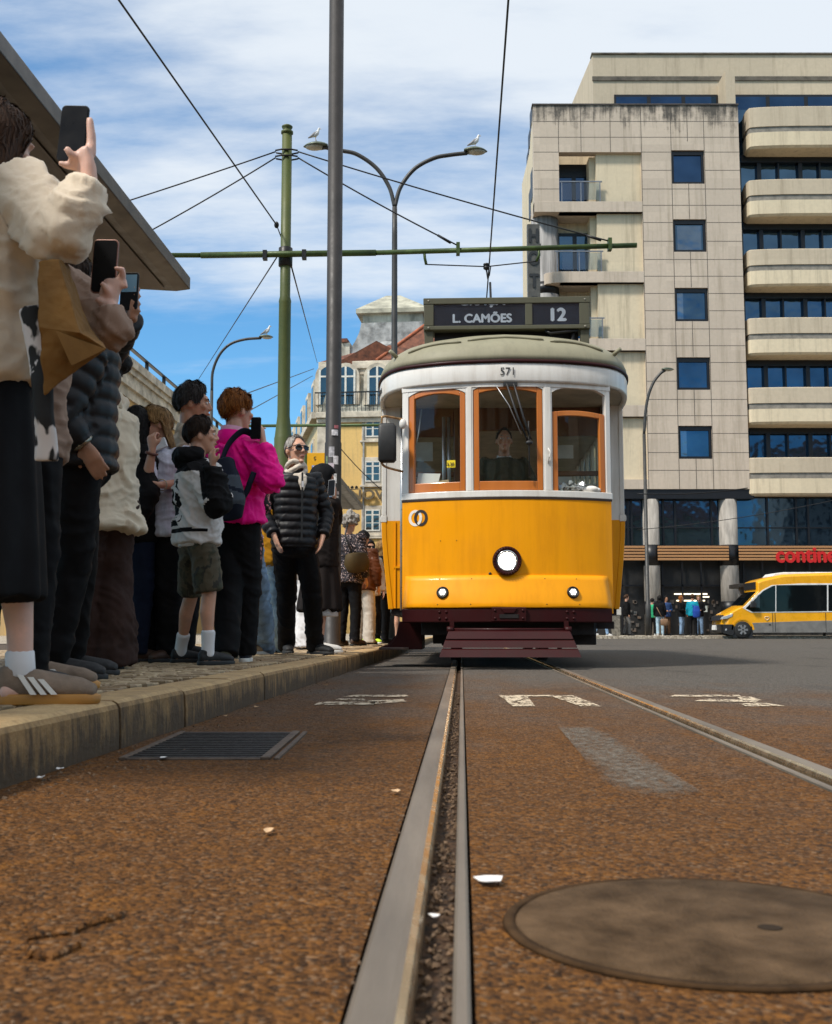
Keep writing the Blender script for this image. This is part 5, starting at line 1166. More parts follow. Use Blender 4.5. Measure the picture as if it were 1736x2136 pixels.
uu=fu(740,1030); text('NOVA GOA',1.0,M('sign_letters_bronze',(.16,.12,.07),.45,.4),'lettering',BT,at(fu(731,1032),-.3,fr(760,1034).z),(pi/2,0,-ang),.08,.03,'LEFT',sx=1.2)
m=MB()
for k in range(3): q=at(fu(727+9*k,1017),-.3,fr(727,1018).z); m.lathe([(.13,0),(.13,.05),(.08,.06),(.08,0.0)],q,(0,-1,0),10)
m.build('sign_stars',M('sign_letters_bronze',(.16,.12,.07)),BT)
m=MB(); fbox(m,fu(757,1000),fu(757,1000)+.12,-.14,-.02,0,zcor-.4); m.build('downpipe',SKYL,BT)
# receding side of the same block (the face toward the avenue)
K=V((-.70,1.0,0)).normalized(); 
far=P(606,891,112.); sd_=V((far.x-cxn,112-BY,0)); Ls=sd_.length; Kd=sd_/Ls; Nn=V((Kd.y,-Kd.x,0)); Nn=Nn if Nn.y>0 else -Nn
def sbox(m,sa,sb_,da,db,za,zb): m.add([Kd*s+Nn*d+V((0,0,z)) for z in (za,zb) for d in (da,db) for s in (sa,sb_)],[(0,2,3,1),(4,5,7,6),(0,1,5,4),(2,6,7,3),(0,4,6,2),(1,3,7,5)])
m=MB(); sbox(m,0,Ls,0,10,0,zcor); m.build('side_wall',YWS,BT)
m=MB(); sbox(m,-.2,Ls,-.5,0,zcor,zcor+.5); sbox(m,-.2,Ls,-.2,0,zcor-5.2,zcor-4.8); m.build('side_cornice',YST,BT)
m=MB(); m.prism([Nn*.2+V((0,0,zcor+.5)),Nn*1.2+V((0,0,zm_)),Nn*9+V((0,0,zm_)),Nn*9.5+V((0,0,zcor+.5))],Kd*Ls); m.build('side_mansard',MANS,BT)
m=MB(); m.prism([Nn*.9+V((0,0,zm_)),Nn*4.5+V((0,0,zm_+2.2)),Nn*9+V((0,0,zm_))],Kd*Ls); m.build('side_roof',TILE,BT)
for k in range(9):
    s0=2.5+k*5.2
    if s0>Ls-3: break
    for z in (zcor-4,zcor-8,zcor-12):
        m=MB(); sbox(m,s0,s0+2.0,-.12,0,z-.2,z+2.9); s=m.build('window_surround',YST,BT); m=MB(); sbox(m,s0+.35,s0+1.65,-.15,-.121,z,z+2.6); m.build('pane',YGL,s)
    m=MB(); sbox(m,s0-.2,s0+2.2,-.1,1.2,zcor+.5,zcor+3.6); s=m.build('dormer',YST,BT); m=MB(); sbox(m,s0+.3,s0+1.7,-.15,-.101,zcor+.7,zcor+3.2); m.build('pane',YGL,s)
    m=MB(); sbox(m,s0-.6,s0+2.6,-1.2,-.02,zcor-4.9,zcor-4.7); sbox(m,s0-.6,s0+2.6,-1.2,-1.15,zcor-3.8,zcor-3.7); 
    for q in lin(s0-.6,s0+2.55,9): sbox(m,q,q+.05,-1.2,-1.15,zcor-4.7,zcor-3.8)
    m.build('side_balcony',BLKM,BT)
# ------------------------------------------------------------------ long pale building along the stop, behind the crowd
a=P(262,752,58.); LX=a.x; LZ=a.z; LB=thing('corniced_building','long ochre building with a heavy stone cornice behind the crowd','building',(LX,0,0))
y0,y1=44.,150.; SK=.0408
def lb(m,ya,yb,da,db,za,zb): m.add([V((SK*(y-58)+d,y,z)) for z in (za,zb) for y in (ya,yb) for d in (da,db)],[(0,2,3,1),(4,5,7,6),(0,1,5,4),(2,6,7,3),(0,4,6,2),(1,3,7,5)])
m=MB(); lb(m,y0,y1,-14,0,0,LZ-1.9); m.build('street_wall',panel_mat('ochre_wall',(.56,.36,.14),9,9,0,0,stain=False),LB)
for da,za,zb in ((.55,LZ-.45,LZ),(.40,LZ-.75,LZ-.45),(.26,LZ-1.1,LZ-.75),(.32,LZ-1.45,LZ-1.1),(.12,LZ-1.95,LZ-1.45)):
    m=MB(); lb(m,y0,y1,-13,da,za,zb); m.build('cornice_course',YST,LB)
m=MB(); lb(m,y0,y1,-.2,.02,LZ+.9,LZ+.98)
for y in lin(y0,y1,30): lb(m,y,y+.08,-.2,.0,LZ,LZ+.9)
m.build('roof_railing',BLKM,LB)
for k in range(12):
    y=48+8*k; m=MB(); m.prism([V((SK*(y-58)+.0,y+.9*math.cos(t),LZ-4.6+1.2*math.sin(t))) for t in lin(0,2*pi,17)[:-1]],(.12,0,0)); s=m.build('oval_window',YST,LB)
    m=MB(); m.prism([V((SK*(y-58)+.121,y+.6*math.cos(t),LZ-4.6+.85*math.sin(t))) for t in lin(0,2*pi,17)[:-1]],(.02,0,0)); m.build('pane',YGL,s)
    m=MB(); lb(m,y-.8,y+.8,0,.06,LZ-11,LZ-8); m.build('street_window',YGL,LB)
# ------------------------------------------------------------------ yellow minibus
VS=47.7; vy=46.0; vo=P(1492,1326,vy); VT=thing('minibus','yellow and grey minibus waiting at the kerb across the road','minibus',(vo.x,vy,.0))
VY=M('minibus_yellow',(.80,.36,.002),.3,0,.08,2.,coat=.5); VG=M('minibus_grey',(.19,.18,.165),.4,.1,.15,3.); VK=M('minibus_plastic',(.014,.014,.015),.5,0,.2,8.); VGL=mirror_glass('minibus_glass',(.02,.028,.035),.04,.01); VWT=M('minibus_white',(.70,.69,.66),.4); TYRE=M('tyre_rubber',(.012,.012,.012),.8,0,.2,10.); RIM=M('wheel_rim',(.42,.42,.42),.35,.8); LAMPW=M('lamp_clear',(.62,.66,.7),.12,.5,.05,6.)
def vp(zx,zy): # zoom crop pixel -> local x,z
    p=P((1240+zx/3.215)/1.0253,(1040+zy/3.215)/1.0253,vy); return (p.x-vo.x,p.z)
def vpb(zx,zy):  # same, for what lies on the middle line of the bus
    p=P((1240+zx/3.215)/1.0253,(1040+zy/3.215)/1.0253,vy+1.); return (p.x-vo.x,p.z)
body=[(930,985),(926,950),(945,895),(965,878),(1075,826),(1172,725),(1170,660),(1205,645),(1345,612),(1700,598),(2080,598),(2105,640),(2110,985)]
prof=[vpb(*q) for q in body]; W2=2.0
mb=MB(); 
def wprof(pr,ins,y): 
    cx_=sum(p[0] for p in pr)/len(pr); cz=sum(p[1] for p in pr)/len(pr)
    return [V((x+(cx_-x)*ins*.06+.16*max(0,1-max(0,x-.25)/1.)*(y-1)**2,y,z+(cz-z)*ins*.10)) for x,z in pr]
mb.rings([wprof(prof,1,0.),wprof(prof,.25,.10),wprof(prof,0,.28),wprof(prof,0,W2-.28),wprof(prof,.25,W2-.10),wprof(prof,1,W2)],True); vb=mb.build('body',VY,VT,bevel=.03)
def plate(name,pts,mat,y=-.012,th=.02,par=VT,bev=.008,f=None):
    m=MB(); m.prism([V((x,y,z)) for x,z in [(f or vp)(*q) for q in pts]],(0,th,0)); return m.build(name,mat,par,bevel=bev)
plate('lower_skirt',[(1180,940),(1520,928),(2105,915),(2108,1005),(1195,1008)],VG,-.014,.04)
plate('bumper',[(928,950),(1060,950),(1062,1010),(1050,1028),(935,1005)],VK,.10,W2-.2,f=vpb)
plate('bumper_corner',[(985,950),(1060,950),(1062,1010),(1050,1028),(995,1012)],VK,-.02,.16)
plate('window_band',[(1120,838),(1180,870),(1520,868),(2100,862),(2100,668),(1520,668),(1320,680),(1255,715)],VWT,-.012,.02)
plate('side_glass',[(1140,840),(1190,864),(1345,862),(1345,682),(1325,687),(1262,720)],VGL,-.022,.02)
plate('side_glass',[(1352,862),(1700,858),(1700,678),(1352,680)],VGL,-.022,.02)
plate('side_glass',[(1710,858),(2090,856),(2090,678),(1710,678)],VGL,-.022,.02)
plate('quarter_window',[(1182,835),(1238,835),(1238,742),(1225,750)],M('quarter_dark',(.05,.07,.09),.1,.6),-.028,.01)
m=MB(); a,b_=vpb(1075,826),vpb(1172,725)
dx,dz=b_[0]-a[0],b_[1]-a[1]; nx,nz=-dz,dx; ln_=math.hypot(nx,nz); nx,nz=nx/ln_*.02,nz/ln_*.02
m.add([V((a[0]+dx*.06+nx,.12,a[1]+dz*.06+nz)),V((b_[0]-dx*.04+nx,.16,b_[1]-dz*.04+nz)),V((b_[0]-dx*.04+nx,W2-.16,b_[1]-dz*.04+nz)),V((a[0]+dx*.06+nx,W2-.12,a[1]+dz*.06+nz))],[(0,1,2,3)]); m.build('windscreen',VGL,VT)
plate('windscreen_edge',[(1078,822),(1168,728),(1215,724),(1120,822)],VGL,-.004,.01)
plate('destination_panel',[(1170,712),(1168,664),(1213,654),(1213,705)],VK,.2,1.6,f=lambda x,z:vpb(x-4,z))
m=MB(); q=vp(975,915); q1=vp(1058,878); m.prism([V((x,-.02,z)) for x,z in [vp(*p) for p in ((975,915),(985,898),(1055,875),(1050,895),(1010,912))]],(0,.25,0)); m.build('headlight',LAMPW,VT,bevel=.01)
plate('grille',[(930,925),(945,893),(975,885),(968,918)],VK,.35,1.3,f=lambda x,z:vpb(x-6,z))
plate('number_plate',[(942,988),(945,955),(965,955),(968,990)],VWT,.75,.5,f=lambda x,z:vpb(x-24,z))
plate('fog_lamp',[(1000,995),(1012,990),(1012,978),(1000,982)],LAMPW,-.036,.01)
plate('roof_pod',[(1335,618),(1360,595),(1420,588),(1900,586),(1930,598),(1930,618)],VWT,.3,1.3,bev=.03)
for zx in (1122,1880):
    q=vp(zx,980); r=vp(zx,928)[1]-vp(zx,980)[1]; qz=.36
    m=MB(); R=[]
    m.lathe([(.0,-.02),(.25,-.02),(.35,-.0),(.37,.04),(.37,.2),(.34,.24),(0,.24)],(q[0],.0,.37),(0,1,0),28); wl=m.build('wheel',TYRE,VT)
    m=MB(); m.lathe([(0,-.035),(.10,-.035),(.21,-.028),(.235,-.022),(.235,.0),(0,0)],(q[0],0,.37),(0,1,0),24); rm=m.build('rim',M('rim_dark',(.05,.05,.05),.4,.6),wl)
    m=MB()
    for k in range(6): a=k*pi/3; u=V((math.cos(a),0,math.sin(a))); w_=V((-math.sin(a),0,math.cos(a))); c=V((q[0],-.045,.37)); m.prism([c+u*.04-w_*.03,c+u*.20-w_*.045,c+u*.20+w_*.045,c+u*.04+w_*.03],(0,.012,0))
    m.build('spokes',RIM,rm)
    m=MB(); n=16; R=[]
    for k in range(n+1):
        a=pi*k/n; R.append([V((q[0]+rr*math.cos(a),yy,.37+rr*math.sin(a))) for rr,yy in ((.40,-.02),(.47,-.02),(.47,.05),(.40,.05))])
    m.rings(R,False); m.build('wheel_arch',VY,VT)
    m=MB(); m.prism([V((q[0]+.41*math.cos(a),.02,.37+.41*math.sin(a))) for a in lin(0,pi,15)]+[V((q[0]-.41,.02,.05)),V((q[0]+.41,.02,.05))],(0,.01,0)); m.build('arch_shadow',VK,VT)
plate('mirror',[(1165,835),(1205,835),(1208,805),(1190,785),(1172,795)],VK,-.22,.16,bev=.03)
m=MB()
for zx in (1325,1342,1690): 
    a,b_=vp(zx,870),vp(zx,1000); m.bb(a[0]-.008,a[0]+.008,-.020,-.012,b_[1],a[1])
m.build('door_seams',VK,VT)
a=vp(1288,908); m=MB()
hp=[V((a[0]+.09*k*(16*math.sin(t)**3)/16,-.014,a[1]+.09*k*(13*math.cos(t)-5*math.cos(2*t)-2*math.cos(3*t)-math.cos(4*t))/16)) for k in (1.,) for t in lin(0,2*pi,25)[:-1]]
m.tube(hp,.016,6,closed=True,caps=False,ref=V((0,1,0))); m.build('heart_mark',M('mark_pale',(.75,.55,.3),.5),VT)
plate('door_handle',[(1300,955),(1315,955),(1315,948),(1300,948)],VK,-.03,.02)

# ------------------------------------------------------------------ unseen houses behind the camera, added for the window reflections
for x,y,w_,h_,cn,lab in ((-38,-46,26,17,'yellow_wall','plain yellow town house added unseen behind the viewer for window reflections'),(-8,-50,30,20,'cream_plaster','cream town house added unseen behind the viewer for window reflections'),(26,-48,34,15,'pale_yellow_wall','wide pale town house added unseen behind the viewer for window reflections'),(66,-40,36,22,'stone_panels','tall grey town house added unseen behind the viewer for window reflections')):
    o=thing('reflection_house',lab,'building',(x,y,0)); mat=bpy.data.materials.get(cn)
    m=MB(); m.bb(-w_/2,w_/2,-12,0,0,h_); m.build('house_wall',mat,o)
    m=MB(); m.prism([V((-w_/2-.4,-12.4,h_)),V((-w_/2-.4,.4,h_)),V((-w_/2-.4,-6,h_+4))],(w_+.8,0,0)); m.build('house_roof',TILE,o)
    for i in range(int(w_/4)):
        for k in range(int(h_/4)): m=MB(); m.bb(-w_/2+1.2+4*i,-w_/2+2.6+4*i,0,.06,1.2+4*k,3.4+4*k); m.build('house_window',HF,o)
# ------------------------------------------------------------------ people
def vnoise(p,seed=0):
    i=np.floor(p).astype(np.int64); f=p-i; f=f*f*(3-2*f)
    def h(a,b,c):
        n=(a*374761393+b*668265263+c*2147483647+seed*1274126177)&0xffffffff; n=((n^(n>>13))*1274126177)&0xffffffff; return ((n^(n>>16))&0xffff)/65535.0
    r=0
    for dx in (0,1):
        for dy in (0,1):
            for dz in (0,1):
                w=(f[:,0] if dx else 1-f[:,0])*(f[:,1] if dy else 1-f[:,1])*(f[:,2] if dz else 1-f[:,2])
                r=r+w*h(i[:,0]+dx,i[:,1]+dy,i[:,2]+dz)
    return r
def crease(q,fold,sd):
    w=np.stack([vnoise(q*4+sd+i*7,sd+i) for i in range(3)],1)*.22
    a=.55*np.sign(q[:,0]+.03*np.sin(q[:,2]*9)); g=q+w; g=np.stack([g[:,0]*np.cos(a)-g[:,2]*np.sin(a),g[:,1],g[:,0]*np.sin(a)+g[:,2]*np.cos(a)],1)
    c1=(1-np.abs(2*vnoise(g*[3.2,5,10.5]+sd,sd)-1))**3; c2=(1-np.abs(2*vnoise(g*[6,9,21]+sd*3,sd+1)-1))**3; q=g
    c3=(1-np.abs(2*vnoise((q+w)*[27,27,34]+sd*5,sd+2)-1))**3
    return fold*(1.1*c1+.7*c2+.32*c3-.55)
def remesh(mb,vox,smooth=3):
    o=mb.build('tmp',[],fix=False); m=o.modifiers.new('r','REMESH'); m.mode='VOXEL'; m.voxel_size=vox; m.use_smooth_shade=True
    if smooth: s=o.modifiers.new('s','SMOOTH'); s.factor=.5; s.iterations=smooth
    dg=bpy.context.evaluated_depsgraph_get(); me=bpy.data.meshes.new_from_object(o.evaluated_get(dg)); t=o.data
    bpy.data.objects.remove(o); bpy.data.meshes.remove(t); return me
def put(me,name,mats,parent,disp=None,paint=None):
    me.name=name; n=len(me.vertices); co=np.empty(n*3); me.vertices.foreach_get('co',co); co=co.reshape(-1,3)
    if disp is not None:
        nr=np.empty(n*3,dtype=np.float32); me.vertices.foreach_get('normal',nr); co=co+nr.reshape(-1,3)*disp(co)[:,None]; me.vertices.foreach_set('co',co.ravel())
    me.materials.clear()
    for m in (mats if isinstance(mats,(list,tuple)) else [mats]): me.materials.append(m)
    if paint is not None:
        c=np.empty(len(me.polygons)*3); me.polygons.foreach_get('center',c); me.polygons.foreach_set('material_index',paint(c.reshape(-1,3)).astype(np.int32))
    me.polygons.foreach_set('use_smooth',[True]*len(me.polygons)); me.update()
    o=bpy.data.objects.new(name,me); COL.objects.link(o); o.parent=parent; return o
def skin_mat(name,c):
    if name in MC: return MC[name]
    m,nt,b=new_mat(name); co=texco(nt); n=noise_(nt,co,18.,5,.6)
    nt.links.new(mixc(nt,mrange(nt,n,.3,.7),tuple(x*.86 for x in c),(c[0]*1.1,c[1]*1.02,c[2]*.98)),b.inputs['Base Color'])
    b.inputs['Roughness'].default_value=.5; b.inputs['Subsurface Weight'].default_value=.12; b.inputs['Subsurface Radius'].default_value=(.01,.004,.002); b.inputs['Subsurface Scale'].default_value=.6
    nt.links.new(bump_(nt,noise_(nt,co,160.,4,.6),.15,.002),b.inputs['Normal']); MC[name]=m; return m
def hair_mat(name,c,c2):
    if name in MC: return MC[name]
    m,nt,b=new_mat(name); co=texco(nt); ps=N(nt,'ShaderNodeMapping',{'Vector':co,'Scale':(1,1,.16)}).outputs[0]; n=noise_(nt,ps,95.,5,.7)
    nt.links.new(mixc(nt,mrange(nt,n,.33,.68),c,c2),b.inputs['Base Color']); b.inputs['Roughness'].default_value=.6; b.inputs['Specular IOR Level'].default_value=.18
    nt.links.new(bump_(nt,n,.8,.008),b.inputs['Normal']); MC[name]=m; return m
def cloth(name,c,rough=.85,var=.12,bump=.25,bs=220.,vs=3.,**k):
    k.setdefault('spec',.12); return M(name,c,rough,0,var,vs,bump,bs,bd=.002,**k)
SK1=skin_mat('skin_fair',(.56,.31,.21)); SK2=skin_mat('skin_tan',(.44,.225,.135)); SK3=skin_mat('skin_pale',(.64,.41,.33)); SK4=skin_mat('skin_olive',(.36,.18,.105))
H_BLK=hair_mat('hair_black',(.003,.0025,.0025),(.014,.011,.009)); H_BRN=hair_mat('hair_brown',(.016,.007,.003),(.07,.03,.012)); H_DRK=hair_mat('hair_dark_brown',(.007,.004,.003),(.035,.017,.008)); H_BLD=hair_mat('hair_blond',(.09,.045,.016),(.42,.25,.10)); H_RED=hair_mat('hair_auburn',(.05,.014,.003),(.34,.115,.02)); H_GRY=hair_mat('hair_grey',(.13,.115,.10),(.50,.46,.42)); H_SLT=hair_mat('hair_salt',(.005,.0042,.004),(.05,.042,.037))
K_BLK=cloth('cloth_black',(.0075,.0072,.008),.8,.2); K_BLK2=cloth('cloth_black_warm',(.016,.012,.011),.85,.2); K_JEAN=cloth('denim_blue',(.20,.30,.44),.85,.3,.3,300.,5.); K_JEAN2=cloth('denim_light',(.36,.48,.55),.85,.25,.3,300.,5.); K_NAVY=cloth('cloth_navy',(.010,.015,.032),.85,.2); K_CRM=cloth('cloth_cream_wool',(.60,.50,.38),.95,.1,.7,90.,sheen=.3); K_KNIT=cloth('knit_cream',(.62,.52,.39),.95,.08,.5,260.,sheen=.2); K_TAUPE=cloth('cloth_taupe',(.30,.205,.155),.9,.12,.4,150.); K_BRN=cloth('cloth_dark_brown',(.042,.023,.019),.8,.2); K_WHT=cloth('cloth_white',(.68,.67,.68),.85,.06); K_BLU=cloth('blouse_pale',(.56,.57,.66),.8,.14,.5,60.,9.,st=(3,3,.5)); K_MAG=cloth('jacket_magenta',(.88,.004,.255),.55,.06,.15,120.); K_PINK=cloth('lining_pink',(.70,.36,.48),.8); K_MUS=cloth('knit_mustard',(.46,.21,.014),.9,.1,.4,240.); K_PUF=cloth('puffer_black',(.0085,.008,.0095),.5,.15,.15,80.,spec=.3); K_TURQ=cloth('jacket_turquoise',(.01,.26,.36),.7); K_GRN=cloth('cloth_green',(.03,.30,.14),.8); K_BLUE=cloth('cloth_blue',(.03,.06,.15),.8); K_OLV=cloth('uniform_olive',(.065,.062,.042),.85); K_LEATH=cloth('leather_brown',(.11,.035,.014),.4,.2,.3,60.); K_GTR=cloth('cloth_grey',(.15,.145,.14),.85); K_BROWNP=cloth('cloth_brown',(.10,.055,.03),.85); K_SCARF=cloth('scarf_linen',(.55,.48,.40),.9,.15,.4,90.)
def pattern_mat(name,cols,scale,dist=.35,rough=.85,st=None,th=(.42,.55)):
    m,nt,b=new_mat(name); co=texco(nt,st); w=N(nt,'ShaderNodeTexNoise',{'Vector':co,'Scale':scale*.6}).outputs[1]
    v=N(nt,'ShaderNodeMix',data_type='VECTOR'); v.inputs[0].default_value=dist*.1; nt.links.new(co,v.inputs[4]); nt.links.new(w,v.inputs[5])
    n=noise_(nt,v.outputs[1],scale,3,.5); n2=noise_(nt,v.outputs[1],scale*1.7,3,.6)
    c=mixc(nt,mrange(nt,n,th[0],th[0]+.03),cols[0],cols[1]); c=mixc(nt,mrange(nt,n2,th[1],th[1]+.03),c,cols[2])
    nt.links.new(c,b.inputs['Base Color']); b.inputs['Roughness'].default_value=rough; return m
K_CAMO=pattern_mat('camo_cloth',((.022,.020,.013),(.075,.06,.035),(.040,.040,.022)),16.,.3,st=(1,1,.6)); K_FLOR=pattern_mat('floral_cloth',((.012,.010,.012),(.012,.010,.012),(.55,.22,.22)),20.,.2,th=(.6,.545)); K_FLOR2=pattern_mat('floral_dark',((.012,.010,.016),(.02,.015,.02),(.48,.36,.34)),30.,.2,th=(.5,.58)); K_SCB=pattern_mat('scarf_pattern',((.012,.012,.012),(.62,.58,.56),(.66,.62,.60)),13.,.2,st=(1,1,.5),th=(.5,.62))
LENS=M('sunglass_lens',(.006,.006,.007),.08,.1); EYEW=M('eye_white',(.62,.58,.54),.25); IRIS=M('eye_iris',(.03,.018,.010),.2); LIP=M('lips',(.40,.15,.115),.5); BRACE=M('bracelet',(.10,.03,.015),.5,0,.3,40.); GOLD=M('watch_steel',(.28,.25,.2),.3,.9)
SOLEW=M('sole_white',(.62,.60,.56),.6); SOLEG=M('sole_gum',(.42,.19,.035),.55); SOLEK=M('sole_black',(.012,.012,.012),.7); SHK=M('shoe_black',(.010,.010,.011),.7,0,.25,20.,.4,200.); SHN=M('shoe_navy',(.008,.012,.025),.8,0,.2,20.,.4,200.); SHT=M('shoe_tan',(.36,.22,.11),.7,0,.15,20.); SHTP=M('shoe_taupe_suede',(.20,.145,.105),.95,0,.15,20.,.4,150.); SHB=M('shoe_brown',(.06,.028,.015),.6); SHW=M('shoe_white',(.6,.58,.55),.7); SHNEON=M('shoe_neon',(.45,.65,.02),.6)
class Person:
    def __init__(s,label,base,yaw,H=1.72,skin=SK1,vox=.009,girth=1.,group='people waiting at the tram stop',head=(0,0,0),feet=None,face=True,name='person',hoff=(0,0,0)):
        s.k=H/1.75; s.base=V(base); s.yaw=math.radians(yaw); s.R=Matrix.Rotation(s.yaw,3,'Z'); s.Ri=s.R.transposed()
        s.t=thing(name,label,'person',s.base,s.yaw,group); s.skin=skin; s.vox=vox; s.g=girth; s.face=face
        k=s.k; s.J={}
        for q,sx in (('L',1),('R',-1)):
            s.J['sh'+q]=V((sx*.178*girth**.5,.015,1.415))*k; s.J['el'+q]=V((sx*.235,.035,1.135))*k; s.J['wr'+q]=V((sx*.235,-.045,.89))*k
            s.J['hip'+q]=V((sx*.088,0,.93))*k; s.J['kn'+q]=V((sx*.10,-.02,.50))*k; s.J['an'+q]=V((sx*.11,.015,.085))*k
        s.headc=V((0,-.02,1.625))*k+V(hoff)*k; h=[math.radians(a) for a in head]
        s.HR=Matrix.Rotation(h[0],3,'Z')@Matrix.Rotation(h[1],3,'X')@Matrix.Rotation(h[2],3,'Y'); s.hands={'L':{},'R':{}}; s.footyaw={'L':.18,'R':-.18}
        if feet:
            for q in feet:
                s.setj('an'+q,feet[q]); a=s.J['an'+q]; a.z=max(a.z,.085*k); s.J['kn'+q]=(s.J['hip'+q]+a)/2+V((0,-.035,.0))*k
    def L(s,p): return s.Ri@(V(p)-s.base)
    def setj(s,n,p,world=True): s.J[n]=s.L(p) if world else V(p)*s.k
    def arm(s,q,el,wr,world=True,sh=None,**hand):
        s.setj('el'+q,el,world); s.setj('wr'+q,wr,world)
        if sh is not None: s.setj('sh'+q,sh,world)
        if 'dir' in hand and world: hand['dir']=s.Ri@V(hand['dir'])
        if 'palm' in hand and world: hand['palm']=s.Ri@V(hand['palm'])
        if 'chains' in hand: hand['chains']=[[(s.L(p),r) for p,r in c] for c in hand['chains']]
        s.hands[q]=hand; return s
    def hl(s,v): return s.headc+s.HR@(V(v)*s.k*1.0)
    def body(s):
        k=s.k; g=s.g; mb=MB(); J=s.J
        mb.loft([(V((0,0,z))*k,a*k*g,b*k*g) for z,a,b in ((.86,.13,.10),(.95,.150,.108),(1.07,.130,.098),(1.2,.142,.105),(1.32,.155,.105),(1.40,.135,.085),(1.445,.075,.062))],14)
        nb=s.hl((0,.03,-.05)); mb.loft([(V((0,.01,1.42))*k,.066*k,.062*k),(V((0,.012,1.47))*k,.056*k,.056*k),(nb,.052*k,.055*k)],12)
        E=lambda c,r,R=None: mb.ell(s.hl(c),tuple(x*k for x in r),s.HR if R is None else s.HR@R,16,12)
        E((0,.015,.032),(.073,.094,.092)); 
        mb.loft([(s.hl(c),a*k,b*k) for c,a,b in (((0,-.012,.05),.066,.078),((0,-.018,.0),.064,.076),((0,-.026,-.045),.056,.062),((0,-.040,-.082),.042,.046),((0,-.052,-.104),.024,.028))],14,ref=s.HR@V((1,0,0)))
        if s.vox<.014:
            mb.loft([(s.hl(c),a*k,b*k) for c,a,b in (((0,-.092,.028),.008,.008),((0,-.104,.003),.010,.010),((0,-.112,-.018),.014,.012))],8)
            for sx in (-1,1):
                E((sx*.013,-.100,-.022),(.010,.010,.008)); E((sx*.030,-.082,.040),(.026,.012,.009)); E((sx*.045,-.070,-.012),(.022,.018,.018)); E((sx*.074,.014,.002),(.011,.021,.032))
            E((0,-.092,-.047),(.024,.010,.006)); E((0,-.090,-.057),(.021,.010,.006)); E((0,-.078,-.092),(.020,.018,.015))
        for q,sx in (('L',1),('R',-1)):
            a,b,c=J['sh'+q],J['el'+q],J['wr'+q]
            mb.loft([(a,.050*k,.050*k),((a+b)/2,.044*k,.044*k),(b,.037*k,.036*k)],10); mb.loft([(b,.037*k,.037*k),(b*.65+c*.35,.038*k,.036*k),(c,.026*k,.023*k)],10)
            s.hand(mb,q,sx)
            a,b,c=J['hip'+q],J['kn'+q],J['an'+q]
            mb.loft([(a,.082*k*g,.085*k*g),((a+b)/2,.068*k*g,.07*k*g),(b,.050*k,.053*k)],12); mb.loft([(b,.050*k,.052*k),(b*.68+c*.32+V((0,.012,0))*k,.050*k,.054*k),(b*.3+c*.7,.036*k,.038*k),(c,.032*k,.035*k)],12)
            f=Matrix.Rotation(s.footyaw[q],3,'Z'); z0=c.z-.085*k
            mb.loft([(c+f@V((0,.045,-.05))*k,.028*k,.028*k),(c+f@V((0,-.05,-.05))*k,.036*k,.030*k),(c+f@V((0,-.13,-.062))*k,.040*k,.02*k),(c+f@V((0,-.17,-.065))*k,.03*k,.015*k)],10)
        put(remesh(mb,s.vox,2),'body',s.skin,s.t)
        if s.face and s.vox<.014:
            for sx in (-1,1):
                m=MB(); m.ell(s.hl((sx*.031,-.083,.014)),(.0125*k,.010*k,.009*k),s.HR,12,8); e=m.build('eye',EYEW,s.t); m=MB(); m.ell(s.hl((sx*.031,-.0915,.014)),(.005*k,.003*k,.005*k),s.HR,10,6); m.build('iris',IRIS,e)
            m=MB(); m.ell(s.hl((0,-.0985,-.052)),(.020*k,.006*k,.008*k),s.HR,12,8); m.build('lips',LIP,s.t)
        return s
    def brows(s,mat):
        for sx in (-1,1):
            m=MB(); m.tube([s.hl((sx*.014,-.094,.036)),s.hl((sx*.032,-.094,.043)),s.hl((sx*.05,-.084,.036))],[.003*s.k,.004*s.k,.002*s.k],6); m.build('eyebrow',mat,s.t)
        return s
    def hand(s,mb,q,sx):
        k=s.k; h=s.hands[q]; w=s.J['wr'+q]
        if h.get('hide'): return
        if 'chains' in h:
            for c in h['chains']:
                if len(c[0])==2 and isinstance(c[0][1],(tuple,list)): mb.loft([(p,r[0],r[1]) for p,r in c],10)
                else: mb.loft([(p,r,r) for p,r in c],8)
            return
        d=V(h.get('dir',(w-s.J['el'+q]).normalized()*.9+V((0,-.15,-.1)))).normalized(); n=V(h.get('palm',(-sx,0,0))); n=(n-d*n.dot(d)).normalized()
        t=n.cross(d)*(1 if sx<0 else -1)       # towards the thumb
        if h.get('flip'): t=-t
        c=math.radians(h.get('curl',18)); K=k*h.get('size',1.)
        mb.loft([(w,.026*K,.021*K),(w+d*.045*K,.037*K,.017*K),(w+d*.088*K,.040*K,.014*K)],10,ref=t)
        for i,(o,ln) in enumerate(((.030,.070),(.0105,.078),(-.009,.073),(-.027,.058))):
            p=w+d*.086*K+t*o*K; pts=[p]; a=c*(.6+.12*i); sp=t*o*1.2
            for j,f in enumerate((.45,.30,.25)):
                v=(d*math.cos(a)+n*math.sin(a)+sp).normalized(); p=p+v*ln*f*K; pts.append(p); a+=c*1.1
            mb.loft([(pp,r*K,r*K) for pp,r in zip(pts,(.0095,.0085,.0078,.0066))],8)
        p=w+d*.028*K+t*.026*K; v=(d*.62+t*.72+n*.25).normalized(); v2=(d*.9+t*.25+n*.35).normalized()
        mb.loft([(p,.013*K,.013*K),(p+v*.036*K,.0115*K,.0115*K),(p+v*.036*K+v2*.03*K,.0085*K,.0085*K)],8)
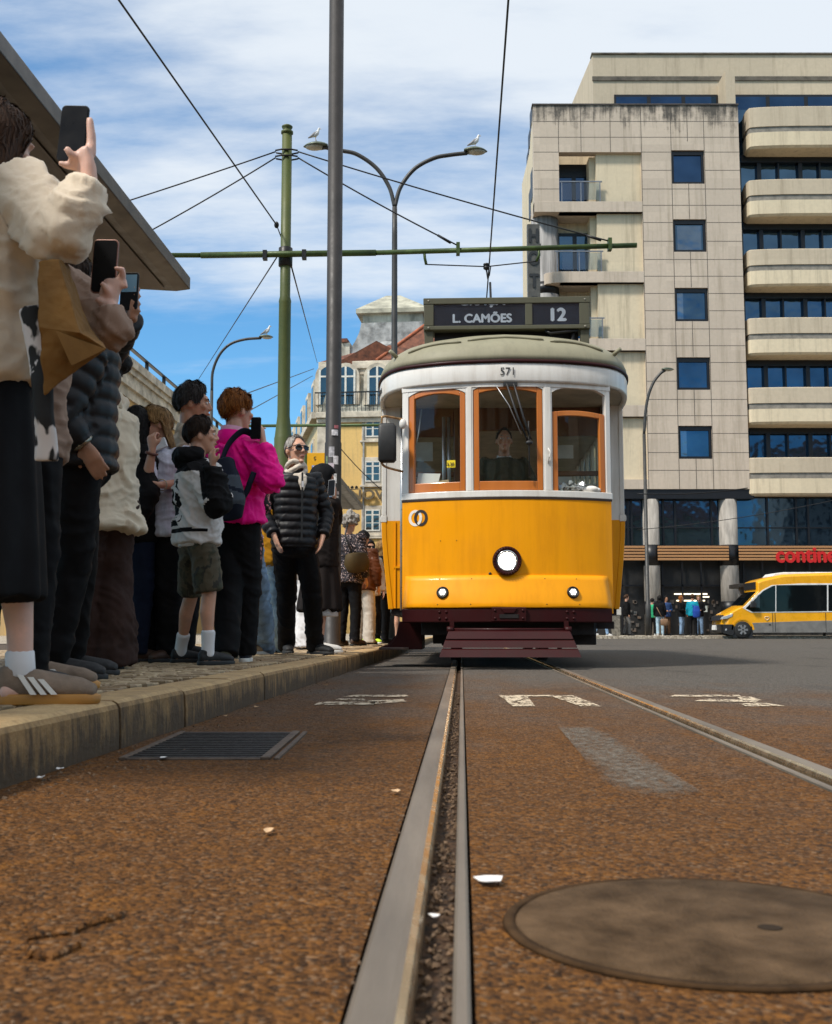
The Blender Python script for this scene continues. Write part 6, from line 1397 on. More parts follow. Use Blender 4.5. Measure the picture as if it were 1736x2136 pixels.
    # --- garments
    def top(s,name,mats,hem=.86,ease=.022,sl='long',sr=(.066,.056,.044),flare=0.,band=0.,paint=None,fold=.010,vox=None,wr_cut=.94,collar=.03,seed=1,hood=False,belly=0.,zt=1.455):
        k=s.k; g=s.g; J=s.J; mb=MB(); e=ease
        st=[(1.40,.150,.098),(1.33,.165,.115),(1.22,.160,.118),(1.08,.150,.112),(.96,.162,.118),(.86,.165,.12)]
        st=[q for q in st if q[0]>hem+.03]; lz=st[-1][0]; 
        st.append((hem,.165+flare,.12+flare*.8))
        st=[((0,-belly*math.exp(-((z-1.05)/.16)**2)*.5,z),(a*g+e),(b*g+e+belly*math.exp(-((z-1.05)/.16)**2)*.5)) for z,a,b in st]
        st=[((0,.012,zt),.068,.066),((0,.01,1.43),.11+e*.5,.078+e*.5)]+st
        mb.loft([(V(p)*k,a*k,b*k) for p,a,b in st],18,sq=2.25,c1=.06)
        for q in ('L','R'):
            a,b,c=J['sh'+q],J['el'+q],J['wr'+q]; r0,r1,r2=[x*k for x in sr]
            inn=V((0,0.01,1.36))*k
            mb.loft([(a*.45+inn*.55,r0*1.05,r0*1.05),(a,r0*1.02,r0*1.02),(a*.5+b*.5,r0*.93,r0*.93),(b,r1,r1)],12)
            if sl=='long':
                w=b+(c-b)*wr_cut; mb.loft([(b,r1,r1),(b*.5+w*.5,(r1+r2)*.52,(r1+r2)*.52),(w,r2,r2)],12,c1=.15)
        if hood: mb.loft([(V((-.10,.03,1.475))*k,.035*k,.045*k),(V((-.07,.10,1.475))*k,.05*k,.06*k),(V((0,.125,1.455))*k,.055*k,.07*k),(V((.07,.10,1.475))*k,.05*k,.06*k),(V((.10,.03,1.475))*k,.035*k,.04*k)],12)
        v=vox or max(s.vox,.0095); sd=seed
        me=remesh(mb,v,3)
        def disp(p):
            q=p/k; d=crease(q,fold,sd)
            if band:
                t=q[:,2]/band
                for qq in ('L','R'):
                    a,b,c=[np.array(J[j+qq])/k for j in ('sh','el','wr')]
                    for A,B,o in ((a,b,0.),(b,c,np.linalg.norm(b-a))):
                        u=B-A; L_=np.linalg.norm(u); tt=((q-A)@u)/L_**2; dd=np.linalg.norm(q-(A+np.clip(tt,0,1)[:,None]*u),axis=1)
                        tor=(np.abs(q[:,0])<.15)&(np.abs(q[:,1])<.15)
                        mk=(dd<.095)&(tt>-.1)&(tt<1.1)&(~tor); t=np.where(mk,(o+tt*L_)/band,t)
                d=d*.6+.016*np.abs(np.sin(np.pi*t))**.55-.010
            return d*k
        return put(me,name,mats,s.t,disp,paint)
    def legs(s,name,mats,r=(.098,.075,.062),hem=.06,ease=.0,fold=.010,top_z=1.02,paint=None,seed=2,vox=None,flare=0.):
        k=s.k; g=s.g; J=s.J; mb=MB()
        mb.loft([(V((0,0,z))*k,(a*g+ease)*k,(b*g+ease)*k) for z,a,b in ((top_z,.150,.115),(.95,.165,.125),(.87,.168,.13),(.83,.15,.12))],16)
        for q in ('L','R'):
            a,b,c=J['hip'+q],J['kn'+q],J['an'+q]; r0,r1,r2=[x*k for x in r]
            if hem>.42:
                t=(.93-hem)/.43; e=a+(b-a)*t; mb.loft([(a-V((0,0,.01)),r0*g,r0*g),((a+e)/2,(r0+r2)*.5,(r0+r2)*.5),(e,r2,r2)],14,c1=.06)
            else:
                e=b+(c-b)*((.50-hem)/.415); mb.loft([(a-V((0,0,.01)),r0*g,r0*g),((a+b)/2,(r0*.55+r1*.45),(r0*.55+r1*.45)),(b,r1,r1),(b*.55+e*.45,(r1+r2)*.5,(r1+r2)*.5),(e,r2+flare*k,r2+flare*k)],14,c1=.06)
        me=remesh(mb,vox or max(s.vox,.0105),4)
        def disp(p):
            q=p/k; z=q[:,2]; kn=np.exp(-((z-.48)/.10)**2)+np.exp(-((z-.14)/.09)**2)+.6*np.exp(-((z-.84)/.08)**2)
            return k*(crease(q,fold*.8,seed)+fold*1.6*kn*(vnoise(q*[10,10,26]+seed*2,seed)-.5))
        return put(me,name,mats,s.t,disp,paint)
    def skirt(s,name,mat,hem=.30,top_z=1.0,a0=.16,a1=.25,fold=.02,seed=5):
        k=s.k; mb=MB(); mb.loft([(V((0,0,z))*k,a*k,b*k) for z,a,b in [(top_z-(top_z-hem)*t,(a0+(a1-a0)*t**.8),(a0*.78+(a1*.85-a0*.78)*t**.8)) for t in lin(0,1,7)]],20,c1=.04)
        def disp(p):
            an=np.arctan2(p[:,1],p[:,0]); tz=np.clip((top_z*k-p[:,2])/((top_z-hem)*k),0,1); return fold*k*tz*(np.sin(an*9+2*np.sin(an*2+seed))*.7+vnoise(p*[9,9,3],seed)-.5)
        return put(remesh(mb,max(s.vox,.012),3),name,mat,s.t,disp)
    def shoe(s,q,mat,sole,stripes=None,high=0.,name='shoe'):
        k=s.k; a=s.J['an'+q]; f=Matrix.Rotation(s.footyaw[q],3,'Z'); o=V((a.x,a.y,a.z-.085*k)); p=lambda x,y,z: o+f@(V((x,y,z))*k)
        mb=MB(); mb.loft([(p(0,y,z),aa*k,b*k) for y,z,aa,b in ((.058,.055,.030,.040),(.02,.058,.037,.046),(-.05,.055,.042,.044),(-.11,.050,.046,.036),(-.165,.044,.043,.032),(-.202,.036,.032,.022))],12); mb.loft([(p(0,.015,.06),.037*k,.046*k),(p(0,.018,.098+high),.038*k,.045*k)],12)
        sh=put(remesh(mb,max(.007,s.vox*.8),3),name,mat,s.t)
        m=MB(); out=[(.0,.078),(.028,.068),(.038,.03),(.040,-.03),(.046,-.10),(.046,-.15),(.034,-.195),(.012,-.220),(-.012,-.220),(-.034,-.195),(-.046,-.15),(-.046,-.10),(-.040,-.03),(-.038,.03),(-.028,.068)]
        R=[[p(x*sc,y*sc,z) for x,y in out] for z,sc in ((.0,.97),(.004,1.),(.024,1.01),(.030,.96))]; m.rings(R,True); m.build('sole',sole,sh)
        if stripes:
            for sx in (-1,1):
                for i in range(3):
                    y=-.045-.028*i; m=MB(); m.prism([p(sx*.0375,y+.03,.084-.006*i),p(sx*.0375,y+.045,.084-.006*i),p(sx*.053,y+.004,.030),p(sx*.053,y-.012,.030)],f@V((sx*.006*k,0,0))); m.build('stripe',stripes,sh)
        return sh
    def shoes(s,mat,sole,**k): s.shoe('L',mat,sole,**k); s.shoe('R',mat,sole,**k); return s
    def hair(s,mat,fr=56,sd=92,bk=128,th=.016,drop=0.,rough=.5,seed=3,curl=0.,lift=.0,drop_front=55,shrink=.9,name='hair',face_pull=0.,strands=900):
        k=s.k; na,nr=56,16; rows=[]; inner=[]; az=np.linspace(0,2*pi,na,endpoint=False)
        nd=10 if drop else 0; P_=np.zeros((nr+1+nd,na,3))
        for j in range(nr+1):
            for i,a in enumerate(az):
                x=abs(((a+pi)%(2*pi))-pi)/pi
                pm=np.interp(x,[0,.20,.34,.40,.50,.60,1],[fr,fr+8,sd+14,sd+17,sd+4,sd+22,bk+14]); ph=math.radians(pm)*j/nr
                d=V((math.sin(ph)*math.sin(a),-math.sin(ph)*math.cos(a),math.cos(ph)))
                R=V((.076,.100,.098)); edge=1 if drop else min(1,(nr-j)/5+.25)
                q=V((d.x*(R.x+th*edge),d.y*(R.y+th*edge)+.014,d.z*(R.z+(th+lift)*edge)+.034)); P_[j,i]=q
        for j in range(nd):
            t=(j+1)/nd
            for i,a in enumerate(az):
                x=abs(((a+pi)%(2*pi))-pi)/pi*180; wgt=min(1,max(0,(x-drop_front)/18)); b=P_[nr,i]; 
                P_[nr+1+j,i]=[b[0]*(1+.10*math.sin(t*2.6)*(shrink))*(1-.05*t),(b[1]-.014)*(1+.06*math.sin(t*2.))+.014+.012*t-face_pull*t*(1 if x<100 else 0),b[2]-drop*t*wgt]
        flat=P_.reshape(-1,3); n=vnoise(flat*[60,60,16]+seed,seed)-.5; n2=vnoise(flat*[24,24,14]+seed,seed+1)-.5
        c=np.array([0,.014,.034-drop*.3]); dr=flat-c; dr/=np.linalg.norm(dr,axis=1)[:,None]+1e-6
        if curl: n2=n2+1.3*(vnoise(flat*[48,48,48],seed+4)-.5)
        flat=flat+dr*(n*.012*rough*2+n2*(.018*rough+curl))[:,None]; P_=flat.reshape(P_.shape)
        R=[[s.hl(tuple(v)) for v in row] for row in P_]; inn=[[s.hl((v[0]*.86,(v[1]-.014)*.86+.014,v[2]*.93)) for v in row] for row in P_[::-1]]
        mb=MB(); mb.rings(R+inn,True,False)
        if strands and s.vox<.0115:
            rr=random.Random(seed); nj=len(P_)
            for _ in range(strands):
                j0=rr.randint(1,nj-2) if rr.random()<.7 else rr.randint(nj-4,nj-2); i0=rr.randrange(na); L_=rr.uniform(2.,4.5); pts=[]; out=rr.uniform(.001,.007)*(1+rough); dj=rr.uniform(-1.6,1.6)
                for t in (0,.33,.66,1.):
                    jj=j0+L_*t; jA=min(int(jj),nj-1); ov=max(0,jj-(nj-1)); ii=int(round(i0+dj*t))%na; v=P_[jA,ii]; nx=P_[min(jA+1,nj-1),ii]; v=v+(nx-v)*(jj-int(jj) if jA<nj-1 else 0); d_=v-c; d_=d_/(np.linalg.norm(d_)+1e-6)
                    v=v+d_*(.002+out*t*t)+np.array([0,0,-.006*ov]); pts.append((v,np.cross(d_,[0,0,1])))
                A=[];B=[]
                for (v,w_),wd in zip(pts,(.0032,.0036,.0026,.0005)): w_=w_/(np.linalg.norm(w_)+1e-6); A.append(s.hl(tuple(v+w_*wd))); B.append(s.hl(tuple(v-w_*wd)))
                mb.add(A+B,[(q,q+1,q+5,q+4) for q in range(3)],True)
        return mb.build(name,mat,s.t,fix=False)
    def glasses(s,lens=LENS,frame=None,w=.030,up=0.,name='sunglasses',back=0.):
        k=s.k; z=.014+up; y=-.107+back; m=MB(); fm=frame or LENS; r=MB(); g=None
        m.tube([s.hl((-.066,y+.02,z+.012)),s.hl((-.03,y,z+.014)),s.hl((0,y-.004,z+.012)),s.hl((.03,y,z+.014)),s.hl((.066,y+.02,z+.012))],.004*k,6)
        for sx in (-1,1): m.tube([s.hl((sx*.066,y+.02,z+.012)),s.hl((sx*.078,y+.06,z+.012)),s.hl((sx*.082,.015,z+.006)),s.hl((sx*.08,.035,z-.015))],.0035*k,6)
        g=m.build(name,fm,s.t)
        for sx in (-1,1):
            m=MB(); m.prism([s.hl((sx*(.034+w*math.cos(a)),y+.002+.012*abs(math.cos(a))*(math.cos(a)>0),z-.004+w*.68*math.sin(a))) for a in lin(0,2*pi,17)[:-1]],s.HR@V((0,.005*k,0))); m.build('lens',lens,g)
        return g
    def ring(s,name,mat,c,n,r,t=.008):
        c,n=V(c),V(n).normalized(); u=n.cross(V((0,0,1))); u=u.normalized() if u.length>.1 else V((1,0,0)); w=n.cross(u); m=MB(); m.tube([c+(u*math.cos(a)+w*math.sin(a))*r for a in lin(0,2*pi,17)[:-1]],t,6,closed=True,caps=False,ref=n); return m.build(name,mat,s.t)
    def collar(s,mat,z0=1.42,z1=1.50,r0=.078,r1=.070,name='collar',th=.012):
        k=s.k; mb=MB(); R=[]
        for rr,z in ((r0,z0),(r1,z1),(r1-th,z1),(r0-th,z0)): R.append([V((rr*math.cos(a),rr*math.sin(a)*.95+.012,z-.018*math.sin(a)*-1*(1)))*k for a in lin(0,2*pi,25)[:-1]])
        mb.rings(R,True,False,True); return mb.build(name,mat,s.t)
PHK=M('phone_black',(.006,.006,.007),.4,0,spec=.2); PHS=M('phone_screen',(.006,.006,.007),.3,0,spec=.15); PHW=M('phone_case_white',(.62,.60,.60),.4)
def phone(label,c,up,nrm,w=.075,h=.155,case=PHK,screen=PHS,preview=False):
    up=V(up).normalized(); n=V(nrm); n=(n-up*n.dot(up)).normalized(); r=up.cross(n).normalized(); R=Matrix((r,-n,up)).transposed()
    t=bpy.data.objects.new('phone',None); COL.objects.link(t); t.matrix_world=Matrix.Translation(V(c))@R.to_4x4(); tag(t,label,'phone',None)
    m=MB(); cr=.012; pts=[V((sx*(w/2-cr)+cr*math.cos(a),0,sz*(h/2-cr)+cr*math.sin(a))) for sx,sz,a0 in ((1,1,0),(-1,1,pi/2),(-1,-1,pi),(1,-1,1.5*pi)) for a in lin(a0,a0+pi/2,6)]
    m.prism([p+V((0,-.0045,0)) for p in pts],(0,.009,0)); b=m.build('phone_case',case,t,bevel=.002)
    m=MB(); m.prism([V((p.x*.93,-.0052,p.z*.965)) for p in pts],(0,.0008,0)); m.build('screen',screen,t)
    if preview: m=MB(); m.bb(-w*.42,w*.42,-.0056,-.0053,-h*.02,h*.44); m.build('camera_preview',emit('preview_glow',(.05,.10,.14),.3),t)
    return t
def W(px,py,Y): return P(px,py,Y)
def stand(px,Y): q=P(px,1300,Y); return V((q.x,Y,KH))
def hp(pts,Y): return [(P(a,b,Y+d),r) for a,b,d,r in pts]
# ================= the crowd =================
# cream wool jacket woman nearest the lens
p=Person('woman in a cream wool jacket and black skirt holding a phone up high',stand(-62,3.15),128,1.74,SK3,.0075,1.,head=(10,8,0),feet={'R':G(78,1470,KH)+V((-.05,0,.085)),'L':G(100,1440,KH)+V((-.06,0.05,.085))},face=False)
Y=2.92
p.arm('R',W(128,498,Y),W(186,378,Y),sh=W(46,395,Y+.12),chains=[
 [(P(188,392,Y),(.026,.022)),(P(182,352,Y),(.034,.024)),(P(172,318,Y),(.036,.020))],
 hp([(190,322,.0,.0155),(191,285,.0,.0135),(187,248,.0,.0108)],Y), hp([(186,330,.02,.013),(185,296,.028,.0115),(180,266,.03,.010)],Y),
 hp([(160,336,.0,.014),(148,322,-.03,.012),(138,308,-.035,.0095)],Y), hp([(166,350,.01,.012),(146,348,-.005,.011),(124,340,-.012,.009)],Y)])
p.arm('L',W(-20,560,3.3),W(-10,420,3.1),sh=W(-30,420,3.35))
p.body(); p.hair(H_BRN,drop=.22,th=.02); p.top('wool_jacket',K_CRM,hem=.92,ease=.05,sr=(.088,.080,.054),fold=.022,seed=11); p.skirt('long_skirt',K_BLK,hem=.30,a0=.17,a1=.235,fold=.012)
for q in 'LR': p.footyaw[q]=-.55
p.shoes(SHTP,SOLEG,stripes=M('stripe_white',(.66,.62,.56),.7))
for q in 'LR': m=MB(); a=p.J['an'+q]; m.loft([(a+V((0,.0,.0)),.038,.042),(a+V((0,.005,.06)),.037,.041)],12); m.build('sock',K_WHT,p.t)
m=MB(); q0=[W(83,745,2.93),W(88,800,2.90),W(92,870,2.90),W(97,920,2.92),W(98,962,2.93)]
m.tube([W(60,640,2.93)]+q0,[(.03,.02),(.032,.02),(.030,.02),(.028,.02),(.03,.02),(.036,.018)],14,ref=V((1,0,0))); sc_=remesh(m,.008,2); m2=bpy.data.objects.new('scarf',sc_)
COL.objects.link(m2); sc_.materials.clear(); sc_.materials.append(K_SCB); sc_.transform(Matrix.Translation(-p.base)); sc_.transform(p.R.transposed().to_4x4()); m2.parent=p.t
phone('black phone held up by the hand in the cream sleeve',P(153,279,2.925),P(160,215,2.92)-P(146,342,2.92),(-.12,-1,-.12),.078,.16)
# paper bag hanging at her side
KR=M('kraft_paper',(.17,.083,.021),.8,0,.16,4.,.5,30.,spec=.2); PBL='crumpled brown paper bag hanging between the cream jacket and the taupe coat'
bag=thing('paper_bag',PBL,'bag',P(130,690,2.9),0); bo=bag.location.copy()
def bp(x,y,Y): return P(x,y,Y)-bo
tp=[bp(80,545,2.86),bp(122,540,2.84),bp(140,548,2.98),bp(95,545,3.0)]; md=[bp(80,682,2.80),bp(168,694,2.80),bp(190,688,2.98),bp(98,690,3.0)]; bt=[bp(92,826,2.83),bp(224,728,2.86),bp(205,708,3.0),bp(100,760,3.02)]
m=MB(); m.rings([tp,md,bt],False); o_=m.build('bag_body',KR,bag,bevel=.004); sm=o_.modifiers.new('s','SUBSURF'); sm.subdivision_type='SIMPLE'; sm.levels=sm.render_levels=5
tx=bpy.data.textures.new('crumple','CLOUDS'); tx.noise_scale=.055; dm=o_.modifiers.new('d','DISPLACE'); dm.texture=tx; dm.strength=.013; dm.mid_level=.5
m=MB(); m.prism([bp(116,690,2.785),bp(222,729,2.845),bp(150,764,2.80)],(0,-.004,0)); m.build('bag_fold',KR,bag,bevel=.001)
# short woman in taupe
p=Person('woman in a taupe coat holding a phone at chest height behind the paper bag',stand(12,3.62),165,1.60,SK3,.0075,1.,face=False)
Y=3.1
p.arm('R',W(238,698,Y),W(226,634,Y-.02),sh=W(140,590,3.3),chains=[
 [(P(228,642,Y),(.024,.021)),(P(228,612,Y),(.033,.023)),(P(236,588,Y),(.030,.020))],
 hp([(246,586,.0,.0115),(258,572,-.01,.0105),(256,560,-.02,.0095),(240,560,-.03,.0085)],Y), hp([(236,584,.03,.0115),(236,560,.045,.010),(220,540,.05,.009)],Y), hp([(248,594,.01,.011),(260,588,.0,.010),(262,600,-.01,.009)],Y),
 hp([(226,612,-.02,.0135),(219,600,-.035,.0115),(214,590,-.04,.0095)],Y), hp([(216,622,-.01,.011),(206,626,-.03,.010),(200,626,-.035,.0085)],Y)])
p.body(); p.hair(H_BRN,drop=.2,th=.02); p.top('coat',K_TAUPE,hem=.84,ease=.03,sr=(.064,.062,.048),fold=.020,seed=4); p.legs('trousers',K_BLK); p.shoes(SHK,SOLEK)
phone('black phone with a copper case edge held in the taupe sleeved hand',P(219,556,3.1),P(222,496,3.1)-P(213,615,3.1),(-.1,-1,-.05),.074,.158,M('case_copper',(.22,.10,.07),.4,.3))
# bearded man in puffer
p=Person('bearded man in a black puffer jacket with one hand in his trouser pocket, filming',stand(150,4.55),112,1.76,SK4,.008,1.05,head=(0,2,0),feet={'R':G(78,1421,KH)+V((.06,0,.085)),'L':G(112,1411,KH)+V((.07,0,.085))},hoff=(.012,.06,0))
p.arm('R',W(126,872,4.3),W(172,924,4.35),sh=W(182,748,4.35),dir=(.5,.1,-.8),palm=(0,1,0),curl=10); Y=4.4
p.arm('L',W(228,735,4.75),W(276,662,4.5),sh=W(205,742,4.75),chains=[[(P(276,668,Y),(.026,.022)),(P(276,648,Y),(.032,.022)),(P(276,625,Y),(.03,.02))]]+[hp([(278,652-15*i,.02,.011),(290,648-15*i,.0,.0105),(286,646-15*i,-.02,.0095),(280,645-15*i,-.025,.0085)],Y) for i in range(4)])
p.body(); p.hair(H_DRK,fr=60,sd=95,bk=125,th=.012); p.glasses()
m=MB(); m.loft([(p.hl(c),a,b) for c,a,b in (((0,-.024,-.045),.062,.070),((0,-.040,-.085),.048,.053),((0,-.052,-.110),.028,.032))],14); put(remesh(m,.006,1),'beard',H_DRK,p.t)
p.collar(K_BLK,1.42,1.535,.085,.078,'neck_gaiter'); p.top('puffer_jacket',K_PUF,hem=.86,ease=.035,sr=(.078,.070,.052),band=.075,fold=.006,seed=5); p.legs('trousers',K_BLK,r=(.094,.074,.064)); p.footyaw={'L':-.2,'R':-.2}; p.shoes(SHK,SOLEK)
a=p.J['wrR']; p.ring('watch',GOLD,a,p.J['elR']-a,.036,.012)
phone('phone with a lit preview held by the bearded man',P(270,608,4.38),(.03,0,1),(-.15,-1,-.1),.075,.155,PHK,PHS,True)
# cream tunic woman
p=Person('woman in a long cream knitted tunic and wide dark brown trousers, hair in a bun',stand(208,5.8),-128,1.68,SK1,.009,1.05,feet={'R':G(232,1398,KH)+V((.0,0.05,.085)),'L':G(160,1398,KH)+V((.02,.05,.085))},face=False,head=(0,14,0))
p.arm('L',W(175,940,5.65),W(165,1000,5.5),sh=W(182,845,5.7),hide=True); p.arm('R',W(225,935,6.05),W(190,990,5.9),sh=W(240,842,5.98),hide=True)
p.body(); p.hair(H_BLK,th=.02); m=MB(); m.ell(p.hl((0,.155,.0)),(.06,.05,.055)); m.ell(p.hl((.03,.15,-.05)),(.02,.02,.05)); m=put(remesh(m,.008,1),'hair_bun',H_BLK,p.t,lambda q:.012*(vnoise(q*45)-.5))
p.top('tunic',K_KNIT,hem=.76,ease=.026,sr=(.070,.062,.05),flare=.05,fold=.018,seed=6,belly=.04); p.collar(K_KNIT,1.41,1.50,.085,.07); p.legs('wide_trousers',K_BRN,r=(.106,.11,.128),top_z=.90,hem=.03,fold=.016,seed=8); p.shoes(SHB,SOLEK)
# black jacket, hand hanging
p=Person('person in a black jacket and dark jeans with one ringed hand hanging down',stand(272,7.25),140,1.66,SK2,.009)
p.arm('R',W(312,1030,7.0),W(288,1082,6.95),sh=W(288,945,7.15),dir=(-.25,0,-1),palm=(-1,.3,0),curl=16)
p.body(); p.hair(H_BLK,drop=.15); p.top('jacket',K_BLK,hem=.82,ease=.03,sr=(.075,.068,.055),fold=.014,seed=9); p.legs('dark_jeans',K_NAVY); p.shoes(SHB,SOLEK)
# blouse woman
p=Person('woman with fair brown hair in a pale creased blouse, hand at her chin',stand(334,7.35),-38,1.68,SK1,.008,1.,head=(-24,11,0),hoff=(-.03,-.04,-.005))
p.arm('R',W(306,1002,7.05),W(318,938,7.0),sh=W(302,955,7.25),dir=(-.1,0,1),palm=(.3,.7,0),curl=55); p.arm('L',W(380,1010,7.3),W(330,1012,7.0),dir=(-1,0,.05),palm=(0,.7,.7),curl=30)
p.body(); p.hair(H_BLD,drop=.17,th=.017,fr=50,sd=84,drop_front=84,rough=.6); p.glasses(glass('spectacle_glass',(.9,.9,.9),.6),BLK,name='spectacles'); p.top('blouse',K_BLU,hem=.86,ease=.035,sl=None,sr=(.072,.062,.05),flare=.02,fold=.016,seed=13); p.legs('trousers',K_BLK,r=(.11,.10,.10)); p.shoes(SHB,SOLEK)
m=MB()
for sx in (-1,1): m.prism([V((0,-.075,1.44)),V((sx*.07,-.05,1.47)),V((sx*.135,-.075,1.40)),V((sx*.05,-.125,1.36))],(0,-.012,.006))
m.build('blouse_collar',K_WHT,p.t,bevel=.004)
a=p.J['wrR']; p.ring('bracelet',BRACE,a+(p.J['elR']-a)*.12,p.J['elR']-a,.034,.009); a=p.J['wrL']; p.ring('bracelet',M('bracelet_pale',(.5,.42,.3),.5),a+(p.J['elL']-a)*.15,p.J['elL']-a,.036,.004)
# tall man
p=Person('tall man with dark greying hair standing behind the boy, face turned away',stand(388,7.75),104,1.92,SK2,.009,1.05,head=(-8,2,0))
p.body().brows(H_SLT); p.hair(H_SLT,fr=52,sd=88,bk=122,th=.017,lift=.012,rough=.8); p.top('shirt',cloth('shirt_beige',(.45,.36,.27)),hem=.85,ease=.03); p.collar(cloth('shirt_beige',(.45,.36,.27)),1.42,1.49,.09,.075); p.legs('trousers',K_BLK); p.shoes(SHK,SOLEK)
# boy
def boy_paint(c):
    x,y,z=c[:,0],c[:,1],c[:,2]; m=np.zeros(len(c)); k=p.k
    m[(z>1.35*k)&~((x<-.09*k)&(y<-.01*k))]=1
    for q in ('L','R'):
        a,b,w=[np.array(p.J[j+q]) for j in ('sh','el','wr')]
        u=b-a; t=((c-a)@u)/(u@u); d=np.linalg.norm(c-(a+np.clip(t,0,1)[:,None]*u),axis=1); m[(t>.93)&(d<.10)&~((np.abs(x)<.12)&(z<1.1*k))]=1
        u=w-b; t=((c-b)@u)/(u@u); d=np.linalg.norm(c-(b+np.clip(t,0,1)[:,None]*u),axis=1); m[(t>-.05)&(d<.085)]=1
    pan=(y>.02)&(x<.10*k)&(x>-.075*k)&(z<1.30*k)&(z>.98*k); m[pan]=1
    st=pan&((np.abs((x/k+.02)-(z/k-1.13)*.30)<.016)|((np.abs(z/k-1.24-(x/k)*.4)<.014))|((np.abs(z/k-1.04+(x/k)*.3)<.013)))
    m[st]=0; m[(y>0)&(z<.955*k)&(z>.93*k)&(x<.12*k)]=1
    return m
p=Person('boy in a white and black hoodie and camouflage shorts, hand at his mouth',stand(408,6.62),118,1.465,SK1,.008,.92,head=(-18,-4,0),feet={'L':G(352,1384,KH)+V((.07,0,.075)),'R':G(408,1389,KH)+V((.07,0,.075))})
p.footyaw={'L':.10,'R':.25}
p.arm('R',W(456,1058,6.38),W(445,972,6.42),sh=W(408,990,6.5),dir=(-.15,-.05,1),palm=(.6,.7,0),curl=48); p.arm('L',W(420,1050,6.85),W(450,1010,6.75),hide=True)
p.body().brows(H_DRK); p.hair(H_DRK,fr=48,sd=84,bk=118,th=.020,lift=.01,rough=.6); p.top('hoodie',[cloth('hoodie_white',(.60,.57,.55),.9,.06),K_BLK],hem=.86,ease=.05,sr=(.086,.080,.058),paint=boy_paint,fold=.024,hood=True,vox=.0085,seed=15)
mb=MB(); mb.loft([(V((0,0,.885))*p.k,.172*p.k,.140*p.k),(V((0,0,.835))*p.k,.166*p.k,.134*p.k)],20,c0=.05,c1=.05); put(remesh(mb,.01,2),'hem_band',cloth('hoodie_white',(.6,.57,.55)),p.t)
p.legs('camo_shorts',K_CAMO,r=(.100,.1,.100),hem=.52,ease=.002,fold=.014,seed=3,top_z=.98); p.shoes(SHK,SOLEK)
for q in 'LR': m=MB(); a=p.J['an'+q]; b=p.J['kn'+q]; u=(b-a).normalized(); m.loft([(a-V((0,0,.015)),.037,.040),(a+u*.05,.036,.039),(a+u*.125,.040,.043)],14); sk=put(remesh(m,.007,1),'sock',K_WHT,p.t); m=MB(); 
# magenta jacket woman
p=Person('woman in a bright magenta jacket filming, sunglasses pushed up on auburn hair',stand(484,7.12),142,1.73,SK1,.008,1.05,head=(-6,0,0),feet={'L':G(470,1386,KH)+V((.0,0.03,.085)),'R':G(508,1383,KH)+V((.0,.03,.085))},face=False)
p.footyaw={'L':.6,'R':.75}
p.arm('R',W(566,1010,6.9),W(549,922,6.95),sh=W(528,945,6.98),dir=(-.12,.05,1),palm=(-1,.2,0),curl=40); p.arm('L',W(545,1000,7.5),W(540,930,7.3),dir=(-.1,0,1),palm=(1,0,0),curl=40)
p.body(); p.hair(H_RED,fr=50,sd=86,bk=126,th=.026,lift=.012,rough=1.3,seed=7); p.glasses(up=.10,back=.03); p.top('jacket',K_MAG,hem=.90,ease=.045,sr=(.084,.076,.05),flare=.015,fold=.024,seed=17); p.collar(K_PINK,1.40,1.515,.10,.088,'lining_collar'); p.collar(K_MAG,1.36,1.485,.125,.105,'hood_roll',.025)
p.legs('trousers',K_BLK,r=(.105,.088,.08)); p.shoe('R',SHN,SOLEW); p.shoe('L',M('sandal_olive',(.09,.085,.055),.8),SHT,name='sandal')
phone('black phone held upright in front of the magenta jacket',P(534,893,6.92),(.02,0,1),(-.2,-1,0),.066,.14)
KB=cloth('bag_slate',(.055,.068,.085),.75,.2,.3,80.); KB2=cloth('bag_navy',(.010,.014,.026),.7)
bk=thing('backpack','small slate grey and navy sling backpack on the magenta jacket','backpack',P(472,1020,6.8)); bo=bk.location.copy()
m=MB(); m.loft([(P(462,965,6.82)-bo,.085,.05),(P(468,1005,6.78)-bo,.105,.08),(P(474,1045,6.78)-bo,.11,.085),(P(476,1078,6.82)-bo,.09,.06)],18,sq=3.); put(remesh(m,.009,3),'bag_body',[KB,KB2],bk,lambda q:.018*(vnoise(q*14)-.5),lambda c:((c[:,2]>.075)|(c[:,2]<-.10)|((np.abs(c[:,2]-.01+c[:,0]*.3)<.012))).astype(int))
m=MB(); m.tube(catmull([P(462,962,6.84)-bo,P(478,925,6.90)-bo,P(505,900,6.95)-bo,P(528,905,7.0)-bo],6),[(.022,.006)]*19,8,ref=V((0,0,1))); m.tube(catmull([P(486,1060,6.82)-bo,P(512,1030,6.84)-bo,P(522,1005,6.84)-bo,P(530,985,6.86)-bo],6),[(.018,.006)]*19,8,ref=V((0,0,1))); m.build('bag_strap',KB2,bk)
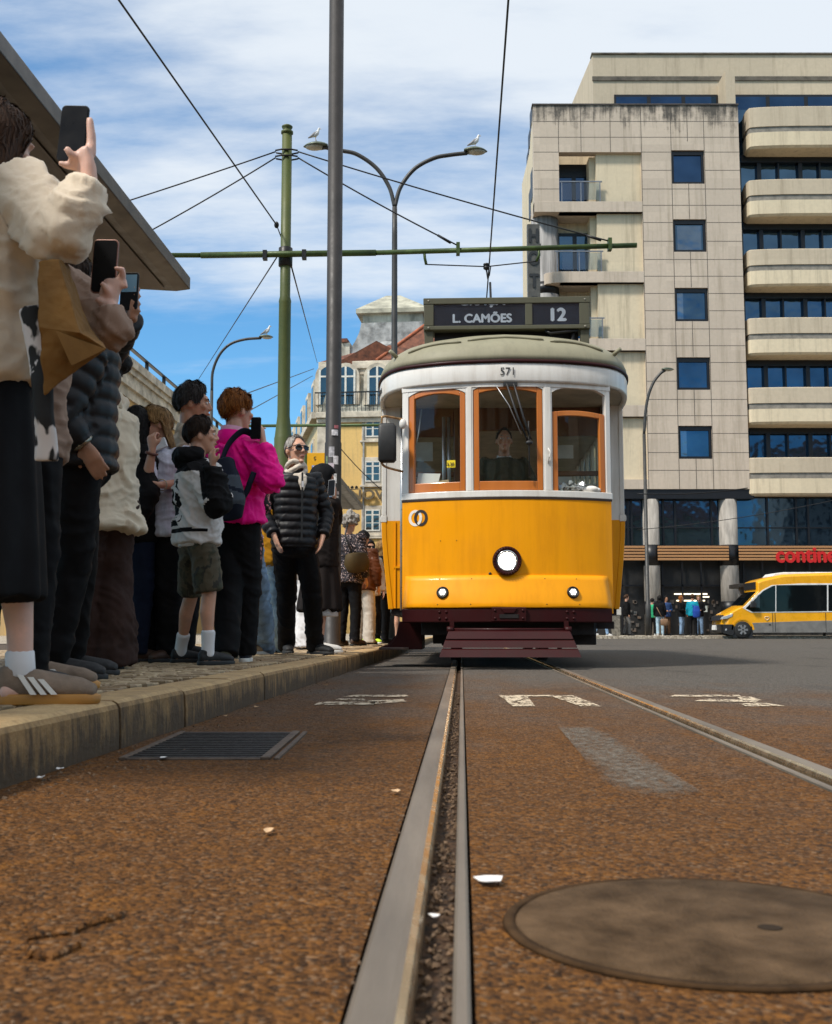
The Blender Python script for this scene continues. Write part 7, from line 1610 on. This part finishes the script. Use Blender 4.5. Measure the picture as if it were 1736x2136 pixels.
# floral woman, mustard sweater
p=Person('woman in a floral top and blue jeans, dark hair, behind the magenta jacket',stand(492,8.35),165,1.73,SK1,.010,1.,feet={'R':G(552,1366,KH)+V((0,.05,.085)),'L':G(522,1366,KH)+V((0,.05,.085))},face=False); p.footyaw={'L':2.6,'R':2.8}
p.arm('R',(-.19,-.06,1.14),(-.05,-.27,1.12),False,hide=True); p.arm('L',(.19,-.06,1.14),(.05,-.27,1.12),False,hide=True); p.body(); p.hair(H_BRN,th=.02); p.top('floral_top',K_FLOR,hem=.70,ease=.03,fold=.012,seed=21); p.legs('jeans',K_JEAN,r=(.098,.085,.085),hem=.04,fold=.016); p.shoes(SHT,SOLEW)
p=Person('person in a mustard knit sweater and light jeans next to the man in sunglasses',stand(549,9.35),150,1.66,SK1,.010,1.05,feet={'R':G(582,1363,KH)+V((0,.05,.085)),'L':G(556,1363,KH)+V((0,.05,.085))},face=False); p.footyaw={'L':2.2,'R':2.4}
p.body(); p.hair(H_BRN,th=.02); p.top('sweater',K_MUS,hem=.80,ease=.04,sr=(.076,.07,.052),fold=.016,seed=22); p.legs('jeans',K_JEAN2,r=(.105,.09,.088),hem=.04,fold=.018); p.shoes(SHK,SOLEK)
# man in sunglasses
p=Person('grey haired man in sunglasses, linen scarf and black quilted jacket',stand(612,9.06),26,1.79,SK1,.008,.96,head=(12,-4,0),feet={'R':G(596,1364,KH)+V((0,.05,.085)),'L':G(656,1366,KH)+V((0,.03,.085))})
p.footyaw={'L':.4,'R':-.2}
p.arm('R',(-.255,.06,1.13),(-.20,-.08,.95),False,dir=(.3,-.2,-.9),palm=(1,0,0),curl=8); p.arm('L',(.285,.03,1.13),(.205,-.10,.95),False,dir=(-.3,-.1,-.9),palm=(-1,0,0),curl=8)
p.body().brows(H_GRY); p.hair(H_GRY,fr=30,sd=78,bk=120,th=.004,rough=.3,strands=500); p.glasses(w=.029); p.top('quilted_jacket',K_PUF,hem=.86,ease=.026,sr=(.070,.062,.05),band=.062,fold=.010,seed=25); p.legs('trousers',K_BLK,r=(.102,.083,.068)); p.shoes(SHK,SOLEK,high=.02)
m=MB(); k=p.k
for i in range(4):
    r=.083-.004*i; z=1.415+.033*i; m.tube([V((r*math.cos(a),r*math.sin(a)-.012,z+.02*math.sin(a+i)+.012*math.sin(2*a+i*2)))*k for a in lin(0,2*pi,25)[:-1]],.021*k,8,closed=True,caps=False,ref=V((0,0,1)))
m.loft([(V((.02,-.10,1.42))*k,.05*k,.02*k),(V((.015,-.135,1.36))*k,.035*k,.016*k),(V((.01,-.15,1.30))*k,.012*k,.010*k)],10); put(remesh(m,.007,2),'scarf',K_SCARF,p.t,lambda q:.006*(vnoise(q*60)-.5))
m=MB(); m.box(V((0,-.170,1.17))*k,(.012,.012,.55)); m.build('zip',BLK,p.t); m=MB(); m.box(V((.0,-.182,1.345))*k,(.014,.008,.05)); m.build('zip_pull',K_WHT,p.t)
# white trousers behind him
p=Person('person in wide white trousers hidden behind the man in sunglasses',stand(616,12.),175,1.64,SK1,.011,1.,face=False); p.body(); p.hair(H_BRN); p.top('jumper',K_BLK,hem=.86); p.legs('white_trousers',K_WHT,r=(.11,.10,.11),hem=.03,fold=.016); p.shoes(SHK,SOLEK)
# hooded woman with white phone
p=Person('woman with a black head covering and long dark coat looking at a white phone',stand(668,10.3),100,1.72,SK1,.010,1.05,head=(-10,10,0))
p.arm('R',W(690,1075,10.0),W(697,1040,9.95),sh=W(668,1045,10.05),dir=(.05,-.1,1),palm=(-1,.3,0),curl=30); p.arm('L',W(700,1085,10.5),W(698,1050,10.2),hide=True)
p.body(); p.hair(cloth('head_cover',(.006,.006,.007),.75),fr=58,sd=80,bk=140,th=.028,drop=.26,drop_front=35,rough=.25,name='head_covering',shrink=1.2,strands=0); p.top('coat',K_BLK2,hem=.80,ease=.04,sr=(.08,.072,.058)); p.skirt('coat_skirt',K_BLK2,hem=.40,a0=.17,a1=.25,fold=.02); p.shoes(SHW,SOLEW)
m=MB(); m.loft([(V((0,-.01,.44))*p.k,.19*p.k,.15*p.k),(V((0,-.01,.345))*p.k,.20*p.k,.16*p.k)],18,c0=.05,c1=.05); m.build('slip_hem',K_WHT,p.t)
phone('white phone held at face height beside the dark pole',P(692,1018,9.9),(.05,.1,1),(-.5,-1,.2),.072,.15,PHW)
# beyond the dark pole
p=Person('person with curly grey hair in a dark floral blouse beside the dark pole',stand(727,14.9),150,1.76,SK1,.012,1.1,face=False); p.body(); p.hair(H_GRY,th=.03,curl=.05,bk=135,sd=105,fr=60); p.top('floral_blouse',K_FLOR2,hem=.84,ease=.045,sr=(.082,.074,.055),fold=.016); p.legs('trousers',K_BLK); p.shoes(SHB,SOLEK)
b=thing('shoulder_bag','olive brown shoulder bag worn over the dark floral blouse','bag',P(743,1172,14.6)); m=MB(); m.loft([(V((0,0,.10)),.14,.05),(V((.01,0,-.02)),.17,.07),(V((.02,0,-.12)),.13,.05)],14,sq=3.); m.build('bag_body',cloth('bag_olive',(.075,.05,.02),.6),b); m=MB(); m.tube([V((-.05,.02,.1)),V((-.15,.05,.35)),V((-.12,.2,.55))],.012,6); m.build('bag_strap',BLK,b)
p=Person('person in a brown leather jacket and cream trousers near the tram door',stand(757,16.2),160,1.64,SK1,.012,1.,face=False); p.body(); p.hair(H_BLK,th=.02); p.top('leather_jacket',K_LEATH,hem=.84,ease=.04,sr=(.08,.072,.052),fold=.014); p.legs('cream_trousers',cloth('trouser_cream',(.56,.50,.42)),r=(.10,.095,.095),hem=.03); p.shoes(SHT,SOLEK)
p=Person('woman in sunglasses with long dark hair and a cream cardigan by the tram',stand(770,17.4),20,1.60,SK1,.012,1.); p.body(); p.hair(H_BLK,drop=.24,th=.02,drop_front=40); p.glasses(w=.034); p.top('cardigan',cloth('cardigan_cream',(.60,.55,.48)),hem=.82,ease=.035); p.legs('trousers',K_BLK,r=(.105,.095,.09)); p.shoes(SHNEON,SOLEW)
p=Person('woman with long blond hair and a black rucksack, close to the tram side',stand(796,17.9),130,1.63,SK1,.012,1.,face=False); p.body(); p.hair(H_BLD,drop=.28,th=.02,drop_front=60); p.top('shirt',K_WHT,hem=.86,ease=.03); p.legs('trousers',K_BLK); p.shoes(SHK,SOLEK)
r=thing('rucksack','black rucksack on the back of the blond woman','backpack',P(797,1190,17.7)); m=MB(); m.loft([(V((0,0,.2)),.13,.07),(V((0,0,0)),.16,.10),(V((0,0,-.22)),.14,.08)],14,sq=3.); put(remesh(m,.014,2),'bag_body',K_BLK,r); m=MB(); m.tube([V((-.07,.0,.2)),V((-.1,.15,.3)),V((-.1,.3,.2))],.02,6); m.build('bag_strap',K_BLK,r)
p=Person('person in denim shorts mostly hidden by the tram step',stand(817,18.6),160,1.60,SK1,.012,1.,face=False); p.body(); p.hair(H_BRN); p.top('shirt',K_BLK,hem=.86); p.legs('denim_shorts',K_JEAN2,r=(.10,.1,.105),hem=.56); p.shoes(SHW,SOLEW)
# ================= across the road =================
GR='people standing outside the hotel shop'
def far_p(label,px,Y,yaw,H,topm,legm,hairm=H_BRN,drop=0.,shoem=SHK,solem=SOLEK,stride=0.,z=.12,skin=SK1,**k):
    q=P(px,1300,Y); p=Person(label,(q.x,Y,z),yaw,H,skin,.02,1.,GR,face=False)
    if stride:
        for s_,sg in (('L',1),('R',-1)): p.J['an'+s_]+=V((0,sg*stride,.02 if sg>0 else 0)); p.J['kn'+s_]=(p.J['hip'+s_]+p.J['an'+s_])/2+V((0,-.05,0))
    for a in k.get('arms',()): p.arm(a[0],a[1],a[2],False)
    p.body(); p.hair(hairm,drop=drop,th=.022); p.top('jacket',topm,hem=.84,ease=.04,vox=.02); p.legs('trousers',legm,vox=.02); p.shoes(shoem,solem); return p
BENT=[('R',(-.25,-.02,1.12),(-.10,-.22,1.10)),('L',(.25,-.02,1.12),(.10,-.22,1.10))]
far_p('person in blue jeans striding past behind the tram bumper',1254,47.6,80,1.7,K_BLK,K_JEAN,stride=.28,shoem=SHW,solem=SOLEW)
far_p('man in a black jacket and grey trousers walking by the stone post',1308,48.,88,1.74,K_BLK,K_GTR,H_BRN,stride=.10)
far_p('person with a green top half hidden behind the woman with the shoulder bag',1362,48.6,150,1.60,K_GRN,K_BLK,H_BLK,shoem=SHW,solem=SOLEW)
far_p('woman in a black top and light jeans with a tan bag, walking off the kerb',1377,46.9,170,1.66,K_BLK,K_JEAN2,H_BLK,.15,SHW,SOLEW,.08)
b=thing('shoulder_bag','tan shoulder bag on the woman in light jeans across the road','bag',P(1386,1298,46.7)); m=MB(); m.loft([(V((0,0,.12)),.16,.06),(V((0,0,-.12)),.15,.06)],12,sq=4.); m.build('bag_body',M('bag_tan',(.22,.12,.06),.6),b); m=MB(); m.tube([V((-.05,0,.12)),V((-.3,.02,.62))],.015,6); m.build('bag_strap',M('bag_tan',(.22,.12,.06),.6),b)
far_p('man in a blue jacket and brown trousers in front of the shop door',1391,49.3,10,1.72,K_BLUE,K_BROWNP,H_BLK,skin=SK4,arms=BENT)
far_p('woman with long reddish hair in a black jacket and jeans holding something pale',1422,49.,60,1.72,K_BLK,K_JEAN,H_RED,.2,arms=BENT)
far_p('person in a turquoise jacket with a blue rucksack outside the shop',1446,48.2,165,1.76,K_TURQ,K_BLK,H_BRN)
r=thing('rucksack','bright blue rucksack worn on the turquoise jacket','backpack',P(1453,1275,47.95)); m=MB(); m.loft([(V((0,0,.2)),.12,.08),(V((0,0,0)),.17,.12),(V((0,0,-.24)),.15,.1)],12,sq=3.); put(remesh(m,.02,2),'bag_body',cloth('bag_blue',(.02,.06,.30),.6),r); m=MB(); m.tube([V((-.1,.0,.2)),V((-.14,.15,.28)),V((-.14,.3,.15))],.03,6); m.build('bag_strap',cloth('bag_blue',(.02,.06,.30)),r)
far_p('person with light brown hair in a black jacket half behind the turquoise jacket',1459,49.1,-20,1.74,K_BLK,K_JEAN,H_BLD,.1,arms=BENT)
# tram driver
dv=TR.matrix_basis@V((.0,.86,.56)) if False else V((.842,TY,0))+Matrix.Rotation(-PSI,3,'Z')@V((-.0,.74,.56))
p=Person('tram driver in a dark olive jacket standing behind the middle window',dv,0,1.77,SK2,.009,1.08,None,head=(0,-4,0)); p.arm('R',(-.29,-.05,1.15),(-.28,-.27,1.06),False); p.arm('L',(.29,-.05,1.15),(.28,-.25,1.06),False)
p.body().brows(H_GRY); p.hair(H_DRK,fr=34,sd=78,bk=116,th=.003,strands=300); p.top('uniform_jacket',K_OLV,hem=.84,ease=.03); p.collar(K_WHT,1.43,1.49,.078,.07); p.legs('trousers',K_BLK); p.shoes(SHK,SOLEK)
